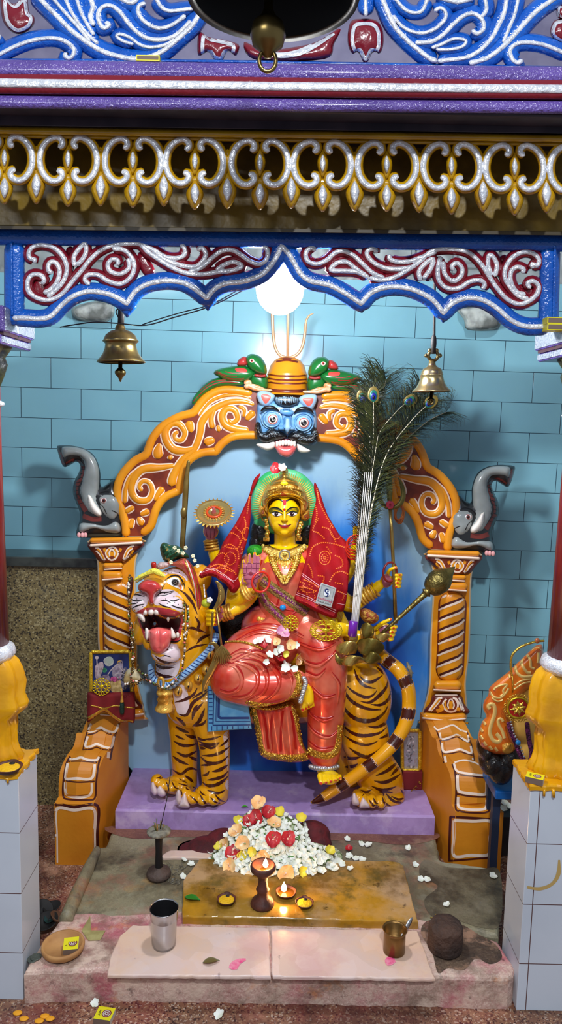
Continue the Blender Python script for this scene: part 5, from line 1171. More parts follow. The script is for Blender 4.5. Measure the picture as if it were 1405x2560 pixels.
# nose
finger([(711,1278,2.246),(711,1295,2.238),(711,1300,2.236)], 5.5); E_(b, 711,1301,2.242,8.5, .008,4.5); E_(b, 711,1316,2.246,13, .006,6); E_(b, 711,1330,2.252,11, .008,8)
g = MB(); g.fused(b, .0024,3, SKIN); S_ = g.surf()
OL = mat('eyelid_olive', (92,88,12), .35); 
g.fill(S_, N4((533,428),(600,425),(660,445),(680,468),(640,462),(570,468),(545,490),(524,470)), OL, .0006,2.5); g.fill(S_, N4((740,470),(760,445),(820,428),(876,428),(872,470),(855,488),(820,462),(780,462)), OL, .0006,2.5)
for o in ([(560,486),(610,470),(650,480),(678,500),(640,514),(595,512)], [(735,492),(770,474),(810,470),(856,484),(835,506),(780,514)]): g.fill(S_, N4(*o), WHITE, .0010,2)
IR = mat('iris_brown', (60,20,22), .3)
for x, y in ((612,492),(796,492)):
    px, py = N4((x, y))[0]; g.fill(S_, circ(px, py, 4.9), IR, .0014,1.8, raw=True); g.fill(S_, circ(px, py, 2.4), BLACK, .0019,1.5, raw=True); g.fill(S_, circ(px + 1.5, py - 1.5,1.0, n=8), WHITE, .0023,1, raw=True)
for q, w_ in [([(542,422),(600,416),(650,432),(692,468)], 3.2),([(724,468),(760,432),(810,414),(862,420)], 3.2),([(548,478),(600,468),(650,476),(690,500)], 2.4),([(728,498),(770,472),(815,466),(862,482),(872,478)], 2.4),([(575,510),(620,518),(655,512)], 1.2),([(755,508),(800,516),(840,506)], 1.2)]: g.paint(S_, N4(*q),(w_ * .3, w_, w_, w_ * .4), BLACK, .0016, step=2)
for q in [[(570,445),(620,450),(665,468)], [(755,462),(800,445),(850,448)]]: g.paint(S_, N4(*q),1.2, SKIN, .0011, step=2)
LIP = mat('lip_dark_red', (156,36,30), .3)
g.fill(S_, N4((632,608),(680,622),(697,615),(711,620),(725,614),(745,620),(786,612),(750,645),(708,658),(665,644)), LIP, .0009,2); g.paint(S_, N4((630,606),(680,628),(711,630),(745,627),(788,610)),1.5, mat('lip_line', (80,14,14), .4), .0014, step=2)
g.paint(S_, N4((672,572),(690,588)),1.5, BRWN, .0009, step=1.5); g.paint(S_, N4((745,572),(728,588)),1.5, BRWN, .0009, step=1.5)
g.fill(S_, circ(*N4((707,440))[0], 3.2), RED, .001,1.6, raw=True)
g.paint(S_, N4((535,390),(570,340),(640,318),(707,345),(780,318),(840,340),(875,400)),4, HAIR, .0008)
VERM = mat('vermilion_powder', (186,30,40), .7, bump=.8, bs=300)
g.paint(S_, N4((700,325),(712,360),(700,385)),(6,9,5), VERM, .0014, jag=.3)
# palms
def palm(o, lines):
    g.fill(S_, o, PALM, .0007,3)
    for q, w_ in lines: g.paint(S_, q, w_, PALD, .0012, step=2)
palm([(608,1465),(604,1440),(604,1405),(608,1397),(615,1403),(617,1388),(624,1381),(630,1388),(632,1380),(637,1377),(643,1386),(648,1385),(653,1394),(651,1430),(658,1420),(664,1426),(657,1446),(646,1466),(625,1470)],
     [([(617,1402),(616,1432)], 1.5),([(629,1392),(628,1432)], 1.5),([(642,1390),(640,1434)], 1.5)] + [([(x - 5, y),(x + 5, y)], 1.1) for x in (611,623,635,647) for y in (1408,1421,1434)] + [([(607,1440),(625,1436),(648,1440)], 1.4),([(640,1466),(634,1450),(650,1440)], 1.6),([(610,1450),(625,1448),(636,1458)], 1.4)])
g.fill(S_, circ(627,1434,5), mat('palm_spot', (120,16,40), .4), .0014,2, raw=True)
palm([(503,1318),(503,1330),(510,1345),(526,1350),(543,1344),(552,1330),(552,1318),(530,1308)], [([(512,1312),(518,1342)], 1.6),([(524,1310),(526,1346)], 1.6),([(538,1312),(535,1344)], 1.6)])
palm([(542,1532),(548,1520),(556,1516),(560,1530),(560,1555),(548,1572),(538,1572)], [([(546,1530),(556,1532)], 1.2),([(545,1545),(558,1545)], 1.2),([(544,1556),(556,1560)], 1.2)])
palm([(954,1445),(960,1435),(975,1436),(980,1450),(976,1470),(962,1472)], [([(960,1450),(976,1452)], 1.2)]); palm([(948,1572),(965,1562),(974,1570),(972,1592),(960,1600),(955,1590)], [])
for x, y in [(609,1399),(624,1384),(637,1381),(649,1389)]: g.fill(S_, circ(x, y, 2.6,3.4,10), NAIL, .0013,1.4, raw=True)
for x, y in [(541,1524),(542,1538),(540,1549),(538,1561),(552,1518),(999,1437),(997,1448),(994,1457),(990,1467),(989,1419),(984,1570),(981,1580),(977,1590),(970,1600),(976,1549)]: g.fill(S_, circ(x, y, 3.4,2.8,10), NAIL, .0013,1.4, raw=True)
for x, y, r in [(802,1960,5),(815,1957,3.4),(827,1954,3.2),(839,1951,3),(850,1946,2.8),(757,1775,4),(765,1772,3),(772,1768,2.8)]: g.fill(S_, circ(x, y, r, n=12), NAIL, .0013,1.6, raw=True)
g.fill(S_, circ(848,1580,3), NAIL, .0013,1.6, raw=True)
g.paint(S_, [(775,1940),(800,1962),(830,1962),(858,1948)], 3, RED, .0008)
g.build('goddess_body', gd)
# ---- hair, halo, crown
for x, y, rx, rz in ((652,1335,27,44),(768,1330,26,46),(640,1360,18,30),(600,1560,55,50),(640,1545,50,50)):
    g = MB(); E_(g, x, y, 2.375, rx, .03, rz, HAIR); g.build('hair_lock', gd)
HG = mat('halo_green', (44,168,96), .3, c2=(96,200,140), cs=12, coat=.4)
g = MB(); g.puff(N3((545,445),(528,380),(532,280),(560,190),(620,125),(690,95),(765,88),(850,105),(920,150),(975,220),(997,300),(990,400),(960,500),(760,560),(570,500)),2.36, .012, HG, res=6, side=.02, R=12); S_ = g.surf()
cx, cy = 711,1268
for i in range(56):
    a = radians(180 - 40 + 260 * i / 55 + 0); a = radians(160 + 220 * i / 55); r0, r1 = 62,82 + random.uniform(-5,2)
    g.ridge(S_, [(cx + r0 * cos(a), cy + r0 * 1.12 * sin(a)),(cx + r1 * cos(a), cy + r1 * 1.12 * sin(a))], (3.4,1), GOLD, .003, cols=4, step=5)
g.ridge(S_, [(cx + 61 * cos(radians(150 + 240 * i / 30)), cy + 61 * 1.12 * sin(radians(150 + 240 * i / 30))) for i in range(31)], 5, GOLD, .004, raw=True, step=4)
g.build('halo', gd)
g = MB(); g.puff(N4((515,560),(480,500),(462,420),(448,330),(470,240),(510,170),(560,110),(600,78),(648,50),(652,0),(668,-45),(702,-70),(738,-45),(752,0),(760,50),(808,78),(860,110),(920,180),(965,260),(990,350),(970,440),(920,530),(893,545),(885,430),(862,352),(800,322),(707,316),(610,322),(545,352),(522,430)),2.310, .072, GOLD, res=5, side=.03, R=26); S_ = g.surf()
for q, w_ in [([(455,330),(520,290),(620,262),(707,258),(800,262),(900,300),(982,350)], 5),([(475,400),(540,318),(630,290),(707,286),(800,292),(880,325),(950,400)], 4),([(480,240),(560,205),(640,190)], 4),([(770,190),(860,205),(950,240)], 4),([(540,150),(620,130),(700,125),(790,130),(870,160)], 7),([(590,90),(650,75),(700,72),(760,78),(830,100)], 6),([(640,20),(700,14),(770,22)], 6),([(650,-20),(700,-26),(755,-18)], 5)]: g.ridge(S_, N4(*q), w_, GFOIL, .0055)
for i in range(15):
    a = radians(200 + 140 * i / 14); x0, y0 = 708,250
    g.ridge(S_, N4((x0 + 45 * cos(a), y0 + 45 * sin(a)),(x0 + 110 * cos(a), y0 + 95 * sin(a))),(2,5), GFOIL, .004, step=3)
for i in range(22):
    t = i / 21; x = 500 + 420 * t; y = 268 - 40 * sin(pi * t)
    if 620 < x < 800: continue
    g.ridge(S_, N4((x, y + 14),(x + (x - 708) * .03, y - 22)),5, GFOIL, .003, step=3)
for i in range(12):
    x, y = N4((560 + i * 28,170 + abs(i - 5.5) * 6))[0]; h = g._hit(S_, x, y, 0)
    if h: g.ell(h, (.005, .004, .006), GOLD, 8,6)
x, y = N4((705,135))[0]; h = g._hit(S_, x, y, .002); g.ell(h, (.012, .004, .007), mat('turmeric_spot', (250,210,10), .5),12,8)
g.paint(S_, N4((700,245),(690,275),(715,300),(700,325)),(8,14,9,12), VERM, .005, jag=.3)
g.build('crown', gd)
for q, hx in (([(430,395),(460,410),(500,470),(500,520),(440,525),(405,490),(405,440)], (455,470)),([(905,560),(900,500),(935,470),(985,440),(1000,480),(1000,540),(960,575)], (958,520))):
    g = MB(); g.puff(N4(*q),2.30, .03, GOLD, res=3.5, side=.02, R=7); S_ = g.surf(); x, y = N4(hx)[0]; g.ridge(S_, circ(x, y, 5,7),3, GFOIL, .003, closed=True, raw=True, step=2); g.paint(S_, circ(x, y, 2,3.5),3, BRWN, .0008, closed=True, raw=True, step=2); g.build('ear_ornament', gd)
for pts in ([(488,570),(500,610),(494,650),(508,690),(502,730),(496,770)], [(902,600),(892,630),(880,665),(874,700),(872,735),(880,765)]):
    g = MB()
    for k, p in enumerate(pts):
        x, y = N4(p)[0]; g.ell(P(x, y, 2.262 + .006 * (k < 2)),(U(6 - (k % 2),2.26),) * 3, GFOIL, 12,8)
        g.ell(P(x + 3, y + 4,2.265),(U(3,2.26),) * 3, GOLD, 10,6)
    x, y = N4(pts[-1])[0]
    for k in range(5): g.ell(P(x - 6 + 3 * k, y + 4,2.268),(.002, .002, .007), GOLD, 8,6)
    g.build('earring', gd)
# ---- blouse / upper sari over the torso
t = MB(); 
limb(t, [(618,1420,2.318,33),(660,1402,2.315,38),(712,1412,2.312,42),(765,1402,2.315,38),(806,1422,2.318,33)]); limb(t, [(712,1445,2.305,78),(714,1485,2.305,73),(722,1545,2.295,69)]); E_(t, 678,1455,2.258,34, .034,34); E_(t, 750,1458,2.258,34, .034,34)
g = MB(); g.fused(t, .004,6, SARI); S_ = g.surf()
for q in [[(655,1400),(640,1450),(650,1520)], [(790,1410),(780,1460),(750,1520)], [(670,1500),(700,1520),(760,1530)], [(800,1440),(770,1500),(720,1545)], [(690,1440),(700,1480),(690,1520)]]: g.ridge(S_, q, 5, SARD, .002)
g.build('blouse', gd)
# lower sari : thighs, knees, calf, shin in one skin
t = MB()
limb(t, [(735,1575,2.29,62),(690,1600,2.26,70),(620,1640,2.22,68),(580,1685,2.185,58)])                    # thigh to the folded knee
limb(t, [(578,1700,2.185,56),(640,1715,2.18,54),(700,1712,2.175,46),(738,1706,2.175,34)])                   # folded calf
limb(t, [(760,1580,2.28,62),(800,1610,2.24,62),(815,1660,2.215,56),(815,1760,2.215,50),(812,1840,2.225,46),(810,1880,2.23,44)])
limb(t, [(660,1570,2.30,60),(760,1560,2.30,70)])
g = MB(); g.fused(t, .004,8, SARI); S_ = g.surf()
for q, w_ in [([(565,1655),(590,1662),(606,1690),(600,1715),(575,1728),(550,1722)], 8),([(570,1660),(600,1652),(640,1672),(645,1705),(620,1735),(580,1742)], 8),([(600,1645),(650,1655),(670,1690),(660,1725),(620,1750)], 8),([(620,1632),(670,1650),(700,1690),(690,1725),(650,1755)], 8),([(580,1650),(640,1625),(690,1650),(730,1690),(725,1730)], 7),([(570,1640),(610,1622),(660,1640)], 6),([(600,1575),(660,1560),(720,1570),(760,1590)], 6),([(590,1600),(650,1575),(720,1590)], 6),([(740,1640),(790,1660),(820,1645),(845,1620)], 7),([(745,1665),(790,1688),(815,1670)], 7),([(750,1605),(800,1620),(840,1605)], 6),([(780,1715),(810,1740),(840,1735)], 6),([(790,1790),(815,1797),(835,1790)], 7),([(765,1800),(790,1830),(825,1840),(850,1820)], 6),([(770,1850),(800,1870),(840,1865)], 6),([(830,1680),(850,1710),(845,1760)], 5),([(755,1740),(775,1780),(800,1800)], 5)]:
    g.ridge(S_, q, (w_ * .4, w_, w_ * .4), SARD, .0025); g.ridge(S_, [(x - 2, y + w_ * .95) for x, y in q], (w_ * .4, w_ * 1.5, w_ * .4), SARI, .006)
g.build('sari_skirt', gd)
# hanging pleated panel
g = MB(); o = S6((470,985),(560,1010),(700,1020),(830,985),(870,1050),(900,1180),(930,1330),(985,1440),(960,1478),(850,1492),(700,1478),(620,1462),(570,1420),(545,1320),(520,1180))
g.puff(o, 2.225, .03, SARI, res=5, side=.02, R=16, hf=lambda x, y, d: .006 * sin((x - 640 - (y - 1760) * .12) / 5.2) + .004 * sin((x - 640) / 11)); S_ = g.surf()
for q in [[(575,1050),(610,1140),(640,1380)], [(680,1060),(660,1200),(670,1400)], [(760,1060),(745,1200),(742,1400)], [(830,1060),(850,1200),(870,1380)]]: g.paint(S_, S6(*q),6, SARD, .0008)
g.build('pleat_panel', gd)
GB = mat('gold_crumpled_border', (206,154,46), .28, .8, bump=1.5, bs=130, c2=(236,196,90), cs=60, bd=.008)
allb = MB()
for nm in ('sari_skirt', 'pleat_panel'):
    ob = bpy.data.objects[nm]; w0 = wloc(ob); allb.add([v.co + w0 for v in ob.data.vertices], [tuple(p.vertices) for p in ob.data.polygons], SARI)
SB_ = allb.surf()
for q, w_ in [([(470,1000),(540,1018),(640,1028),(740,1015),(830,975),(880,900),(898,820),(880,740)], 17),([(490,1020),(520,1130),(545,1250),(565,1370),(610,1430),(720,1455),(850,1462),(970,1440)], 21),([(855,1010),(880,1120),(905,1240),(930,1330),(985,1400),(1070,1432),(1150,1435),(1210,1390),(1235,1290),(1245,1180)], 17)]:
    g = MB(); g.ridge(SB_, S6(*q), w_, GB, .006, cols=9, step=3)
    pr = resample(sm(S6(*q),6),6)[0]
    for p in pr:
        for k in range(2):
            x = p[0] + random.uniform(-.3, .3) * w_; y = p[1] + random.uniform(-.3, .3) * w_; h = g._hit(SB_, x, y, .005)
            if h: g.ell(h, (U(random.uniform(2,4),2.2), .003, U(random.uniform(2,3.4),2.2)), GB, 7,5)
    g.build('gold_border', gd)
g = MB()
for k in range(26):
    p = S6((260 + k * 13,490 - 30 * sin(pi * k / 25) + k * 2))[0]; h = g._hit(SB_, p[0], p[1], .003)
    if h: g.ell(h, (.005, .003, .004), GFOIL, 8,6)
for k in range(24):
    t_ = k / 23; x = 648 + 150 * t_; y = 1548 + 22 * sin(pi * t_ * .8); h = P(x, y, 2.232 + .02 * abs(t_ - .5)); g.ell(h, (.008, .006, .009), GOLD, 9,6)
g.build('gold_girdle', gd)
ANK = mat('silver_anklet', (200,204,210), .3, .8, bump=1, bs=200)
g = MB()
for k in range(13): t_ = k / 12; g.ell(P(775 + 70 * t_, 1916 + 5 * sin(pi * t_),2.215 - .03 * sin(pi * t_)),(.006, .006, .006), ANK, 10,6)
g.tube([P(773 + 74 * k / 12,1912 + 5 * sin(pi * k / 12),2.22 - .032 * sin(pi * k / 12)) for k in range(13)], .0035, ANK, 8); g.tube([P(775 + 70 * k / 12,1921 + 5 * sin(pi * k / 12),2.218 - .032 * sin(pi * k / 12)) for k in range(13)], .003, ANK, 8); g.build('anklet', gd)
g = MB(); q = S6((935,785),(950,830),(930,900),(905,985))
pr = resample(sm(q, 6),5)[0]
for p in pr: g.ell(P(p[0], p[1], 2.138),(.008, .007, .006), ANK, 10,6)
g.build('anklet', gd)
# ---- jewellery on chest
chest = MB()
for nm in ('goddess_body', 'blouse'):
    ob = bpy.data.objects[nm]; w0 = wloc(ob); chest.add([v.co + w0 for v in ob.data.vertices], [tuple(p.vertices) for p in ob.data.polygons], SARI)
SC_ = chest.surf(); NG = mat('necklace_gold', (246,208,104), .28, .5, bump=1.2, bs=160, bd=.006)
g = MB(); g.ridge(SC_, N4((445,835),(520,905),(610,950),(710,968),(810,950),(890,900),(945,845)),21, NG, .010, cols=9)
g.ridge(SC_, N4((470,820),(560,885),(710,915),(850,880),(930,820)),5, GFOIL, .012)
for k in range(15):
    t_ = k / 14; x = 460 + 480 * t_; y = 865 + 130 * sin(pi * t_); px, py = N4((x, y))[0]; h = g._hit(SC_, px, py, .010)
    if h: g.ell(h, (.0065, .004, .0065), NG, 10,7)
for k in range(21):
    t_ = k / 20; x = 450 + 500 * t_; y = 905 + 130 * sin(pi * t_); px, py = N4((x, y))[0]; h = g._hit(SC_, px, py, .006)
    if h: g.ell(h, (.004, .004, .005), GFOIL, 8,6)
px, py = N4((710,972))[0]; h = g._hit(SC_, px, py, .014); g.ell(h, (.0175, .005, .0175), NG, 24,10); h2 = h + Vector((0,-.004,0))
g.tube([h2 + Vector((.0155 * cos(a),0, .0155 * sin(a))) for a in [2 * pi * i / 24 for i in range(24)]], .0026, mat('silver_ring_bright', (226,226,214), .2, .9),8, closed=True); g.ell(h2,(.007, .004, .007), GFOIL, 16,8)
for k in range(7):
    a = radians(200 - 180 - 20 + 220 * k / 6) ; a = radians(20 + 140 * k / 6); l = 1
    p0 = N4((710 + 75 * cos(a),990 + 40 * sin(a)))[0]; p1 = N4((710 + 95 * cos(a),1000 + 130 * sin(a)))[0]; g.ridge(SC_, [p0, p1], (4,9,3), NG, .008, step=2.5)
g.build('collar_necklace', gd)
g = MB()
for sg in (-1,1):
    q = N4((710 + sg * 155,960),(710 + sg * 135,1050),(710 + sg * 95,1150),(710 + sg * 45,1230),(710,1290)); g.ridge(SC_, q, 13, NG, .008, cols=7)
    pr = resample(sm(q, 6),6)[0]
    for k, p in enumerate(pr):
        for o in (-6,0,6):
            h = g._hit(SC_, p[0] + o, p[1], .008)
            if h: g.ell(h, (.0042, .0035, .0034), GFOIL if o else NG, 8,6)
px, py = N4((708,1260))[0]
for k in range(10):
    a = 2 * pi * k / 10; h = g._hit(SC_, px + 9 * cos(a), py + 9 * sin(a), .010)
    if h: g.ell(h, (.004, .004, .005), NG, 8,6)
h = g._hit(SC_, px, py, .012); g.ell(h, (.005, .004, .005), GFOIL, 12,8); g.build('pendant_necklace', gd)
g = MB()
def bangle_at(g, x, y, Y, r, dx, dy, m_, th=.0028, n=3, sp=5):
    g = MB(); ax = Vector((dx, -.12,-dy)).normalized(); Q = ax.to_track_quat('Z', 'Y').to_matrix()
    for k in range(n):
        c = P(x + dx * sp * (k - n / 2), y + dy * sp * (k - n / 2), Y)
        g.tube([c + Q @ Vector((U(r, Y) * cos(a), U(r, Y) * sin(a),0)) for a in [2 * pi * i / 22 for i in range(22)]], th, m_, 8, closed=True)
    g.build('wrist_bangles', gd)
bangle_at(g, 529,1366,2.355,16, .15,1, GOLD, .0045,4,7); bangle_at(g, 570,1530,2.226,18,1,-.35, GOLD, .005,4,7); bangle_at(g, 623,1478,2.212,18, .8,-.6, GOLD, .005,3,7)
bangle_at(g, 925,1482,2.318,18, .85,-.55, GOLD, .0045,6,8); bangle_at(g, 925,1588,2.268,17,1,-.1, GOLD, .0045,5,8)
g = MB(); E_(g, 638,1378,2.30,22, .03,17, mat('green_feathery_paint', (44,160,24), .4, bump=1, bs=200, c2=(24,120,20), cs=80)); g.build('green_shoulder_puff', gd)

# ================================================================ red veil
VR = mat('red_bandhani_cotton', (156,8,18), .75, bump=.35, bs=420, c2=(136,6,18), cs=14, spec=.2); VD = mat('veil_dot_orange', (236,110,24), .6); VW = mat('veil_stripe_pale', (236,170,176), .6); VH = mat('veil_hem_red', (186,26,44), .6)
vt = thing('red_veil', 'red tie-dyed cloth with orange dots draped over the goddess crown and shoulders', 'cloth', P(715,1480,2.24))
def foldL(x, y, d): return .010 * sin((x + (y - 1190) * .45) / 9.0) * min(1,(y - 1180) / 120) + .006 * sin((x * .6 - y) / 14)
def foldR(x, y, d): return .009 * sin((x - (y - 1200) * .33) / 10.5) * min(1,(y - 1190) / 140) + .005 * sin((x + y * .4) / 17)
def yl(x, y): return 2.345 - .16 * max(0, min(1,(y - 1200) / 230)) ** 1.3
oL = [(652,1182),(634,1200),(622,1240),(605,1278),(588,1310),(560,1352),(545,1385),(522,1412),(498,1437),(504,1446),(520,1440),(540,1444),(565,1462),(575,1478),(588,1482),(600,1464),(596,1440),(604,1395),(617,1355),(626,1300),(629,1240),(645,1200)]
g = MB(); g.puff(oL, 0, .012, VR, res=5, side=.003, R=8, Yf=yl, hf=foldL); S_ = g.surf()
for q, w_ in [([(500,1428),(530,1420),(560,1436),(585,1452),(598,1436)], 1.4),([(502,1432),(530,1424),(560,1440),(585,1456)], 1.2),([(600,1384),(610,1382),(618,1384)], 1.4),([(597,1430),(606,1428)], 1.2),([(518,1408),(528,1416)], 1.2)]: g.paint(S_, q, w_, VW, .0012, step=2.5)
g.paint(S_, [(500,1440),(530,1433),(560,1449),(584,1470)], 11, VH, .0008)
def dots(S_, pts, r=1.5, closed=False, sp=5.2, raw=False):
    c = pts if raw else sm(pts, 6, closed); c, _ = resample(c, sp, closed)
    for p in c: g.paint(S_, [(p[0] - r * 1.15, p[1]),(p[0] + r * 1.15, p[1])], r * 2, VD, .0013, raw=True, step=1.6, cols=3)
for q in [N3((400,480),(440,520),(470,560),(450,620)), N3((330,640),(380,620),(430,660),(440,720)), N3((520,200),(515,300),(500,400)), N3((350,560),(400,540),(450,590),(430,650),(360,640)), N3((290,700),(330,680),(370,720),(350,770),(300,760)), N3((480,430),(490,480),(480,540)), N3((240,780),(300,760),(380,790),(420,830)), N3((250,800),(310,785),(390,810)), N3((510,230),(500,260)), N3((460,640),(470,700),(455,760)), N3((440,770),(450,810),(440,850))]: dots(S_, q)
dots(S_, circ(*N3((495,545))[0], 10,15),1.2, True, 3.5, True); dots(S_, circ(*N3((380,720))[0], 14,16),1.3, True, 4.6, True); dots(S_, circ(*N3((320,800))[0], 12,10),1.3, True, 4.6, True)
g.paint(S_, circ(*N3((498,548))[0], 12,17),1.2, VD, .0013, closed=True, raw=True, step=2); g.paint(S_, N3((495,250),(510,280),(520,300)),1.4, VD, .0013)
g.build('left_drape', vt)
def yr(x, y): return 2.345 - .15 * max(0, min(1,(y - 1220) / 250)) ** 1.2
oR = [(787,1205),(800,1232),(817,1282),(835,1315),(850,1338),(870,1360),(876,1398),(872,1440),(866,1500),(858,1528),(845,1530),(838,1546),(800,1534),(760,1512),(737,1500),(741,1480),(752,1440),(764,1400),(771,1360),(778,1300),(790,1250),(785,1225)]
g = MB(); g.puff(oR, 0, .012, VR, res=5, side=.003, R=8, Yf=yr, hf=foldR); S_ = g.surf()
for q, w_ in [([(750,1430),(772,1445),(795,1462),(800,1466)], 1.4),([(748,1434),(770,1449),(793,1467)], 1.2),([(738,1480),(770,1492),(800,1508),(840,1526)], 1.5),([(737,1485),(770,1497),(800,1513),(838,1531)], 1.3),([(842,1478),(866,1486)], 1.4),([(842,1508),(862,1512)], 1.2)]: g.paint(S_, q, w_, VW, .0012, step=2.5)
g.paint(S_, [(740,1493),(770,1505),(800,1521),(836,1537)], 9, VH, .0008)
for q in [N3((990,230),(1010,330),(1060,430),(1100,500)), N3((1000,440),(960,520),(1000,540),(1040,580)), N3((940,700),(960,640),(1020,610),(1100,615),(1180,640)), N3((1030,500),(1080,520),(1120,600)), N3((930,760),(950,800),(960,850)), N3((1080,880),(1110,830),(1160,810),(1205,830)), N3((1120,700),(1160,720),(1170,770),(1130,790)), N3((860,880),(900,900),(880,940),(920,960)), N3((870,920),(930,930),(980,950)), N3((900,870),(950,890),(1000,920)), N3((1000,840),(1040,850),(1030,890)), N3((1140,950),(1180,970),(1170,1010)), N3((1120,890),(1170,900)), N3((1060,640),(1090,680)), N3((970,320),(990,400),(980,460))]: dots(S_, q)
x, y = N3((1045,715))[0]; g.paint(S_, circ(x, y, 14,17),1.8, VD, .0013, closed=True, raw=True, step=2); dots(S_, circ(x, y, 8,10),1.3, True, 5, True); dots(S_, circ(x, y, 3),1.2, True, 4, True)
x, y = N3((1120,530))[0]; g.paint(S_, circ(x, y, 13,19, rot=-20),1.2, VD, .0013, closed=True, raw=True, step=2)
for k in range(60): x = random.uniform(745,800); y = random.uniform(1450,1500) + (x - 745) * .35; g.paint(S_, [(x - 1, y),(x + 1, y)], 1.8, VD, .0013, raw=True, step=1.6)
g.build('right_drape', vt)
# care tag sewn to the veil
tagc = P(815,1487,2.182)
g = MB(); tq = [(803,1457,0),(841,1470,0),(829,1519,0),(788,1507,0)]
g.plate(tq, 2.158, .003, mat('tag_silver', (196,200,196), .4, .3, c2=(176,180,180), cs=90), n=1, bev=1); S_ = g.surf()
g.paint(S_, [p[:2] for p in tq], 1.6, mat('tag_edge_pink', (226,190,200), .5), .0005, closed=True, raw=True, step=2)
g.paint(S_, [(806,1462),(836,1472),(826,1512),(794,1503)], 1.0, mat('tag_grey', (110,116,116), .5), .0005, closed=True, raw=True, step=2)
g.fill(S_, circ(817,1482,8.5,10), mat('tag_pale_disc', (222,228,232), .4), .0005,2.5, raw=True); g.paint(S_, circ(817,1482,8.5,10),1, MT['tag_grey'], .0008, closed=True, raw=True, step=2)
LB2 = mat('tag_logo_blue', (24,40,96), .4)
g.paint(S_, [(822,1476),(817,1473),(813,1477),(816,1482),(820,1486),(817,1491),(812,1489)], (1.6,3,3.4,2.6,3.4,3,1.2), LB2, .0011, step=1.5); g.paint(S_, [(822,1479),(819,1477),(819,1481),(822,1485)], 1.4, LB2, .0011, step=1.5)
g.build('cloth_tag', vt)
def text3(body, name, parent, px0, px1, Y, m_, height_px, lift=.001, ext=.0002, up=None, n=None):
    """lettering between two pixels on a given depth"""
    cu = bpy.data.curves.new('t', 'FONT'); cu.body = body; cu.size = 1; cu.extrude = .01; cu.resolution_u = 3; o = bpy.data.objects.new('t', cu); COL.objects.link(o)
    me = o.evaluated_get(bpy.context.evaluated_depsgraph_get()).to_mesh(); v = [Vector(q.co) for q in me.vertices]; f = [tuple(p.vertices) for p in me.polygons]; bpy.data.objects.remove(o)
    x0 = min(q.x for q in v); x1 = max(q.x for q in v); h = max(q.y for q in v)
    A_ = P(*px0, Y); B_ = P(*px1, Y); ux = (B_ - A_); uy = up if up is not None else Vector((-ux.z, 0, ux.x)).normalized() * U(height_px, Y)
    nn = (n if n is not None else Vector((0,-1,0)))
    g = MB(); g.add([A_ + ux * ((q.x - x0) / (x1 - x0)) + uy * (q.y / h) + nn * (lift + q.z * .02) for q in v], f, m_, False); return g.build(name, parent)
text3('Aashirwad', 'tag_lettering', vt, (793,1495),(829,1507),2.158, mat('tag_text_pink', (196,40,90), .5),6)
text3('S A R E E S', 'tag_lettering', vt, (794,1502),(826,1513),2.158, MT['tag_grey'], 3)
# ================================================================ what the goddess holds and wears loosely
BRS = mat('dull_gold_brass', (176,148,84), .32, .85, bump=.3, bs=60, c2=(150,120,60), cs=16)
def ringpts(c, rx, rz, tx=0, n=26):
    return [Vector((c.x + rx * cos(a), c.y + tx * cos(a), c.z + rz * sin(a))) for a in [2 * pi * i / n for i in range(n)]]
# discus
c = P(535,1284,2.325); R0 = U(44,2.325); al = radians(50); ax = Vector((0,-cos(al), sin(al))); Q = ax.to_track_quat('Z', 'Y').to_matrix()
t = thing('discus', 'gold toothed discus with an orange ring balanced over the raised left rear hand', 'discus', c)
g = MB(); g.lathe([(0, .004),(R0 * .3, .003),(R0 * .34, .007),(R0 * .45, .003),(R0 * .9, .004),(R0, .007),(R0 * 1.02, .002),(R0 * .9,-.003),(0,-.004)], c, mat('discus_gold', (214,190,120), .25, .85, bump=.3, bs=80),48, ax=ax)
for k in range(20): a = 2 * pi * k / 20; g.tube([c + Q @ Vector((R0 * .36 * cos(a), R0 * .36 * sin(a), .005)), c + Q @ Vector((R0 * .62 * cos(a), R0 * .62 * sin(a), .005))], .0022, GOLD, 5)
g.build('disc', t)
g = MB()
for k in range(30):
    a = 2 * pi * k / 30; p0 = Vector((R0 * cos(a), R0 * sin(a), .003)); p1 = Vector((R0 * 1.22 * cos(a), R0 * 1.22 * sin(a), .003)); s_ = Vector((-sin(a), cos(a),0)) * .0045
    b0 = len(g.v); g.add([c + Q @ (p0 + s_), c + Q @ (p0 - s_), c + Q @ p1, c + Q @ (p0 + Vector((0,0, .003))), c + Q @ (p0 - Vector((0,0, .003)))], [(0,3,2),(3,1,2),(1,4,2),(4,0,2)], GOLD, False)
g.build('rim_teeth', t)
g = MB(); g.tube([c + Q @ Vector((R0 * .40 * cos(a), R0 * .40 * sin(a), .007)) for a in [2 * pi * i / 24 for i in range(24)]], .0042, mat('orange_red_lac', (206,74,26), .3),8, closed=True); g.build('orange_ring', t)
g = MB(); g.lathe([(.007,0),(.007, .012),(.005, .016),(.005, .026),(0, .03)], c, mat('dusty_pink_knob', (190,96,100), .4),14, ax=ax); g.build('knob', t)
# strip sword on the left
g = MB(); g.stroke([(472,1150),(466,1200),(462,1270),(458,1330),(453,1400)], 2.355,(8,15,14,13,12), BRS, .003, back=.003, seg=3); g.ell(P(459,1282,2.35),(.010, .006, .018), BRS, 14,10)
g.build('brass_sword', None, 'long flat brass blade rising behind the tiger head to the arch', 'sword')
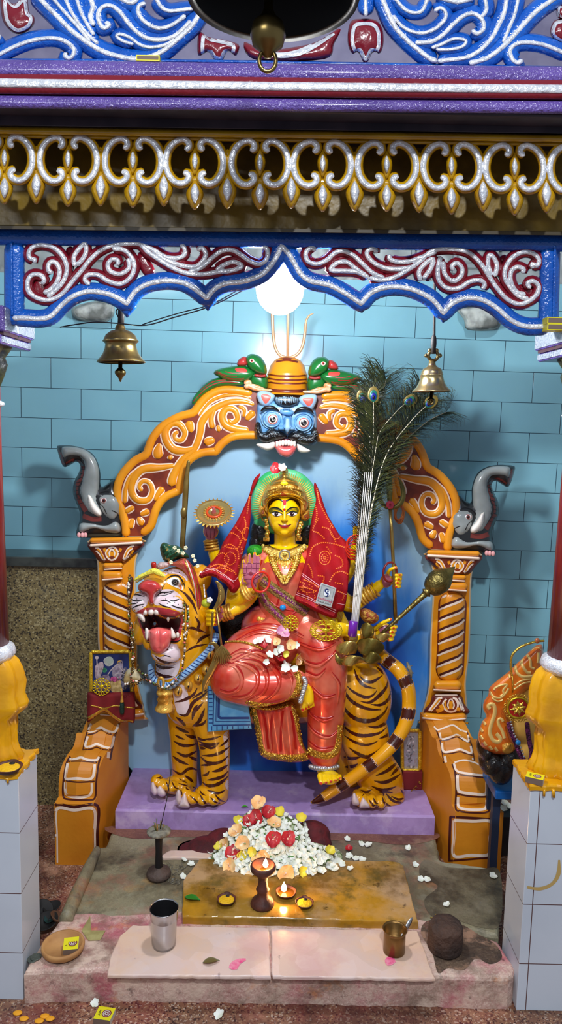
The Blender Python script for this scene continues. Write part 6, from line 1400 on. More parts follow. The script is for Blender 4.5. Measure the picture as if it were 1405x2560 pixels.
# bow
g = MB()
g.stroke([(538,1452),(548,1462),(554,1480),(551,1500),(540,1518),(530,1530)], 2.165,(5,12,17,17,11,7), BRS, .004, back=.004)
g.stroke([(532,1528),(530,1570),(527,1606)], 2.155,6, BRS, .004, back=.004); g.stroke([(522,1612),(534,1608),(543,1622),(541,1648),(526,1680),(512,1706),(507,1735)], 2.14,(6,12,17,18,16,12,5), BRS, .004, back=.004)
for k in range(18): y = 1466 + k * 2.4; g.stroke([(548, y),(556 - abs(k - 8) * .3, y + 3)], 2.161,1, BRS, .001)
g.build('toy_bow', None, 'thin brass bow held upright in the left front fist', 'bow')
t = thing('arrow', 'brass arrow with fanned tail feathers crossing the left front fist', 'arrow', P(545,1560,2.15))
g = MB(); g.tube([P(541,1520,2.165), P(548,1570,2.15), P(554,1618,2.135)], .0032, BRS, 8); g.build('shaft', t)
g = MB()
for k in range(11): a = radians(42 + k * 9); g.stroke([(554,1612),(554 + 20 * cos(a),1614 + 22 * sin(a)),(554 + 34 * cos(a),1616 + 44 * sin(a))], 2.130 - .001 * (k % 2),(2,5,2.5), BRS, .002, back=.001, seg=3)
g.build('fletching_fan', t)
# lime with a little flower
t = thing('lime', 'yellow green lime with a white blossom above the left front fist', 'lime', P(515,1508,2.175)); g = MB(); g.ell(P(515,1508,2.17),(.014, .013, .013), mat('lime_skin', (166,172,34), .35, bump=.3, bs=200),18,12); g.build('fruit', t)
g = MB()
for k in range(5): a = 2 * pi * k / 5; g.ell(P(524 + 4 * cos(a),1500 + 4 * sin(a),2.155),(.005, .003, .005), WHITE, 8,6)
for k in range(9): g.ell(P(512 - k * .3,1492 - k * 3.6,2.17),(.0025, .0025, .0025), WHITE, 6,5)
g.build('blossom', t)
# bangles
LAC = mat('red_lac_bangle', (206,40,22), .2, coat=.6)
def bangle(name, label, cx, cy, Y, rx, ry, m_=LAC, th=.0036, tx=.01, group=None):
    c = P(cx, cy, Y); g = MB(); g.tube(ringpts(c, U(rx, Y), U(ry, Y), tx), th, m_, 8, closed=True); return g.build(name, None, label, 'bangle', group)
bangle('red_bangle', 'single red bangle hanging from the thumb of the raised open palm', 652,1455,2.165,22,26)
for k in range(4): bangle('red_bangle', 'red lac bangle, %s in the stack beside the feather quills' % ['topmost', 'second from top', 'third from top', 'lowest'][k], 889 - k * 1.2,1358 + k * 7,2.20 + .004 * k, 22 - (k == 3) * 3,20, th=.003, tx=.004, group='stack of red bangles on the rear right hand')
bangle('red_bangle', 'dark red bangle around the thumb holding the trident staff', 975,1430,2.262,18,25, mat('dark_red_lac', (128,22,24), .25, coat=.5))
CPR = mat('copper_wire', (190,110,60), .3, .85)
for k in range(6): bangle('copper_bangle', 'thin copper bangle hanging below the right trident head', 998 + (k % 3) * 2 - 2,1278 + k * 2,2.285 + .003 * k, 11,22, CPR, .0018, .006, 'copper bangles on the trident')
# trident staff
t = thing('trident_staff', 'brass trident staff held upright in the right hand in front of the column', 'trident', P(988,1560,2.26))
g = MB(); g.tube([P(989,1558,2.262), P(985,1440,2.266), P(979,1330,2.275), P(974,1262,2.28)], (.0065, .0055, .0055, .005), BRS, 12); g.build('staff', t)
g = MB(); DB = mat('olive_brass', (130,122,66), .4, .7, c2=(96,92,50), cs=20)
g.puff([(974,1180),(980,1200),(981,1240),(976,1272),(969,1255),(966,1210)], 2.282, .005, DB, res=3.5, side=.004, back=.004)
g.stroke([(976,1272),(998,1262),(1008,1240),(1004,1212),(994,1192)], 2.28,(8,12,13,10,2), DB, .005, back=.004); g.stroke([(972,1272),(955,1258),(948,1235),(952,1210),(958,1195)], 2.28,(8,11,11,8,2), DB, .005, back=.004); g.build('trident_head', t)
g = MB()
for k in range(7): a = 2 * pi * k / 7; g.ell(P(975 + 6 * cos(a),1262 + 6 * sin(a),2.268),(.006, .004, .006), mat('pink_plastic_flower', (216,70,96), .5),8,6)
g.build('pink_flower', t)
# mace
t = thing('mace', 'aged brass mace with a round tapered head held at the right', 'mace', P(955,1583,2.22))
p0 = P(948,1590,2.215); p1 = P(1066,1482,2.235); ax = (p1 - p0); Lh = ax.length; MBR = mat('mace_brass', (136,120,66), .35, .85, bump=.9, bs=140, c2=(100,88,46), cs=30)
g = MB(); g.lathe([(.0,0),(.006, .001),(.0055, Lh * .3),(.0085, Lh * .9),(.011, Lh)], p0, MBR, 18, ax=ax); g.build('handle', t)
g = MB(); r = U(32,2.23); g.lathe([(.010, Lh - .006),(.017, Lh),(.012, Lh + .006),(.024, Lh + .012),(r * .86, Lh + .026),(r, Lh + .048),(r * .93, Lh + .066),(r * .7, Lh + .082),(r * .42, Lh + .095),(r * .22, Lh + .108),(0, Lh + .12)], p0, MBR, 36, ax=ax); g.build('head', t)
# ---- sashes on the belly
PG = mat('purple_glitter', (150,40,130), .35, .5, bump=1.5, bs=400, c2=(214,190,120), cs=300, cr=(.5, .6)); GT = mat('gold_tinsel', (196,170,90), .3, .8, bump=1.5, bs=500, c2=(120,96,50), cs=200)
bel = MB()
for nm in ('goddess_body', 'blouse', 'sari_skirt'):
    ob = bpy.data.objects[nm]; w0 = wloc(ob); bel.add([v.co + w0 for v in ob.data.vertices], [tuple(p.vertices) for p in ob.data.polygons], SARI)
SBL = bel.surf()
for i, (q, lb) in enumerate([([(598,870),(680,930),(780,1000),(860,1060),(925,1100)], 'upper'),([(590,950),(640,1040),(720,1120),(790,1185)], 'lower')]):
    t = thing('waist_ribbon', lb + ' purple glitter ribbon with gold edges slung across the goddess waist', 'ribbon', P(*N3(q[2])[0], 2.22))
    g = MB(); g.ridge(SBL, N3(*q),26 - 3 * i, GT, .004, cols=5); g.build('gold_edging', t); g = MB(); g.ridge(SBL, N3(*q),13, PG, .0065, cols=5); g.build('purple_band', t)
g = MB(); h = g._hit(SBL, 707,1519, .006); g.ell(h, (.010, .009, .009), mat('turquoise_bead', (20,130,200), .25, coat=.5),16,12); g.build('blue_bead', None, 'turquoise blue round bead between the two glitter ribbons', 'bead')
YG = mat('yellow_gold_filigree', (236,206,40), .22, .75)
def filigree(label, cx, cy, rx, ry, Y, n=14):
    t = thing('filigree_brooch', label, 'brooch', P(cx, cy, Y)); g = MB()
    for k in range(n):
        a = 2 * pi * k / n; cc = P(cx + rx * .8 * cos(a), cy + ry * .8 * sin(a), Y); g.tube(ringpts(cc, U(rx * .17, Y), U(ry * .2, Y),0,10), .0016, YG, 5, closed=True)
    for k in range(6):
        a = 2 * pi * k / 6; cc = P(cx + rx * .4 * cos(a), cy + ry * .4 * sin(a), Y - .002); g.tube(ringpts(cc, U(rx * .24, Y), U(ry * .24, Y),0,12), .0018, YG, 5, closed=True)
    g.ell(P(cx, cy, Y - .004),(U(rx * .2, Y), .004, U(ry * .2, Y)), YG, 12,8); g.build('filigree', t); return t
filigree('small yellow gold filigree brooch at the lower end of the glitter ribbons', 727,1558,20,20,2.185)
filigree('wide yellow gold filigree brooch on the right hip below the veil hem', 815,1576,42,26,2.165,22)
# ---- gold foil blossom at the right hip
GLF = mat('crumpled_gold_leaf', (206,176,96), .25, .8, bump=.8, bs=50, c2=(150,120,50), cs=20); GLD = mat('olive_gold_leaf', (150,136,66), .3, .7, bump=.6, bs=50, c2=(110,96,40), cs=20)
t = thing('gold_foil_flower', 'large gold foil flower with curling petals between the sari and the tiger rump', 'artificial flower', P(880,1640,2.19))
for q, Y, m_ in [([(230,790),(262,775),(300,790),(298,840),(265,850),(235,838)], 2.165, GLF),([(122,905),(140,870),(200,842),(270,838),(298,870),(290,930),(240,948),(170,945)], 2.155, GLF),([(165,985),(210,955),(290,955),(350,975),(356,1005),(300,1018),(250,1040),(180,1030)], 2.15, GLF),([(300,840),(360,815),(450,825),(515,880),(480,940),(380,960),(305,920)], 2.19, GLD),
                ([(350,930),(430,925),(480,960),(490,1000),(420,1020),(350,1000)], 2.185, GLD),([(330,720),(380,690),(430,740),(420,800),(350,810)], 2.20, GLD),([(120,930),(150,960),(200,1010),(160,1030),(118,980)], 2.17, GLD),([(440,800),(520,770),(560,800),(500,850)], 2.20, GLF)]:
    g = MB(); a_ = A7(*q); cx = sum(p[0] for p in a_) / len(a_); cy = sum(p[1] for p in a_) / len(a_); g.puff(a_, Y, .003, m_, res=3, side=.002, Yf=lambda x, y: Y - .014 * cos((x - cx + (y - cy) * .5) / 13) + .0012 * sin(x - y * .6)); g.build('petal', t)
g = MB(); g.puff(A7((320,590),(380,580),(470,640),(450,690),(390,700),(330,660)),2.205, .02, mat('red_gold_brocade', (150,60,34), .5, .3, bump=1.5, bs=200, c2=(196,150,60), cs=90), res=4, side=.01); g.build('brocade_wrap', None, 'reddish gold brocade wrap bunched behind the feather quills', 'cloth')
# ---- peacock feathers
QUI = mat('pale_quill', (226,214,186), .4); BARB = mat('feather_barb_olive', (52,60,34), .5, c2=(78,82,40), cs=40, sheen=.3); BARD = mat('feather_barb_dark', (30,38,32), .5)
EYB = mat('feather_eye_bronze', (130,110,52), .35, .3); EYG = mat('feather_eye_green', (30,110,90), .3, .3); EYU = mat('feather_eye_blue', (24,40,140), .3, .2)
pf = thing('peacock_feather_fan', 'bundle of peacock feathers with pale quills and a purple band held at the right hip', 'feather fan', P(882,1590,2.16))
def feather(pts, eye=True, nb=150, bl=34, start=.35, seed=0, spread=1.0, quill=2.0):
    nb = int(nb * 1.9); rnd = random.Random(seed); p3 = [P(x, y, Y) for x, y, Y in pts]; q = [Vector(a) for a in sm(p3,10)]; N = len(q)
    g = MB(); g.tube(q, (U(quill, 2.2), U(quill * .7,2.2), U(.8,2.2)), QUI, 6)
    for i in range(nb):
        t_ = start + (1 - start) * (i + rnd.random()) / nb; k = min(N - 2, int(t_ * (N - 1))); fr = t_ * (N - 1) - k; p = q[k].lerp(q[k + 1], fr); d = (q[k + 1] - q[k]).normalized()
        side = d.cross(Vector((0,1,0))).normalized() * (1 if i % 2 else -1)
        l = U(bl, 2.25) * (0.45 + .75 * min(1,(t_ - start) / .25)) * rnd.uniform(.7,1.2) * spread; out = Vector((rnd.uniform(-.3, .3), rnd.uniform(-.5, .5), rnd.uniform(-.2, .2)))
        e1 = p + (side * .35 + d * .75 + out * .2) * l * .5; e2 = p + (side * .75 + d * .95 + out * .5) * l * .85; e3 = e2 + (side * .5 + d * .1 + out + Vector((0,0,-.3 * rnd.random()))) * l * .35
        w_ = .0011; wv = d.cross(side).normalized() * w_ + Vector((0,0, w_ * .6)); m_ = BARB if rnd.random() < .6 else BARD
        v = []; 
        for pp, f_ in ((p, 1),(e1,1),(e2, .8),(e3, .3)): v += [pp - wv * f_, pp + wv * f_]
        g.add(v, [(0,1,3,2),(2,3,5,4),(4,5,7,6)], m_, True)
    if eye:
        tip = q[-1]; d = (q[-1] - q[-4]).normalized(); c0 = tip - d * U(6,2.2); rot = Matrix.Rotation(atan2(d.x, d.z),3, 'Y')
        for i in range(130):
            a = radians(rnd.uniform(-110,110)); dr = rot @ Vector((sin(a), rnd.uniform(-.2, .2), cos(a))); l = U(rnd.uniform(24,44),2.25); e = c0 + dr * l; wv = Vector((cos(a),0,-sin(a))) * .0009
            g.add([c0 + dr * l * .3 - wv, c0 + dr * l * .3 + wv, e + wv * .3, e - wv * .3], [(0,1,2,3)], BARB if i % 2 else BARD, True)
        e_ = MB(); oy = Vector((0,-.004,0))
        for rx, rz, m_, dz, o in ((15,22, EYB, 2,0),(10,15, EYG, 0,1),(7,9.5, EYU, -2,2),(3.4,5, BLACK, -4,3)):
            e_.ell(c0 + oy * (1 + o * .45) + rot @ Vector((0,0, U(dz, 2.2))),(U(rx, 2.25), .0016, U(rz, 2.25)), m_, 18,8, rot)
        ob = g.build('feather', pf); e_.build('feather_eye', ob)
        return
    g.build('feather', pf)
B0 = (884,1585,2.165)
feather([(884,1592,2.160),(893,1480,2.175),(910,1300,2.20),(925,1120,2.24),(915,1030,2.28),(905,992,2.30)], True, 230,36, .2,1)
feather([(888,1592,2.158),(900,1460,2.17),(917,1290,2.195),(932,1120,2.23),(934,1040,2.27),(933,984,2.29)], True, 230,38, .22,2)
feather([(880,1590,2.163),(890,1460,2.18),(905,1290,2.21),(928,1110,2.25),(950,1010,2.30),(965,950,2.32)], False, 230,46, .42,3)
feather([(886,1590,2.155),(903,1460,2.17),(922,1290,2.20),(938,1110,2.24),(990,1030,2.29),(1028,1000,2.31)], True, 220,42, .28,4)
feather([(890,1590,2.157),(905,1470,2.168),(928,1280,2.19),(965,1140,2.22),(1030,1050,2.27),(1078,1004,2.30)], True, 220,44, .28,5)
feather([(882,1588,2.17),(900,1420,2.19),(922,1260,2.22),(955,1150,2.26),(1010,1060,2.31),(1052,980,2.33)], False, 220,46, .42,6)
feather([(890,1588,2.165),(908,1400,2.19),(935,1240,2.22),(990,1130,2.26),(1060,1060,2.31),(1115,1030,2.33)], False, 220,44, .44,7)
feather([(878,1585,2.17),(888,1440,2.19),(900,1250,2.22),(915,1100,2.27),(925,1000,2.31),(940,945,2.33)], False, 230,44, .3,8)
feather([(884,1588,2.16),(896,1440,2.175),(912,1280,2.19),(930,1180,2.21),(945,1090,2.23)], False, 200,40, .2,9)
feather([(884,1588,2.16),(900,1420,2.175),(925,1280,2.19),(950,1200,2.21),(990,1120,2.23)], False, 200,40, .3,10)
g = MB()
for k in range(5): g.tube([P(876 + k * 3.2,1600,2.155), P(884 + k * 3.7,1500,2.16), P(893 + k * 4.2,1400,2.168), P(903 + k * 4.6,1290,2.18), P(912 + k * 5,1180,2.2)], (.0024, .0018, .0012, .0008), mat('white_quill_base', (226,222,214), .4, c2=(90,80,60), cs=70, cr=(.58, .75)),8)
g.build('white_quills', pf)
g = MB(); pa = P(880,1590,2.153); pb = P(884,1553,2.153); g.lathe([(.011,0),(.0135, .002),(.0135,(pb - pa).length - .002),(.011,(pb - pa).length)], pa, mat('purple_tape', (104,24,150), .25, coat=.5),20, ax=pb - pa); g.build('purple_band', pf)

# ---- dressing on the tiger head
t = thing('tiger_headdress', 'green gold headcloth with striped red ribbon and blossoms on the tiger head', 'headdress', P(440,1410,2.25))
g = MB(); g.puff(T5((440,120),(480,70),(560,100),(640,110),(720,180),(760,240),(640,260),(540,300),(480,270),(450,200)),2.26, .045, mat('dark_green_brocade', (14,72,44), .45, .1, bump=1, bs=90, c2=(170,140,60), cs=70, cr=(.6, .66)), res=4, side=.02, hf=lambda x, y, d: .006 * sin(x * .35 + y * .5)); g.build('green_cloth', t)
g = MB(); g.puff(T5((400,330),(480,290),(600,280),(700,240),(800,330),(860,480),(900,640),(900,790),(850,835),(820,740),(790,600),(750,480),(690,380),(560,320)),2.235, .030, mat('red_striped_ribbon', (190,90,66), .45, .2, bump=1, bs=300), res=4, side=.02); S_ = g.surf()
for dx, m_ in ((0, VH),(20, GFOIL),(36, mat('pale_lace', (226,206,190), .6)),(54, VH),(72, GFOIL),(88, VH)): g.paint(S_, T5((690 + dx, 262),(745 + dx * .9,400),(790 + dx * .8,560),(810 + dx * .7,700),(835 + dx * .4,820)),2.6, m_, .0012)
g.build('striped_ribbon', t)
g = MB(); g.puff(T5((400,330),(440,285),(520,290),(560,320),(480,360),(410,365)),2.225, .016, mat('silver_pink_lace', (206,180,176), .5, .3, bump=1.5, bs=250), res=4, side=.01); g.build('lace_band', t)
g = MB(); g.puff(T5((340,300),(370,280),(400,300),(395,360),(365,372),(345,345)),2.205, .012, RED, res=3, side=.008); g.build('red_petal', t)
for x, y in [(600,130),(690,190),(640,165),(850,330),(720,130),(800,220),(820,270),(560,290)]:
    g = MB(); px, py = T5((x, y))[0]
    for k in range(5): a = 2 * pi * k / 5 + x; g.ell(P(px + 3 * cos(a), py + 3 * sin(a),2.205),(.003, .002, .003), mat('jasmine_cream', (236,232,190), .5),8,6)
    g.build('small_blossom', t)
g = MB(); PYL = mat('pale_yellow_tinsel', (232,220,80), .4, .2, bump=1, bs=300)
g.stroke(T5((150,490),(230,440),(300,410),(380,385),(450,420),(500,450)),2.165,(5,9,10,16,14,5), PYL, .006, back=.004); g.stroke(T5((330,370),(400,400),(490,450)),2.162,(4,14,5), PYL, .006, back=.004)
g.stroke(T5((170,510),(240,470),(320,430)),2.16,5, GT, .004, back=.003); g.build('yellow_garland', t)
# bead garland on the tiger
BEADC = [mat('bead_bronze', (120,92,50), .35, .6), mat('bead_pearl', (236,224,210), .3), mat('bead_coral', (226,110,100), .35), mat('bead_green', (90,120,50), .4)]
def garland(name, label, paths, cat='garland', step=6.5, r=.0032, fuzz=True, tm_=None):
    q0 = paths[0][0]; t = thing(name, label, cat, P(*q0)); rnd = random.Random(len(label)); proto = {}
    fz = MB()
    for path in paths:
        p3 = [P(*p) for p in path]; q = resample([tuple(a) for a in sm(p3,8)], U(step, 2.2))[0]
        for i, p in enumerate(q):
            p = Vector(p) + Vector((rnd.uniform(-1,1), rnd.uniform(-1,1), rnd.uniform(-1,1))) * .0025; k = rnd.choice([0,0,0,1,1,2,3]); rr = r * rnd.uniform(.7,1.3)
            if k not in proto:
                g = MB(); g.ell((0,0,0),(r,) * 3, BEADC[k], 10,7); ob = g.build('bead', None); ob.location = (0,0,0); proto[k] = ob; ob.data.transform(Matrix.Identity(4)); o = ob
                o.parent = t; o.location = p - t.location
            else:
                o = proto[k].copy(); COL.objects.link(o); o.parent = t; o.location = p - t.location; s = rr / r; o.scale = (s, s, s)
            if fuzz:
                for _ in range(5):
                    d = Vector((rnd.gauss(0,1), rnd.gauss(0,1), rnd.gauss(0,1))).normalized() * rnd.uniform(.004, .009); w_ = Vector((.0006,0, .0006)); fz.add([p - w_, p + w_, p + d + w_, p + d - w_], [(0,1,2,3)], tm_ or GT, False)
        fz.tube([Vector(a) for a in q], .0012, BLACK, 5)
    ob = fz.build('tinsel', t); prop(ob, kind='stuff'); return t
garland('bead_garland', 'beaded tinsel garland looping from the tiger brow past the collar bell', [
    [(322,1440,2.19),(322,1500,2.17),(326,1580,2.175),(332,1650,2.19),(326,1700,2.20)],
    [(330,1560,2.185),(335,1620,2.19),(334,1680,2.20)],
    [(462,1510,2.165),(460,1560,2.165),(462,1620,2.165),(455,1670,2.165),(440,1700,2.165),(415,1722,2.165),(385,1712,2.17),(360,1700,2.19),(335,1706,2.20),(312,1712,2.21)],
    [(468,1520,2.17),(470,1560,2.168),(464,1600,2.166)], [(366,1690,2.19),(350,1680,2.20),(345,1668,2.21)]])
t = thing('shell_pendant', 'cream half disc pendant with black wire loops between the framed picture and the tiger collar', 'pendant', P(334,1690,2.20))
g = MB(); g.puff(crop(120,1580, .2135)((892,600),(895,500),(930,440),(985,415),(1050,460),(1090,540),(1085,580),(1000,600)),2.215, .010, mat('cream_shell', (206,196,160), .5, bump=.5, bs=100, c2=(176,150,96), cs=30), res=4, side=.004); g.build('half_disc', t)
g = MB(); C9 = crop(120,1580, .2135)
for x, y in [(885,470),(882,515),(880,560),(1060,450),(1100,480),(1115,525),(1150,545),(1045,600),(1080,595),(1000,625),(960,640),(905,655),(930,630)]: px, py = C9((x, y))[0]; g.tube(ringpts(P(px, py, 2.215), .0045, .0045,0,10), .0011, BLACK, 5, closed=True)
g.build('wire_loops', t)
# gecko on the tail
g = MB(); GK = mat('gecko_grey', (130,120,96), .6, c2=(90,82,64), cs=80)
g.tube([P(x, y, Y) for x, y, Y in [(1018,1656,2.25),(1022,1668,2.235),(1027,1680,2.232),(1029,1695,2.232)]], (.003, .006, .005, .001), GK, 8, sub=3)
for a, b_ in (((1022,1668),(1014,1672)),((1022,1667),(1031,1664)),((1027,1680),(1019,1685)),((1027,1680),(1035,1683))): g.tube([P(*a, 2.236), P(*b_, 2.236)], .0014, GK, 5)
g.build('gecko', None, 'tiny grey gecko clinging to the outer bend of the tiger tail', 'lizard')
# ================================================================ offerings and small things
def proj(p):
    d = Vector(p) - CP; z = d.dot(_f); return (IW / 2 + F * d.dot(_Rp) / z, IH / 2 - F * d.dot(_Up) / z)
def dep(c): return (Vector(c) - CP).dot(_f)
def SU(c, px): return px * dep(c) / F
def HV(c): return .01 / abs(proj(Vector(c) + Vector((0,0, .01)))[1] - proj(c)[1])     # metres of height per pixel
ZP, ZM, ZY, ZC = .080, .088, .102, .079
CLAY = mat('dark_fired_clay', (92,44,30), .6, bump=.6, bs=90, c2=(66,32,24), cs=30); CLAYL = mat('light_terracotta', (190,140,84), .7, c2=(170,120,70), cs=20, bump=.3)
TURM = mat('turmeric_paste', (226,176,10), .6, bump=1, bs=150); SOOT = mat('soot_black', (22,18,16), .7)
def flame(t, p, h, strength=14):
    M = MT.get('flame_light')
    if not M:
        M = bpy.data.materials.new('flame_light'); M.use_nodes = True; nt = M.node_tree; nt.nodes.clear(); e = nt.nodes.new('ShaderNodeEmission'); e.inputs[0].default_value = (1, .66, .26,1); e.inputs[1].default_value = 30; o = nt.nodes.new('ShaderNodeOutputMaterial'); nt.links.new(e.outputs[0], o.inputs[0]); MT['flame_light'] = M
    g = MB(); g.lathe([(0,0),(h * .2, h * .15),(h * .26, h * .33),(h * .2, h * .58),(h * .07, h * .82),(0, h)], p, M, 14, cap=False); g.build('flame', t)
    l = bpy.data.lights.new('flame_glow', 'POINT'); l.energy = .9; l.color = (1, .55, .2); l.shadow_soft_size = .008; o = bpy.data.objects.new('flame_glow', l); COL.objects.link(o); o.location = Vector(p) + Vector((0,-.012, h * .6))
# tall clay lamp
c = PZ(656,2262, ZY); k = HV(c); t = thing('clay_lamp', 'tall footed dark clay lamp with a burning wick in front of the flowers', 'lamp', c)
prof = [(0,0),(29,0),(30,4),(26,12),(16,20),(13,26),(14,34),(17,38),(13,44),(11,58),(13,68),(22,76),(31,84),(32,92),(29,97),(25,96),(18,88),(0,84)]
g = MB(); g.lathe([(SU(c, r), h * k * 1.04) for r, h in prof], c, CLAY, 36, cap=False); g.build('lamp_body', t)
top = c + Vector((0,0,92 * k)); g = MB(); g.lathe([(SU(c, 24),0),(0, .001)], top - Vector((0,0, .004)), mat('lamp_oil', (70,40,8), .08),24, cap=False); g.build('oil', t); flame(t, top + Vector((SU(c, 6),0,0)), .028)
def diya(label, px, py, z, r, fill=None, burn=False, cat='lamp'):
    c = PZ(px, py, z); t = thing('clay_diya', label, cat, c); R = SU(c, r); g = MB(); v = []; f = []; n = 32
    pr = [(0,0),(.45,0),(.7, .12),(.95, .42),(1.0, .52),(.92, .50),(.75, .3),(.5, .16),(0, .12)]
    for a_, h in pr:
        for i in range(n):
            an = 2 * pi * i / n; rr = R * a_ * (1 + .03 * sin(an * 5)); sp = 1 + (.10 if abs(an - 1.6) < .25 and a_ > .8 else 0); v.append((c.x + rr * cos(an) * sp, c.y + rr * sin(an) * sp, c.z + .0004 + R * h))
    for j in range(len(pr) - 1):
        for i in range(n): k2 = (i + 1) % n; f.append((j * n + i, j * n + k2,(j + 1) * n + k2,(j + 1) * n + i))
    g.add(v, f, CLAY); g.build('clay_bowl', t)
    if fill:
        g = MB(); g.ell(c + Vector((0,0, R * .40)),(R * .82, R * .82, R * .13), TURM, 20,10); g.build('turmeric', t); g = MB(); g.ell(c + Vector((R * .1, R * .45, R * .52)),(R * .22, R * .2, R * .1), SOOT, 10,6); g.build('charred_wick', t)
    if burn:
        g = MB(); g.lathe([(R * .8,0),(0, .0006)], c + Vector((0,0, R * .36)), MT['lamp_oil'], 24, cap=False); g.build('oil', t); flame(t, c + Vector((-.006,0, R * .42)), .030)
    return t
diya('small burning clay diya right of the tall lamp', 715,2240, ZY, 26, burn=True)
diya('clay diya of turmeric left of the tall lamp', 566,2258, ZY, 24, True); diya('clay diya of turmeric right of the burning diya', 761,2266, ZY, 23, True)
diya('clay diya of turmeric on the left pedestal top', 22,1932, .558,34, True)
# incense holder
c = PZ(397,2190, ZC + .001); k = HV(c); t = thing('incense_holder', 'black spindle shaped incense holder on the worn concrete', 'incense stand', c)
BI = mat('black_iron', (30,28,32), .45, .4, bump=.4); ASH = mat('ash_grey', (136,132,116), .9, bump=1.5, bs=120, c2=(96,90,78), cs=60)
g = MB(); g.lathe([(0,0),(SU(c, 29),0),(SU(c, 31),6 * k),(SU(c, 28),14 * k),(SU(c, 14),19 * k),(SU(c, 10),24 * k)], c, mat('dusty_brown_iron', (78,62,54), .7, bump=1, bs=120),32, cap=False); g.build('base', t)
g = MB(); g.lathe([(SU(c, 10),20 * k),(SU(c, 8.5),60 * k),(SU(c, 9.5),104 * k)], c, BI, 20, cap=False); g.build('stem', t)
g = MB(); g.lathe([(SU(c, 9),101 * k),(SU(c, 20),104 * k),(SU(c, 29),108 * k),(SU(c, 30),112 * k),(SU(c, 26),115 * k),(0,116 * k)], c, ASH, 30, cap=False); g.build('ashy_cup', t)
top = c + Vector((0,0,114 * k))
for i in range(12):
    a = random.uniform(0,6.28); q = top + Vector((.009 * cos(a), .009 * sin(a),0)); g = MB(); g.tube([q, q + Vector((.006 * cos(a), .004 * sin(a), random.uniform(.014, .032)))], .0009, mat('incense_stub', (150,110,50), .7) if i % 3 else mat('incense_stub_green', (90,110,50), .7),5); g.build('incense_stub', t)
g = MB(); g.tube([top + Vector((.003,0,0)), P(417,2000, top.y), P(428,1922, top.y)], .0011, SOOT, 6); g.build('incense_stick', None, 'single long black incense stick standing in the spindle holder', 'incense')
g = MB()
for i in range(90):
    x = 420 + abs(random.gauss(0,45)); y = 2160 + random.uniform(0,55); q = PZ(x, y, ZC + .002); a = random.uniform(0,3.14); l = random.uniform(.004, .018); g.tube([q, q + Vector((l * cos(a), l * sin(a), .001))], random.uniform(.0005, .0011), ASH, 4)
ob = g.build('incense_ash', None, 'scattered grey incense ash and stick bits beside the spindle holder', 'ash', kind='stuff')
# steel tumbler
c = PZ(410,2362, ZM); k = HV(c); STL = mat('brushed_steel', (190,190,192), .24, .95, bump=.05); STI = mat('steel_inside', (110,110,114), .3, .95)
t = thing('steel_tumbler', 'tall stainless steel tumbler on the left pink marble slab', 'tumbler', c)
g = MB(); Hh = 92 * k; r_ = lambda p: SU(c, p); g.lathe([(0,0),(r_(26),0),(r_(28), .001),(r_(28.5), Hh * .08),(r_(30), Hh * .10),(r_(31), Hh * .5),(r_(33), Hh * .72),(r_(33.3), Hh * .73),(r_(33.2), Hh * .74),(r_(35), Hh * .97),(r_(36.4), Hh),(r_(35.6), Hh + .001),(r_(34.4), Hh * .98)], c, STL, 48, cap=False); g.build('tumbler_wall', t)
g = MB(); g.lathe([(r_(34.4), Hh * .98),(r_(30), Hh * .4),(r_(27), .004),(0, .003)], c, STI, 40, cap=False); g.build('inner_wall', t)
# brass cup with spoon
c = PZ(985,2378, ZM); k = HV(c); t = thing('brass_cup', 'small brass cup on the right pink marble slab', 'cup', c); r_ = lambda p: SU(c, p); Hh = 56 * k
g = MB(); g.lathe([(0,0),(r_(24),0),(r_(27), .002),(r_(27), Hh * .85),(r_(26.5), Hh * .92),(r_(31), Hh),(r_(30), Hh + .001),(r_(26), Hh * .95),(r_(25), .004),(0, .003)], c, mat('brown_brass_cup', (132,100,56), .35, .85, bump=.2),40, cap=False); g.build('cup_body', t)
t2 = thing('small_spoon', 'small steel spoon leaning in the brass cup', 'spoon', c + Vector((0,0, .01))); a = c + Vector((.002,-.002, .012)); b_ = P(1031,2293, c.y + .035)
g = MB(); d = b_ - a; q = [a + d * t_ for t_ in (0, .3, .6, .8,1)]; g.tube(q, (.0018, .002, .0026, .0058, .0064, .001), STL, 10, sub=4, flat=.45); g.build('spoon_body', t2)
# brown stone cylinder
c = PZ(1112,2372, ZP); k = HV(c); r_ = lambda p: SU(c, p); Hh = 62 * k
g = MB(); n = 40; v = []; f = []; pr = [(0,0),(40,0),(43, .1),(43, .5),(42, .9),(38,1.02),(25,1.07),(0,1.10)]
for a_, h in pr:
    for i in range(n): an = 2 * pi * i / n; rr = r_(a_) * (1 + .025 * sin(3 * an + h * 4) + .02 * sin(7 * an)); v.append((c.x + rr * cos(an), c.y + rr * sin(an), c.z + h * Hh))
for j in range(len(pr) - 1):
    for i in range(n): k2 = (i + 1) % n; f.append((j * n + i, j * n + k2,(j + 1) * n + k2,(j + 1) * n + i))
g.add(v, f, mat('sooty_brown_stone', (78,54,42), .8, bump=1.5, bs=70, c2=(52,38,32), cs=14, bd=.006)); g.build('stone_stub', None, 'sooty brown cylindrical stone stub right of the brass cup', 'stone')
t = thing('dried_flower_bits', 'dried flower scraps lying behind the brown stone stub', 'dried flower', PZ(1095,2290, .081)); 
for i in range(7):
    q = PZ(1095 + random.uniform(-18,22),2292 + random.uniform(-9,9), .0825); g = MB(); g.ell(q, (.007, .003, .0025), mat('dried_petal', (140,116,50), .8),8,6, Matrix.Rotation(random.uniform(0,3),3, 'Z')); g.build('petal', t)
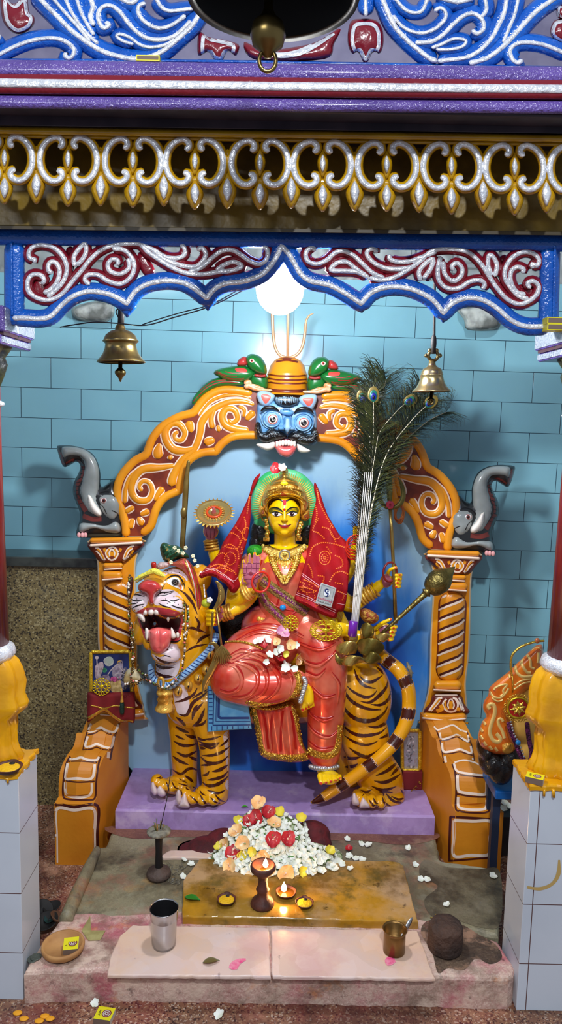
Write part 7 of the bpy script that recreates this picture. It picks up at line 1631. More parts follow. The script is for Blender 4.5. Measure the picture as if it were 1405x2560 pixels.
# clay plate with matchbox
c = PZ(158,2378, ZP); k = HV(c); t = thing('clay_plate', 'round light terracotta dish on the left end of the step', 'dish', c); r_ = lambda p: SU(c, p)
g = MB(); g.lathe([(0,0),(r_(42),0),(r_(50), .006),(r_(53), .015),(r_(51), .021),(r_(46), .020),(r_(44), .012),(0, .010)], c, CLAYL, 44, cap=False); g.build('dish', t)
MBY = mat('matchbox_yellow', (226,214,20), .45); MBG = mat('matchbox_striker', (116,96,84), .7); MBW = mat('matchbox_card', (200,196,184), .6); MBR_ = mat('matchbox_print_red', (120,30,40), .5)
def matchbox(label, A_, B_, C_, D_, h, z0, text=True, tilt=0, circle=True, group=None):
    """A-B near edge, B-C right edge (pixels of the top face), h height, z0 underside"""
    z1 = z0 + h; pts = [PZ(*p, z1) for p in (A_, B_, C_, D_)]
    o = pts[0]; u = (pts[1] - pts[0]); w_ = (pts[3] - pts[0]); u = u; w_ = w_ - u * (w_.dot(u) / u.length_squared)
    cc = sum(pts, Vector()) / 4; t = thing('matchbox', label, 'matchbox', (cc.x, cc.y, z0))
    if tilt:
        pass
    up = Vector((0,0,1)); co_ = cc - u / 2 - w_ / 2
    def V_(a, b, z): return co_ + u * a + w_ * b + up * (z - z1) + up * (tilt * b)
    g = MB(); q = [V_(0,0, z1), V_(1,0, z1), V_(1,1, z1), V_(0,1, z1), V_(0,0, z0), V_(1,0, z0), V_(1,1, z0), V_(0,1, z0)]
    g.add(q, [(0,1,2,3),(7,6,5,4)], MBY, False); long_u = u.length > w_.length
    g.add(q, [(0,4,5,1),(2,6,7,3)], MBG if long_u else MBW, False); g.add(q, [(1,5,6,2),(3,7,4,0)], MBW if long_u else MBG, False)
    g.build('box_sleeve', t)
    g = MB()
    def ring(r0, r1, m_, l_, n=28):
        s_ = min(u.length, w_.length); uu = u.normalized(); ww = w_.normalized(); ctr = co_ + u * (.5 if not long_u else .62) + w_ * (.62 if not long_u else .5) + up * (l_ + tilt * .55); v = []; f = []
        for i in range(n): a = 2 * pi * i / n; v += [ctr + (uu * cos(a) + ww * sin(a)) * s_ * r0, ctr + (uu * cos(a) + ww * sin(a)) * s_ * r1]
        for i in range(n): j = (i + 1) % n; f.append((2 * i, 2 * i + 1,2 * j + 1,2 * j))
        g.add(v, f, m_, False)
    if circle: ring(.0, .30, MBW, .0003); ring(.24, .30, MBR_, .0006); ring(.13, .18, MBR_, .0006); ring(0, .05, MBR_, .0006); g.build('printed_rings', t)
    if text:
        cu = bpy.data.curves.new('t', 'FONT'); cu.body = 'AIM'; cu.size = 1; ob = bpy.data.objects.new('t', cu); COL.objects.link(ob); me = ob.evaluated_get(bpy.context.evaluated_depsgraph_get()).to_mesh(); vs = [Vector(x.co) for x in me.vertices]; fs = [tuple(p.vertices) for p in me.polygons]; bpy.data.objects.remove(ob)
        mx = max(x.x for x in vs); my = max(x.y for x in vs); uu = u.normalized(); ww = w_.normalized(); s_ = min(u.length, w_.length) * .42
        if not long_u: base = co_ + u * .72 + w_ * .28; e1, e2 = -uu, -ww
        else: base = co_ + u * .30 + w_ * .28; e1, e2 = ww, -uu
        g = MB(); g.add([base + e1 * (x.x / mx * s_) + e2 * (x.y / my * s_ * .42) + up * (.0007 + tilt * .3) for x in vs], fs, SOOT, False); g.build('lettering', t)
    return t
matchbox('yellow matchbox with ringed emblem lying on the floor in front of the step', (233,2546),(275,2552),(288,2520),(250,2515), .014,0)
matchbox('yellow matchbox tilted inside the terracotta dish', (152,2376),(190,2372),(203,2347),(165,2350), .013, ZP + .012, tilt=.006)
matchbox('yellow matchbox on the right pedestal top', (1306,1940),(1350,1950),(1372,1938),(1324,1930), .014, .5585)
# end of boxes peeping over the ledges
def boxedge(label, x0, x1, y0, y1, Y, n=1):
    t = thing('matchbox', label, 'matchbox', P(x0, y1, Y)); g = MB()
    for i in range(n):
        ya = y0 + (y1 - y0) * i / n; yb = y0 + (y1 - y0) * (i + 1) / n - 1; a = P(x0, yb, Y); b_ = P(x1, ya, Y)
        g.box(a.x, b_.x, Y, Y + .035, a.z, b_.z, MBY); g.box(a.x + .002, b_.x - .002, Y - .0006, Y + .001, a.z + .002, b_.z - .002, MBG)
    g.build('box_sleeve', t)
boxedge('matchbox edge lying on the purple cornice under the blue leaves', 340,399,138,152,1.40); boxedge('pair of stacked matchbox edges on the right pillar capital', 1368,1420,793,826,1.576,2)
# folded card
g = MB(); q = [PZ(205,2326, ZP + .002), PZ(222,2351, ZP + .002), PZ(250,2350, ZP + .002), PZ(264,2326, ZP + .003), PZ(228,2326, ZP + .002)]; tp_ = q[0] + Vector((.018, .012, .030)); CARD = mat('faded_card', (150,138,84), .7, c2=(170,160,104), cs=40)
def sheet(g, pts, m_, th=.0012):
    n = len(pts); v = [Vector(p) for p in pts]; nn = (v[1] - v[0]).cross(v[2] - v[0]).normalized() * th
    g.add(v + [p - nn for p in v], [tuple(range(n)), tuple(reversed(range(n, 2 * n)))] + [(i, n + i, n + (i + 1) % n, (i + 1) % n) for i in range(n)], m_, False)
sheet(g, [q[1], q[2], q[3], q[4]], CARD); sheet(g, [q[1], q[4], tp_, q[0]], CARD); g.build('folded_card', None, 'opened faded cardboard matchbox sleeve standing on the pink cement', 'card')
for i, (x, y) in enumerate(((82,2398),(90,2393))):
    c = PZ(x, y, ZP + .0022 * i); g = MB(); g.lathe([(0,0),(.0125,0),(.0128, .0005),(.0128, .0015),(.0125, .002),(.011, .0018),(0, .0018)], c, mat('dull_coin', (96,104,96), .4, .6, bump=.5, bs=300),28, cap=False); g.build('coin', None, ('dull grey coin partly covered beside the left pedestal', 'dull grey coin lying on top of the other coin beside the left pedestal')[i], 'coin')
# leaf
def leaf(label, cx, cy, z, l, w_, ang, col=(36,120,30)):
    c = PZ(cx, cy, z); g = MB(); n = 9; v = []
    for i in range(n + 1):
        t_ = i / n; wd = w_ * sin(pi * t_ ** .8) ; 
        for s_ in (-1,0,1): v.append(c + Matrix.Rotation(ang, 3, 'Z') @ Vector(((t_ - .5) * l, s_ * wd / 2, .003 + .004 * sin(pi * t_) + .002 * abs(s_))))
    f = [(i * 3 + k, i * 3 + k + 1, i * 3 + k + 4, i * 3 + k + 3) for i in range(n) for k in (0,1)]
    b0 = len(v); v += [p - Vector((0,0, .0008)) for p in v]; f += [tuple(reversed([x + b0 for x in q])) for q in f]; g.add(v, f, mat('leaf_%d_%d' % (col[0], col[1]), col, .4)); return g.build('leaf', None, label, 'leaf')
leaf('fresh green leaf lying left on the turmeric stained slab', 481,2250, ZY, .045, .022,-.3); leaf('curled dry leaf at the front of the pink marble slab', 528,2408, ZM, .04, .018, .2,(104,92,50)); leaf('small green leaf tip under the left tiger paw on the plinth', 612,2021, .1435, .022, .008, .1,(60,150,30))
# broken clay lamps on the floor at the left
for i, (x, y, r, m_, lb) in enumerate([(108,2330,30, SOOT, 'blackened clay lamp bowl at the front of the floor heap left of the step'),(95,2296,26, SOOT, 'blackened clay lamp bowl deepest in the heap by the left pedestal'),(122,2290,22, SOOT, 'small sooty clay bowl at the back of the floor heap'),(132,2318,24, mat('sooty_brown_clay', (96,62,40), .7), 'brown clay bowl at the right of the floor heap'),(118,2310,16, mat('dark_bottle_glass', (30,54,50), .1), 'dark glassy bowl in the middle of the floor heap')]):
    c = PZ(x + 10, y - 8, .005 + .012 * (i > 2)); R = SU(c, r); g = MB(); rot = Matrix.Rotation(random.uniform(-.6, .6),3, 'X') @ Matrix.Rotation(random.uniform(-.6, .6),3, 'Y')
    ax = rot @ Vector((0,0,1)); g.lathe([(0,0),(R * .5, .0),(R, R * .5),(R * .92, R * .52),(R * .5, R * .1),(0, R * .08)], c + Vector((0,0, R * .35)), m_, 24, ax=ax, cap=False); g.build('broken_lamp_bowl', None, lb, 'lamp bowl', 'burnt lamp bowls heaped on the floor')
# maroon cloth behind the heap
MC = mat('maroon_velvet', (96,16,24), .8, bump=.8, bs=120, c2=(64,8,14), cs=30, sheen=.4); b = MB()
for x, y, Y, rx, ry, rz in ((520,2120,2.10,58, .05,26),(480,2128,2.09,40, .045,14),(560,2105,2.11,50, .045,34),(650,2095,2.13,100, .05,40),(780,2090,2.12,50, .045,40),(800,2112,2.10,32, .04,30),(770,2115,2.10,50, .045,30)): E_(b, x, y, Y, rx, ry, rz, MC)
g = MB(); g.fused(b, .004,5, MC)
g.v = [(x, y, max(z, ZC + .001)) for x, y, z in g.v]; g.build('maroon_cloth', None, 'dark maroon cloth bunched behind and beside the flower heap', 'cloth')
# ---- flowers
WP = mat('white_petal', (238,240,232), .55, c2=(222,226,206), cs=60); LG = mat('light_green_stalk', (150,190,90), .5)
def blossom(name, n, L_, W_, mt, cup=.25, stalk=True, ruff=0, centre=None, seed=1):
    rnd = random.Random(seed); g = MB()
    for k in range(n):
        a = 2 * pi * k / n + rnd.uniform(-.12, .12); u = Vector((cos(a), sin(a),0)); s_ = Vector((-sin(a), cos(a),0)); v = []; l = L_ * rnd.uniform(.9,1.1)
        for i in range(6):
            t_ = i / 5; wd = W_ * (.35 + .65 * sin(pi * min(1, t_ * .9 + .08)) ** .8) * (1 - .75 * max(0, t_ - .8) / .2)
            for j in (-1,-.4, .4,1): v.append(u * (l * t_) + s_ * (wd * j / 2) + Vector((0,0, L_ * cup * (t_ ** 1.4) + abs(j) * L_ * .10 + ruff * L_ * sin(i * 2 + j * 5 + k))))
        f = [(i * 4 + q, i * 4 + q + 1, i * 4 + q + 5, i * 4 + q + 4) for i in range(5) for q in range(3)]; g.add(v, f, mt)
    if stalk: g.tube([(0,0,0),(.0, .001,-L_ * .7),(L_ * .2,0,-L_ * 1.4)], .0008, LG, 5)
    if centre: g.ell((0,0, L_ * .1),(L_ * .14, L_ * .14, L_ * .12), centre, 8,6); g.tube([(0,0,0),(L_ * .1,0, L_ * .5),(L_ * .3, .0, L_ * .8)], .0012, centre, 5)
    return g
protos = {}
def proto_flower(kind):
    P_ = {'white': lambda: blossom('w', 5, .0105, .0098, WP), 'white2': lambda: blossom('w', 6, .0095, .0075, WP, .5, seed=4), 'red': lambda: blossom('r', 5, .024, .031, mat('hibiscus_red', (170,18,34), .5, c2=(196,40,44), cs=40), .35, False, .08, mat('stamen_pale', (240,210,190), .6)), 'peach': lambda: blossom('p', 5, .024, .029, mat('hibiscus_peach', (240,178,110), .55, c2=(246,210,150), cs=40), .4, False, .08, MT['stamen_pale']),
          'yellow': lambda: blossom('y', 5, .016, .020, mat('petal_yellow', (226,210,70), .5), .7, True, .05), 'pink': lambda: blossom('k', 5, .021, .026, mat('petal_pink', (206,130,170), .5, c2=(226,170,190), cs=40), .4, False, .10, MT['stamen_pale'])}
    if kind not in protos:
        if kind in ('peach', 'pink') and 'stamen_pale' not in MT: mat('stamen_pale', (240,210,190), .6)
        g = P_[kind](); me_o = g.build('tmp'); me_o.data.transform(Matrix.Translation(me_o.location)); protos[kind] = me_o.data; bpy.data.objects.remove(me_o)
    return protos[kind]
def put(kind, pos, nrm, s_, label, name, group):
    o = bpy.data.objects.new(name, proto_flower(kind)); COL.objects.link(o); o.location = pos; o.scale = (s_,) * 3
    q = Vector(nrm).to_track_quat('Z', 'Y').to_matrix() @ Matrix.Rotation(random.uniform(0,6.28),3, 'Z'); o.rotation_euler = q.to_euler(); return prop(o, label, 'flower', group)
mat('stamen_pale', (240,210,190), .6)
b = MB()
for x, y, Y, rx, ry, rz in ((665,2105,2.06,110, .08,48),(655,2068,2.11,62, .05,50),(700,2085,2.09,70, .06,44),(760,2140,2.02,86, .06,26),(590,2142,2.03,66, .07,28),(680,2165,1.98,120, .05,20),(812,2140,2.04,50, .05,15)): E_(b, x, y, Y, rx, ry, rz, WP)
core = MB(); core.fused(b, .005,6, mat('crushed_petals', (196,200,168), .8, bump=2, bs=90, c2=(120,150,80), cs=90, bd=.008)); core.v = [(x, y, max(z, ZC + .002)) for x, y, z in core.v]
SH = core.surf(); core.build('petal_heap', None, 'heap of crushed petals filling the middle of the flower mound', 'petals', kind='stuff')
def on(S_, x, y):
    d = ray(x, y).normalized(); h = S_.ray_cast(CP, d); return h
def inpoly(x, y, pl_):
    c_ = False
    for i in range(len(pl_)):
        (ax, ay),(bx, by) = pl_[i], pl_[(i + 1) % len(pl_)]
        if (ay > y) != (by > y) and x < (bx - ax) * (y - ay) / (by - ay) + ax: c_ = not c_
    return c_
CF = crop(440,1980, .370); reg = CF((490,190),(540,90),(600,110),(680,130),(760,170),(860,230),(885,350),(1000,380),(1090,430),(1060,520),(940,560),(800,560),(600,545),(480,560),(330,530),(220,500),(220,430),(290,370),(310,270),(400,210))
pts = []; tries = 0
while len(pts) < 280 and tries < 20000:
    tries += 1; x = random.uniform(505,850); y = random.uniform(2005,2190)
    if not inpoly(x, y, reg): continue
    if any((x - a) ** 2 + (y - b_) ** 2 < (88 if len(pts) < 280 else 50) for a, b_ in pts): continue
    pts.append((x, y))
big = [('red', 505,215, 'red hibiscus high on the left of the flower heap'),('red', 545,180, 'red hibiscus near the peak of the flower heap'),('red', 655,330, 'red hibiscus in the middle of the flower heap'),('red', 750,325, 'red hibiscus right of the middle of the flower heap'),('red', 385,425, 'round dark red hibiscus low on the left of the flower heap'),('red', 620,150, 'red hibiscus just behind the peak of the flower heap'),
       ('peach', 555,85, 'peach lily bloom crowning the flower heap'),('peach', 665,230, 'peach hibiscus under the peak of the flower heap'),('peach', 415,280, 'pale peach bloom on the left shoulder of the heap'),('peach', 460,350, 'orange peach hibiscus left of the middle of the heap'),('peach', 350,360, 'peach bloom at the left edge of the heap'),('peach', 560,470, 'orange bloom low behind the tall lamp'),('peach', 370,505, 'peach bloom at the lower left of the heap'),('peach', 740,550, 'pale orange bloom at the front of the heap beside the small flame'),('peach', 590,440, 'orange lily above the tall lamp flame'),
       ('yellow', 845,190, 'bright yellow bloom high on the right of the heap'),('yellow', 420,205, 'small yellow bloom high on the left of the heap'),('yellow', 230,490, 'yellow green bloom at the far lower left of the heap'),('yellow', 450,440, 'yellow bud on the lower left of the heap'),('yellow', 850,540, 'yellow bud at the lower right of the heap'),('yellow', 700,150, 'pale yellow bloom at the back right of the heap'),('yellow', 1030,415, 'pale yellow bloom at the right tip of the heap'),('yellow', 295,390, 'pale yellow bud at the left edge of the heap'),('yellow', 520,400, 'yellow green bud in the centre left of the heap')]
for k_, x, y, lb in big:
    px, py = CF((x, y))[0]; h = on(SH, px, py)
    if h[0] is None: h = (P(px, py, 2.1), Vector((0,-.5,1)))
    put(k_, h[0] + h[1] * .006, h[1] + Vector((0,-.3, .1)), random.uniform(.85,1.0), lb, {'red': 'hibiscus', 'peach': 'peach_flower', 'yellow': 'yellow_flower'}[k_], None)
bp = [CF((x, y))[0] for _, x, y, _ in big]
for x, y in pts:
    if any((x - a) ** 2 + (y - b_) ** 2 < 110 for a, b_ in bp) and random.random() < .8: continue
    h = on(SH, x, y)
    if h[0] is None:
        c = PZ(x, y, ZY + .004 if y > 2148 else ZC + .005); h = (c, Vector((0,0,1)))
        if c.y > 2.17: continue
    put(random.choice(('white', 'white', 'white2')), h[0] + h[1] * .004, h[1] + Vector((random.uniform(-.6, .6), random.uniform(-.9, .1), random.uniform(0, .5))), random.uniform(.85,1.25), 'small white blossom packed into the flower heap behind the lamps', 'jasmine_blossom', 'white blossoms of the flower heap')
for i in range(26):
    x = random.choice((random.uniform(540,800), random.uniform(560,760))); y = random.uniform(2040,2160); h = on(SH, x, y)
    if h[0] is None: continue
    a = random.uniform(0,6.3); l = random.uniform(.010, .022); g = MB(); g.tube([h[0] + h[1] * .004, h[0] + h[1] * .009 + Vector((l * cos(a),0, l * .6 * sin(a)))], .0012, mat('green_stalk', (70,140,40), .5),5); g.build('flower_stalk', None, 'short green stalk poking out of the flower heap', 'stalk', 'green stalks in the flower heap')
for x, y, z, lb in [(868,2098, ZC, 'on the concrete just right of the heap'),(873,2140, ZC, 'in the cluster at the right slab edge, left one'),(890,2147, ZC, 'in the cluster at the right slab edge, middle one'),(905,2150, ZC, 'in the cluster at the right slab edge, right one'),(903,2110, ZC, 'on the bare concrete right of the heap'),(921,2113, ZC, 'furthest right on the concrete behind the slab'),(855,2160, ZY, 'at the top right of the yellow slab'),(838,2172, ZY, 'nearest the front on the right of the yellow slab'),(876,2172, ZY, 'petal sized on the right of the yellow slab'),(460,2150, ZC, 'by the little pink tile left of the heap'),(478,2160, ZC, 'larger, in the ash left of the heap'),(457,2192, ZC, 'in the ash right of the incense holder'),(1038,2162, ZC, 'on the dark concrete left of the right armrest foot'),(1052,2198, ZC, 'in the middle of the dark concrete at right'),(1068,2200, ZC, 'tiny one in the middle of the dark concrete at right'),(1232,2190, ZC, 'close to the right pedestal on the concrete'),(1117,2262, ZC, 'behind the brown stone stub'),(1020,2120, .0795, 'faded, on the concrete under the plinth edge'),(548,2536,0, 'on the speckled floor below the step'),(238,2508,0, 'on the floor at the foot of the step'),(92,2236,0, 'on the floor left of the step near the pedestal')]:
    put('white', PZ(x, y, z + .0045), Vector((random.uniform(-.4, .4), random.uniform(-.6,0),1)), random.uniform(.9,1.2), 'fallen white blossom ' + lb, 'jasmine_blossom', None)
put('red', PZ(872,2122, ZC + .006),(0,-.2,1), .5, 'small orange red bloom right of the heap', 'marigold_scrap', None)
# lap flowers
for k_, x, y, s_, lb in [('pink', 703,1585,1.0, 'mauve pink bloom on the goddess lap, topmost'),('red', 658,1612, .55, 'small red and white bloom on the folded thigh'),('white', 650,1604,1.1, 'white blossom left of the lap bunch'),('white', 668,1602,1.1, 'white blossom on the small red lap bloom'),('white', 640,1608,1.0, 'leftmost white blossom at the end of the gold chain'),('peach', 690,1606, .55, 'small yellow peach bloom under the mauve lap bloom'),('white', 696,1620,1.3, 'white blossom in the middle of the lap bunch'),('white', 686,1628,1.2, 'white blossom left of the dark red lap bloom'),('yellow', 708,1630, .7, 'pale yellow bud in the middle of the lap bunch'),('peach', 722,1612, .7, 'peach bloom at the right of the lap bunch'),('white', 732,1610,1.2, 'white blossom at the right end of the lap bunch'),('peach', 738,1640, .85, 'large orange peach bloom lowest right on the lap'),('red', 688,1645, .85, 'dark red bloom lowest on the lap'),('white', 668,1640,1.2, 'white blossom left of the dark red lap bloom, lower one'),('white', 660,1652,1.0, 'white blossom left below the dark red lap bloom'),('white', 700,1662,1.4, 'white blossom at the bottom left of the lap bunch'),('white', 714,1668,1.4, 'white blossom at the bottom of the lap bunch'),('white', 727,1662,1.4, 'white blossom at the bottom right of the lap bunch'),('white', 712,1656,1.2, 'white blossom just above the bottom of the lap bunch'),('white', 736,1670,1.1, 'white blossom nearest the crossed ankle')]:
    h = on(SBL, x, y); h = h if h[0] is not None else (P(x, y, 2.15), Vector((0,-1, .2)))
    n_ = h[1] if h[1].y < 0 else -h[1]
    put(k_, h[0] + n_ * .008 * (1.5 if k_ != 'white' else 1.8), n_ + Vector((random.uniform(-.3, .3),0, .3)), s_, lb, {'pink': 'pink_flower_bloom', 'red': 'hibiscus', 'peach': 'peach_flower', 'yellow': 'yellow_flower', 'white': 'jasmine_blossom'}[k_], None)
# flowers on the crown tip
put('red', P(690,1172,2.25),(-.3,-1, .4), .75, 'red hibiscus tucked at the tip of the goddess crown', 'hibiscus', None); put('white2', P(705,1170,2.24),(.2,-1, .5),1.5, 'white blossom tucked at the tip of the goddess crown', 'jasmine_blossom', None)
# ---- framed pictures
C9 = crop(120,1580, .2135)
def framed(label, q, Y, th, pic, name='framed_picture'):
    t = thing(name, label, 'picture', P((q[0][0] + q[1][0]) / 2, q[2][1], Y)); fm = mat('gilt_frame', (206,160,24), .3, .5, bump=1, bs=250, c2=(236,200,60), cs=90)
    g = MB(); n = 4
    for i in range(4): a = q[i]; b_ = q[(i + 1) % 4]; g.stroke([a, b_], Y, 10, fm, .010, back=.010, n=1, seg=4); 
    g.build('gilt_frame', t); g = MB(); g.plate([(p[0], p[1], 0) for p in q], Y + .002, .01, pic[0], n=1, bev=1); S_ = g.surf(); pic[1](g, S_); g.build('picture', t); return t
PIC = mat('picture_dark_blue', (44,60,120), .25, c2=(30,40,84), cs=18)
def pl(g, S_):
    for o, c_ in [([(555,400),(600,360),(640,350),(650,420),(600,540),(555,530)], (150,130,140)),([(650,330),(700,290),(760,310),(760,380),(690,400)], (170,176,170)),([(760,420),(860,330),(880,420),(850,560),(760,520)], (130,120,140)),([(730,560),(800,530),(860,590),(850,700),(740,690)], (176,150,90)),([(630,430),(680,420),(690,460),(650,475)], (30,110,80)),([(740,530),(840,520),(830,570),(740,590)], (180,70,130)),([(815,340),(870,335),(860,375),(820,378)], (200,150,60)),([(560,560),(700,500),(740,620),(720,700),(580,690)], (120,104,130)),([(870,450),(930,430),(925,640),(860,660)], (96,96,120))]:
        g.fill(S_, C9(*o), mat('pic_%d_%d_%d' % c_, c_, .3, c2=tuple(min(255, x + 50) for x in c_), cs=90), .0006,4)
    for q in [[(570,300),(575,380)], [(600,380),(590,460),(610,520)], [(630,370),(640,430)], [(830,400),(870,450),(900,440)], [(780,500),(840,480),(900,500)], [(700,500),(760,420),(830,370)]]: g.paint(S_, C9(*q),2.4, mat('picture_pale', (196,186,190), .35), .0012, step=2)
    g.fill(S_, circ(*C9((572,300))[0], 4.5), MT['picture_pale'], .0012,2, raw=True); g.fill(S_, circ(*C9((722,330))[0], 9), mat('picture_halo', (176,190,180), .35), .0011,2, raw=True)
framed('small gilt framed blue picture standing above the left armrest', [(227,1630),(326,1629),(330,1738),(228,1738)], 2.300, .01,(PIC, pl))
t = thing('red_velvet_cloth', 'red velvet cloth with gold fringe draped under the left framed picture', 'cloth', P(275,1805,2.28)); RV = mat('red_velvet', (128,14,22), .8, sheen=.4, c2=(104,8,16), cs=14)
g = MB(); g.puff(C9((470,705),(600,715),(980,700),(1010,760),(1022,880),(1010,1060),(930,1050),(850,1060),(760,1010),(660,930),(560,990),(470,1060),(455,1000),(460,850)),2.29, .016, RV, res=5, side=.01, R=10, hf=lambda x, y, d: .003 * sin(x / 7)); S_ = g.surf(); g.build('velvet', t)
g = MB()
for q in [[(455,1020),(560,970),(660,915),(760,990),(860,1050),(950,1050),(1010,1070)], [(500,860),(570,875),(660,895),(780,865),(900,880),(1015,890)]]:
    g.ridge(S_, C9(*q),9 if q[0][1] > 900 else 4, GFOIL, .003, cols=5)
g.build('gold_fringe', t)
filigree('yellow gold sun shaped brooch leaning on the left framed picture', *C9((625,640))[0], 24,22,2.272,18)
t = thing('tassel', 'dark green tassel with a gold cap hanging in front of the red velvet cloth', 'tassel', P(304,1780,2.265)); g = MB(); g.lathe([(.001, .045),(.0025, .028),(.005, .004),(.006,0)], P(305,1755,2.262), GOLD, 14); g.build('gold_cap', t); g = MB(); g.lathe([(.0055,0),(.0075,-.010),(.0075,-.032),(.005,-.040)], P(305,1755,2.262), mat('dark_green_thread', (8,48,36), .6, bump=1, bs=300),16); g.build('thread_skirt', t)
C8 = R8
def pr_(g, S_):
    for i in range(40):
        x = random.uniform(925,1010); y = random.uniform(930,1320); c_ = random.choice([(196,186,196),(120,120,130),(90,80,84)]); px, py = C8((x, y))[0]; g.paint(S_, [(px, py),(px + random.uniform(-7,7), py + random.uniform(-8,8))], random.uniform(1.5,4), mat('pic_%d_%d_%d' % c_, c_, .3), .0006 + i * .00001, n=2, step=2)
framed('narrow gilt framed silver picture behind the tail at the right', [(1004,1826),(1050,1826),(1050,1926),(1006,1926)], 2.37, .01,(mat('silver_foil_picture', (176,172,182), .25, .5, bump=1, bs=60), pr_))
g = MB(); a = P(1003,1985,2.37); b_ = P(1055,1924,2.37); g.box(a.x, b_.x, 2.352,2.40, .1435, b_.z, mat('dark_red_box_cloth', (112,16,22), .8), .004); g.build('red_box', None, 'dark red cloth covered block under the narrow silver picture', 'box')
g = MB()
for i in range(14): q = P(1030 + i * 2,1975 - i * 1.5 + random.uniform(-6,6),2.345); g.tube([q, q + Vector((random.uniform(-.01, .01),-.004, random.uniform(-.012, .012)))], .0009, GFOIL, 5)
g.v = [(x, y, max(z, .1442)) for x, y, z in g.v]; g.build('gold_tinsel_scrap', None, 'gold tinsel scrap on the plinth beside the right armrest', 'tinsel')
# ---- small idol at the right edge
CI = crop(1160,1560, .1744); YI = 2.02; IO = mat('idol_orange', (222,118,22), .28, coat=.5, c2=(206,96,18), cs=12); IC = mat('idol_cream_gold', (232,196,116), .3, .2, coat=.3); YT = mat('idol_skin_yellow', (228,186,90), .3)
t = thing('seated_idol', 'small idol in an orange scrolled crown partly hidden behind the right pillar base', 'statue', P(1290,1960, YI))
g = MB(); g.puff(CI((1130,330),(1060,300),(1000,330),(900,430),(760,560),(640,680),(450,830),(360,920),(350,1010),(285,1110),(275,1220),(320,1320),(260,1400),(215,1540),(205,1640),(250,1760),(380,1850),(560,1870),(700,1850),(760,1700),(700,1500),(720,1200),(900,950),(1130,800)), YI, .035, IO, res=6, side=.03, R=18); S_ = g.surf()
for q, w_ in [([(730,600),(760,700),(860,760),(1060,730)], 8),([(840,480),(820,560),(900,690),(960,700)], 8),([(900,440),(950,520),(960,620),(1010,640)], 7),([(730,880),(840,810),(1060,780)], 5),([(720,940),(860,850),(1050,815)], 5),([(960,380),(1050,330),(1110,380)], 3),([(1070,410),(1070,480),(1060,560)], 7),([(430,950),(440,920),(520,880),(620,870),(560,950),(570,1000),(520,1040)], 6),([(370,970),(420,1040),(520,1060),(600,990),(640,920)], 6),([(400,1060),(480,1110),(560,1090)], 5),([(370,1220),(345,1180),(380,1150),(430,1170),(440,1280),(390,1440),(370,1560),(420,1670),(500,1690),(520,1640),(460,1570)], 10),([(560,1400),(530,1360),(490,1380),(500,1450),(550,1540),(580,1640)], 8),([(640,720),(660,770)], 6)]:
    g.ridge(S_, CI(*q), w_, IC, .004)
for x, y in [(290,1420),(250,1520),(250,1630),(300,1720),(380,1780),(460,1800)]: g.ridge(S_, CI((x - 20, y - 30),(x + 20, y + 25)),7, IC, .004)
g.build('orange_crown', t)
g = MB(); g.puff(CI((545,1720),(640,1690),(700,1720),(700,1820),(640,1860),(560,1840),(540,1780)), YI - .03, .015, GOLD, res=4, side=.01, hf=lambda x, y, d: .003 * sin(x * 1.3) * sin(y * 1.3)); g.build('gold_ear_knob', t)
g = MB(); b = MB(); 
for x, y, rx, rz in ((1225,1900,30,40),(1250,1915,34,48),(1275,1890,34,50),(1210,1870,18,26)): E_(b, x, y, YI + .03, rx, .05, rz, HAIR)
g.fused(b, .004,4, HAIR); g.build('black_hair', t)
g = MB(); b = MB(); E_(b, 1325,1790, YI + .01,62, .06,78); E_(b, 1330,1860, YI + .02,50, .06,60); g.fused(b, .005,3, YT); g.build('idol_body', t)
g = MB(); q = [P(*CI((x, y))[0], YI - .04) for x, y in [(690,760),(670,600),(690,450),(780,350),(900,290),(1050,250),(1150,240)]]; g.tube(q, .0034, GFOIL, 8, sub=6); q = [P(*CI((x, y))[0], YI - .045) for x, y in [(695,740),(700,860),(700,980)]]; g.tube(q, .0018, GFOIL, 6); g.ell(P(*CI((1050,240))[0], YI - .04),(.007, .005, .008), mat('pinkish_gold', (206,120,80), .4, .4),10,8); g.build('gold_chain', t)
t = thing('round_medallion', 'round gold medallion with a red ground and eight petal star at the right idol', 'medallion', P(*CI((770,1400))[0], YI - .06)); cx, cy = CI((775,1200))[0]; c = P(cx, cy, YI - .065)
g = MB(); g.lathe([(0, .002),(.026, .002),(.028, .005),(.031, .005),(.033, .0)], c, mat('medallion_gold', (214,176,40), .25, .8),40, ax=(0,-1,0)); g.lathe([(0, .0024),(.0255, .0024)], c, RED, 32, ax=(0,-1,0), cap=False)
for k in range(28): a = 2 * pi * k / 28; cc = c + Vector((.037 * cos(a),-.002, .037 * sin(a))); g.tube(ringpts(cc, .0032, .0032,0,8), .0011, GFOIL, 5, closed=True)
g.build('rim', t); g = MB()
for k in range(8):
    a = 2 * pi * k / 8 + .2; d = Vector((cos(a),0, sin(a))); s_ = Vector((-sin(a),0, cos(a))); o = c + Vector((0,-.004,0)); g.add([o, o + d * .012 + s_ * .005, o + d * .023, o + d * .012 - s_ * .005, o + d * .011 + Vector((0,-.0025,0))], [(0,1,4),(1,2,4),(2,3,4),(3,0,4)], GFOIL, False)
g.ell(c + Vector((0,-.006,0)),(.004, .002, .004), YG, 10,6); g.build('star', t)
t = thing('glitter_ribbon', 'purple and black glitter ribbon loop with silver beads below the round medallion', 'ribbon', P(1310,1900, YI - .06)); g = MB()
q = CI((630,1400),(680,1560),(740,1700),(800,1860),(870,1960),(940,1960),(970,1850),(930,1650),(900,1400)); g.stroke(q, YI - .055,12, mat('black_purple_glitter', (50,24,44), .35, .5, bump=1.5, bs=400, c2=(150,60,130), cs=250), .003, back=.003); g.build('ribbon_loop', t); g = MB()
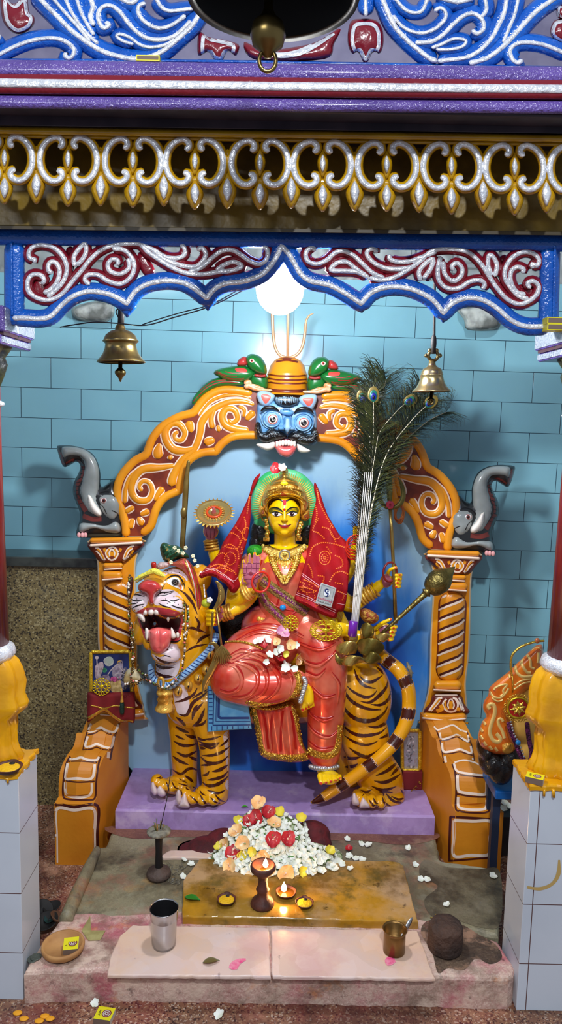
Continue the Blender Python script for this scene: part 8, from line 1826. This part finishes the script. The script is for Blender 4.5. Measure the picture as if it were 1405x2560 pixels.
pr2 = resample(sm(CI((670,1400),(720,1580),(790,1720),(860,1900)),6),8)[0]
for p in pr2: g.ell(P(p[0], p[1], YI - .062),(.0032, .002, .0032), ANK, 8,6)
g.build('silver_beads', t); g = MB(); g.ell(P(*CI((775,1700))[0], YI - .064),(.0075, .006, .0075), MT['turquoise_bead'], 14,10); g.build('turquoise_bead', t)
a = P(1238,2000,2.02); b_ = P(1238,1978,2.02)
g = MB(); g.box(a.x, .86,2.02,2.16, a.z, b_.z, mat('idol_stool_blue', (18,96,170), .35, c2=(12,80,150)), .004); g.build('stool_seat', st := thing('blue_stool', 'blue painted low seat under the small idol on the right', 'stool', (.72,2.09,0)))
for x_ in (a.x + .01, .82):
    for y_ in (2.07,2.13): g = MB(); g.box(x_, x_ + .022, y_, y_ + .022,0, a.z, mat('stool_leg_dark', (30,44,70), .5)); g.build('leg', st)
# a low dark ledge with fallen flowers between armrest and pedestal
zz = .13; g = MB(); a = PZ(1245,2022, zz); g.box(.70, .82, a.y - .05, a.y + .03,0, zz, mat('dark_step_paint', (34,30,34), .6, c2=(60,50,50))); g.build('dark_block', None, 'dark block on the floor between the right armrest and the idol stool', 'block')
for i, (x, y, s_) in enumerate([(1240,2006,1.2),(1262,2008,1.3),(1274,2016,1.2),(1258,2022,1.3)]): put('white', PZ(x, y, zz + .006),(0,-.4,1), s_, ['leftmost', 'second', 'third', 'lowest'][i] + ' white blossom on the dark block right of the right armrest', 'jasmine_blossom', None)
for i, (x, y) in enumerate([(1244,2098),(1254,2112),(1262,2104),(1250,2118)]): put('white', PZ(x, y, .006),(0,-.4,1),1.3, ['upper', 'lower', 'right', 'lowest'][i] + ' white blossom on the floor by the right armrest foot', 'jasmine_blossom', None)
for i, (x, y) in enumerate([(44,2532),(60,2546),(112,2540),(125,2546),(98,2552)]):
    c = PZ(x, y, .002); g = MB(); g.ell(c, (.011, .008, .0025), mat('orange_petal', (236,160,20), .6),12,6); g.build('orange_petal', None, 'orange petal on the front floor, ' + ['leftmost', 'second from left', 'fourth from left', 'rightmost', 'nearest the lower frame edge'][i], 'petal')
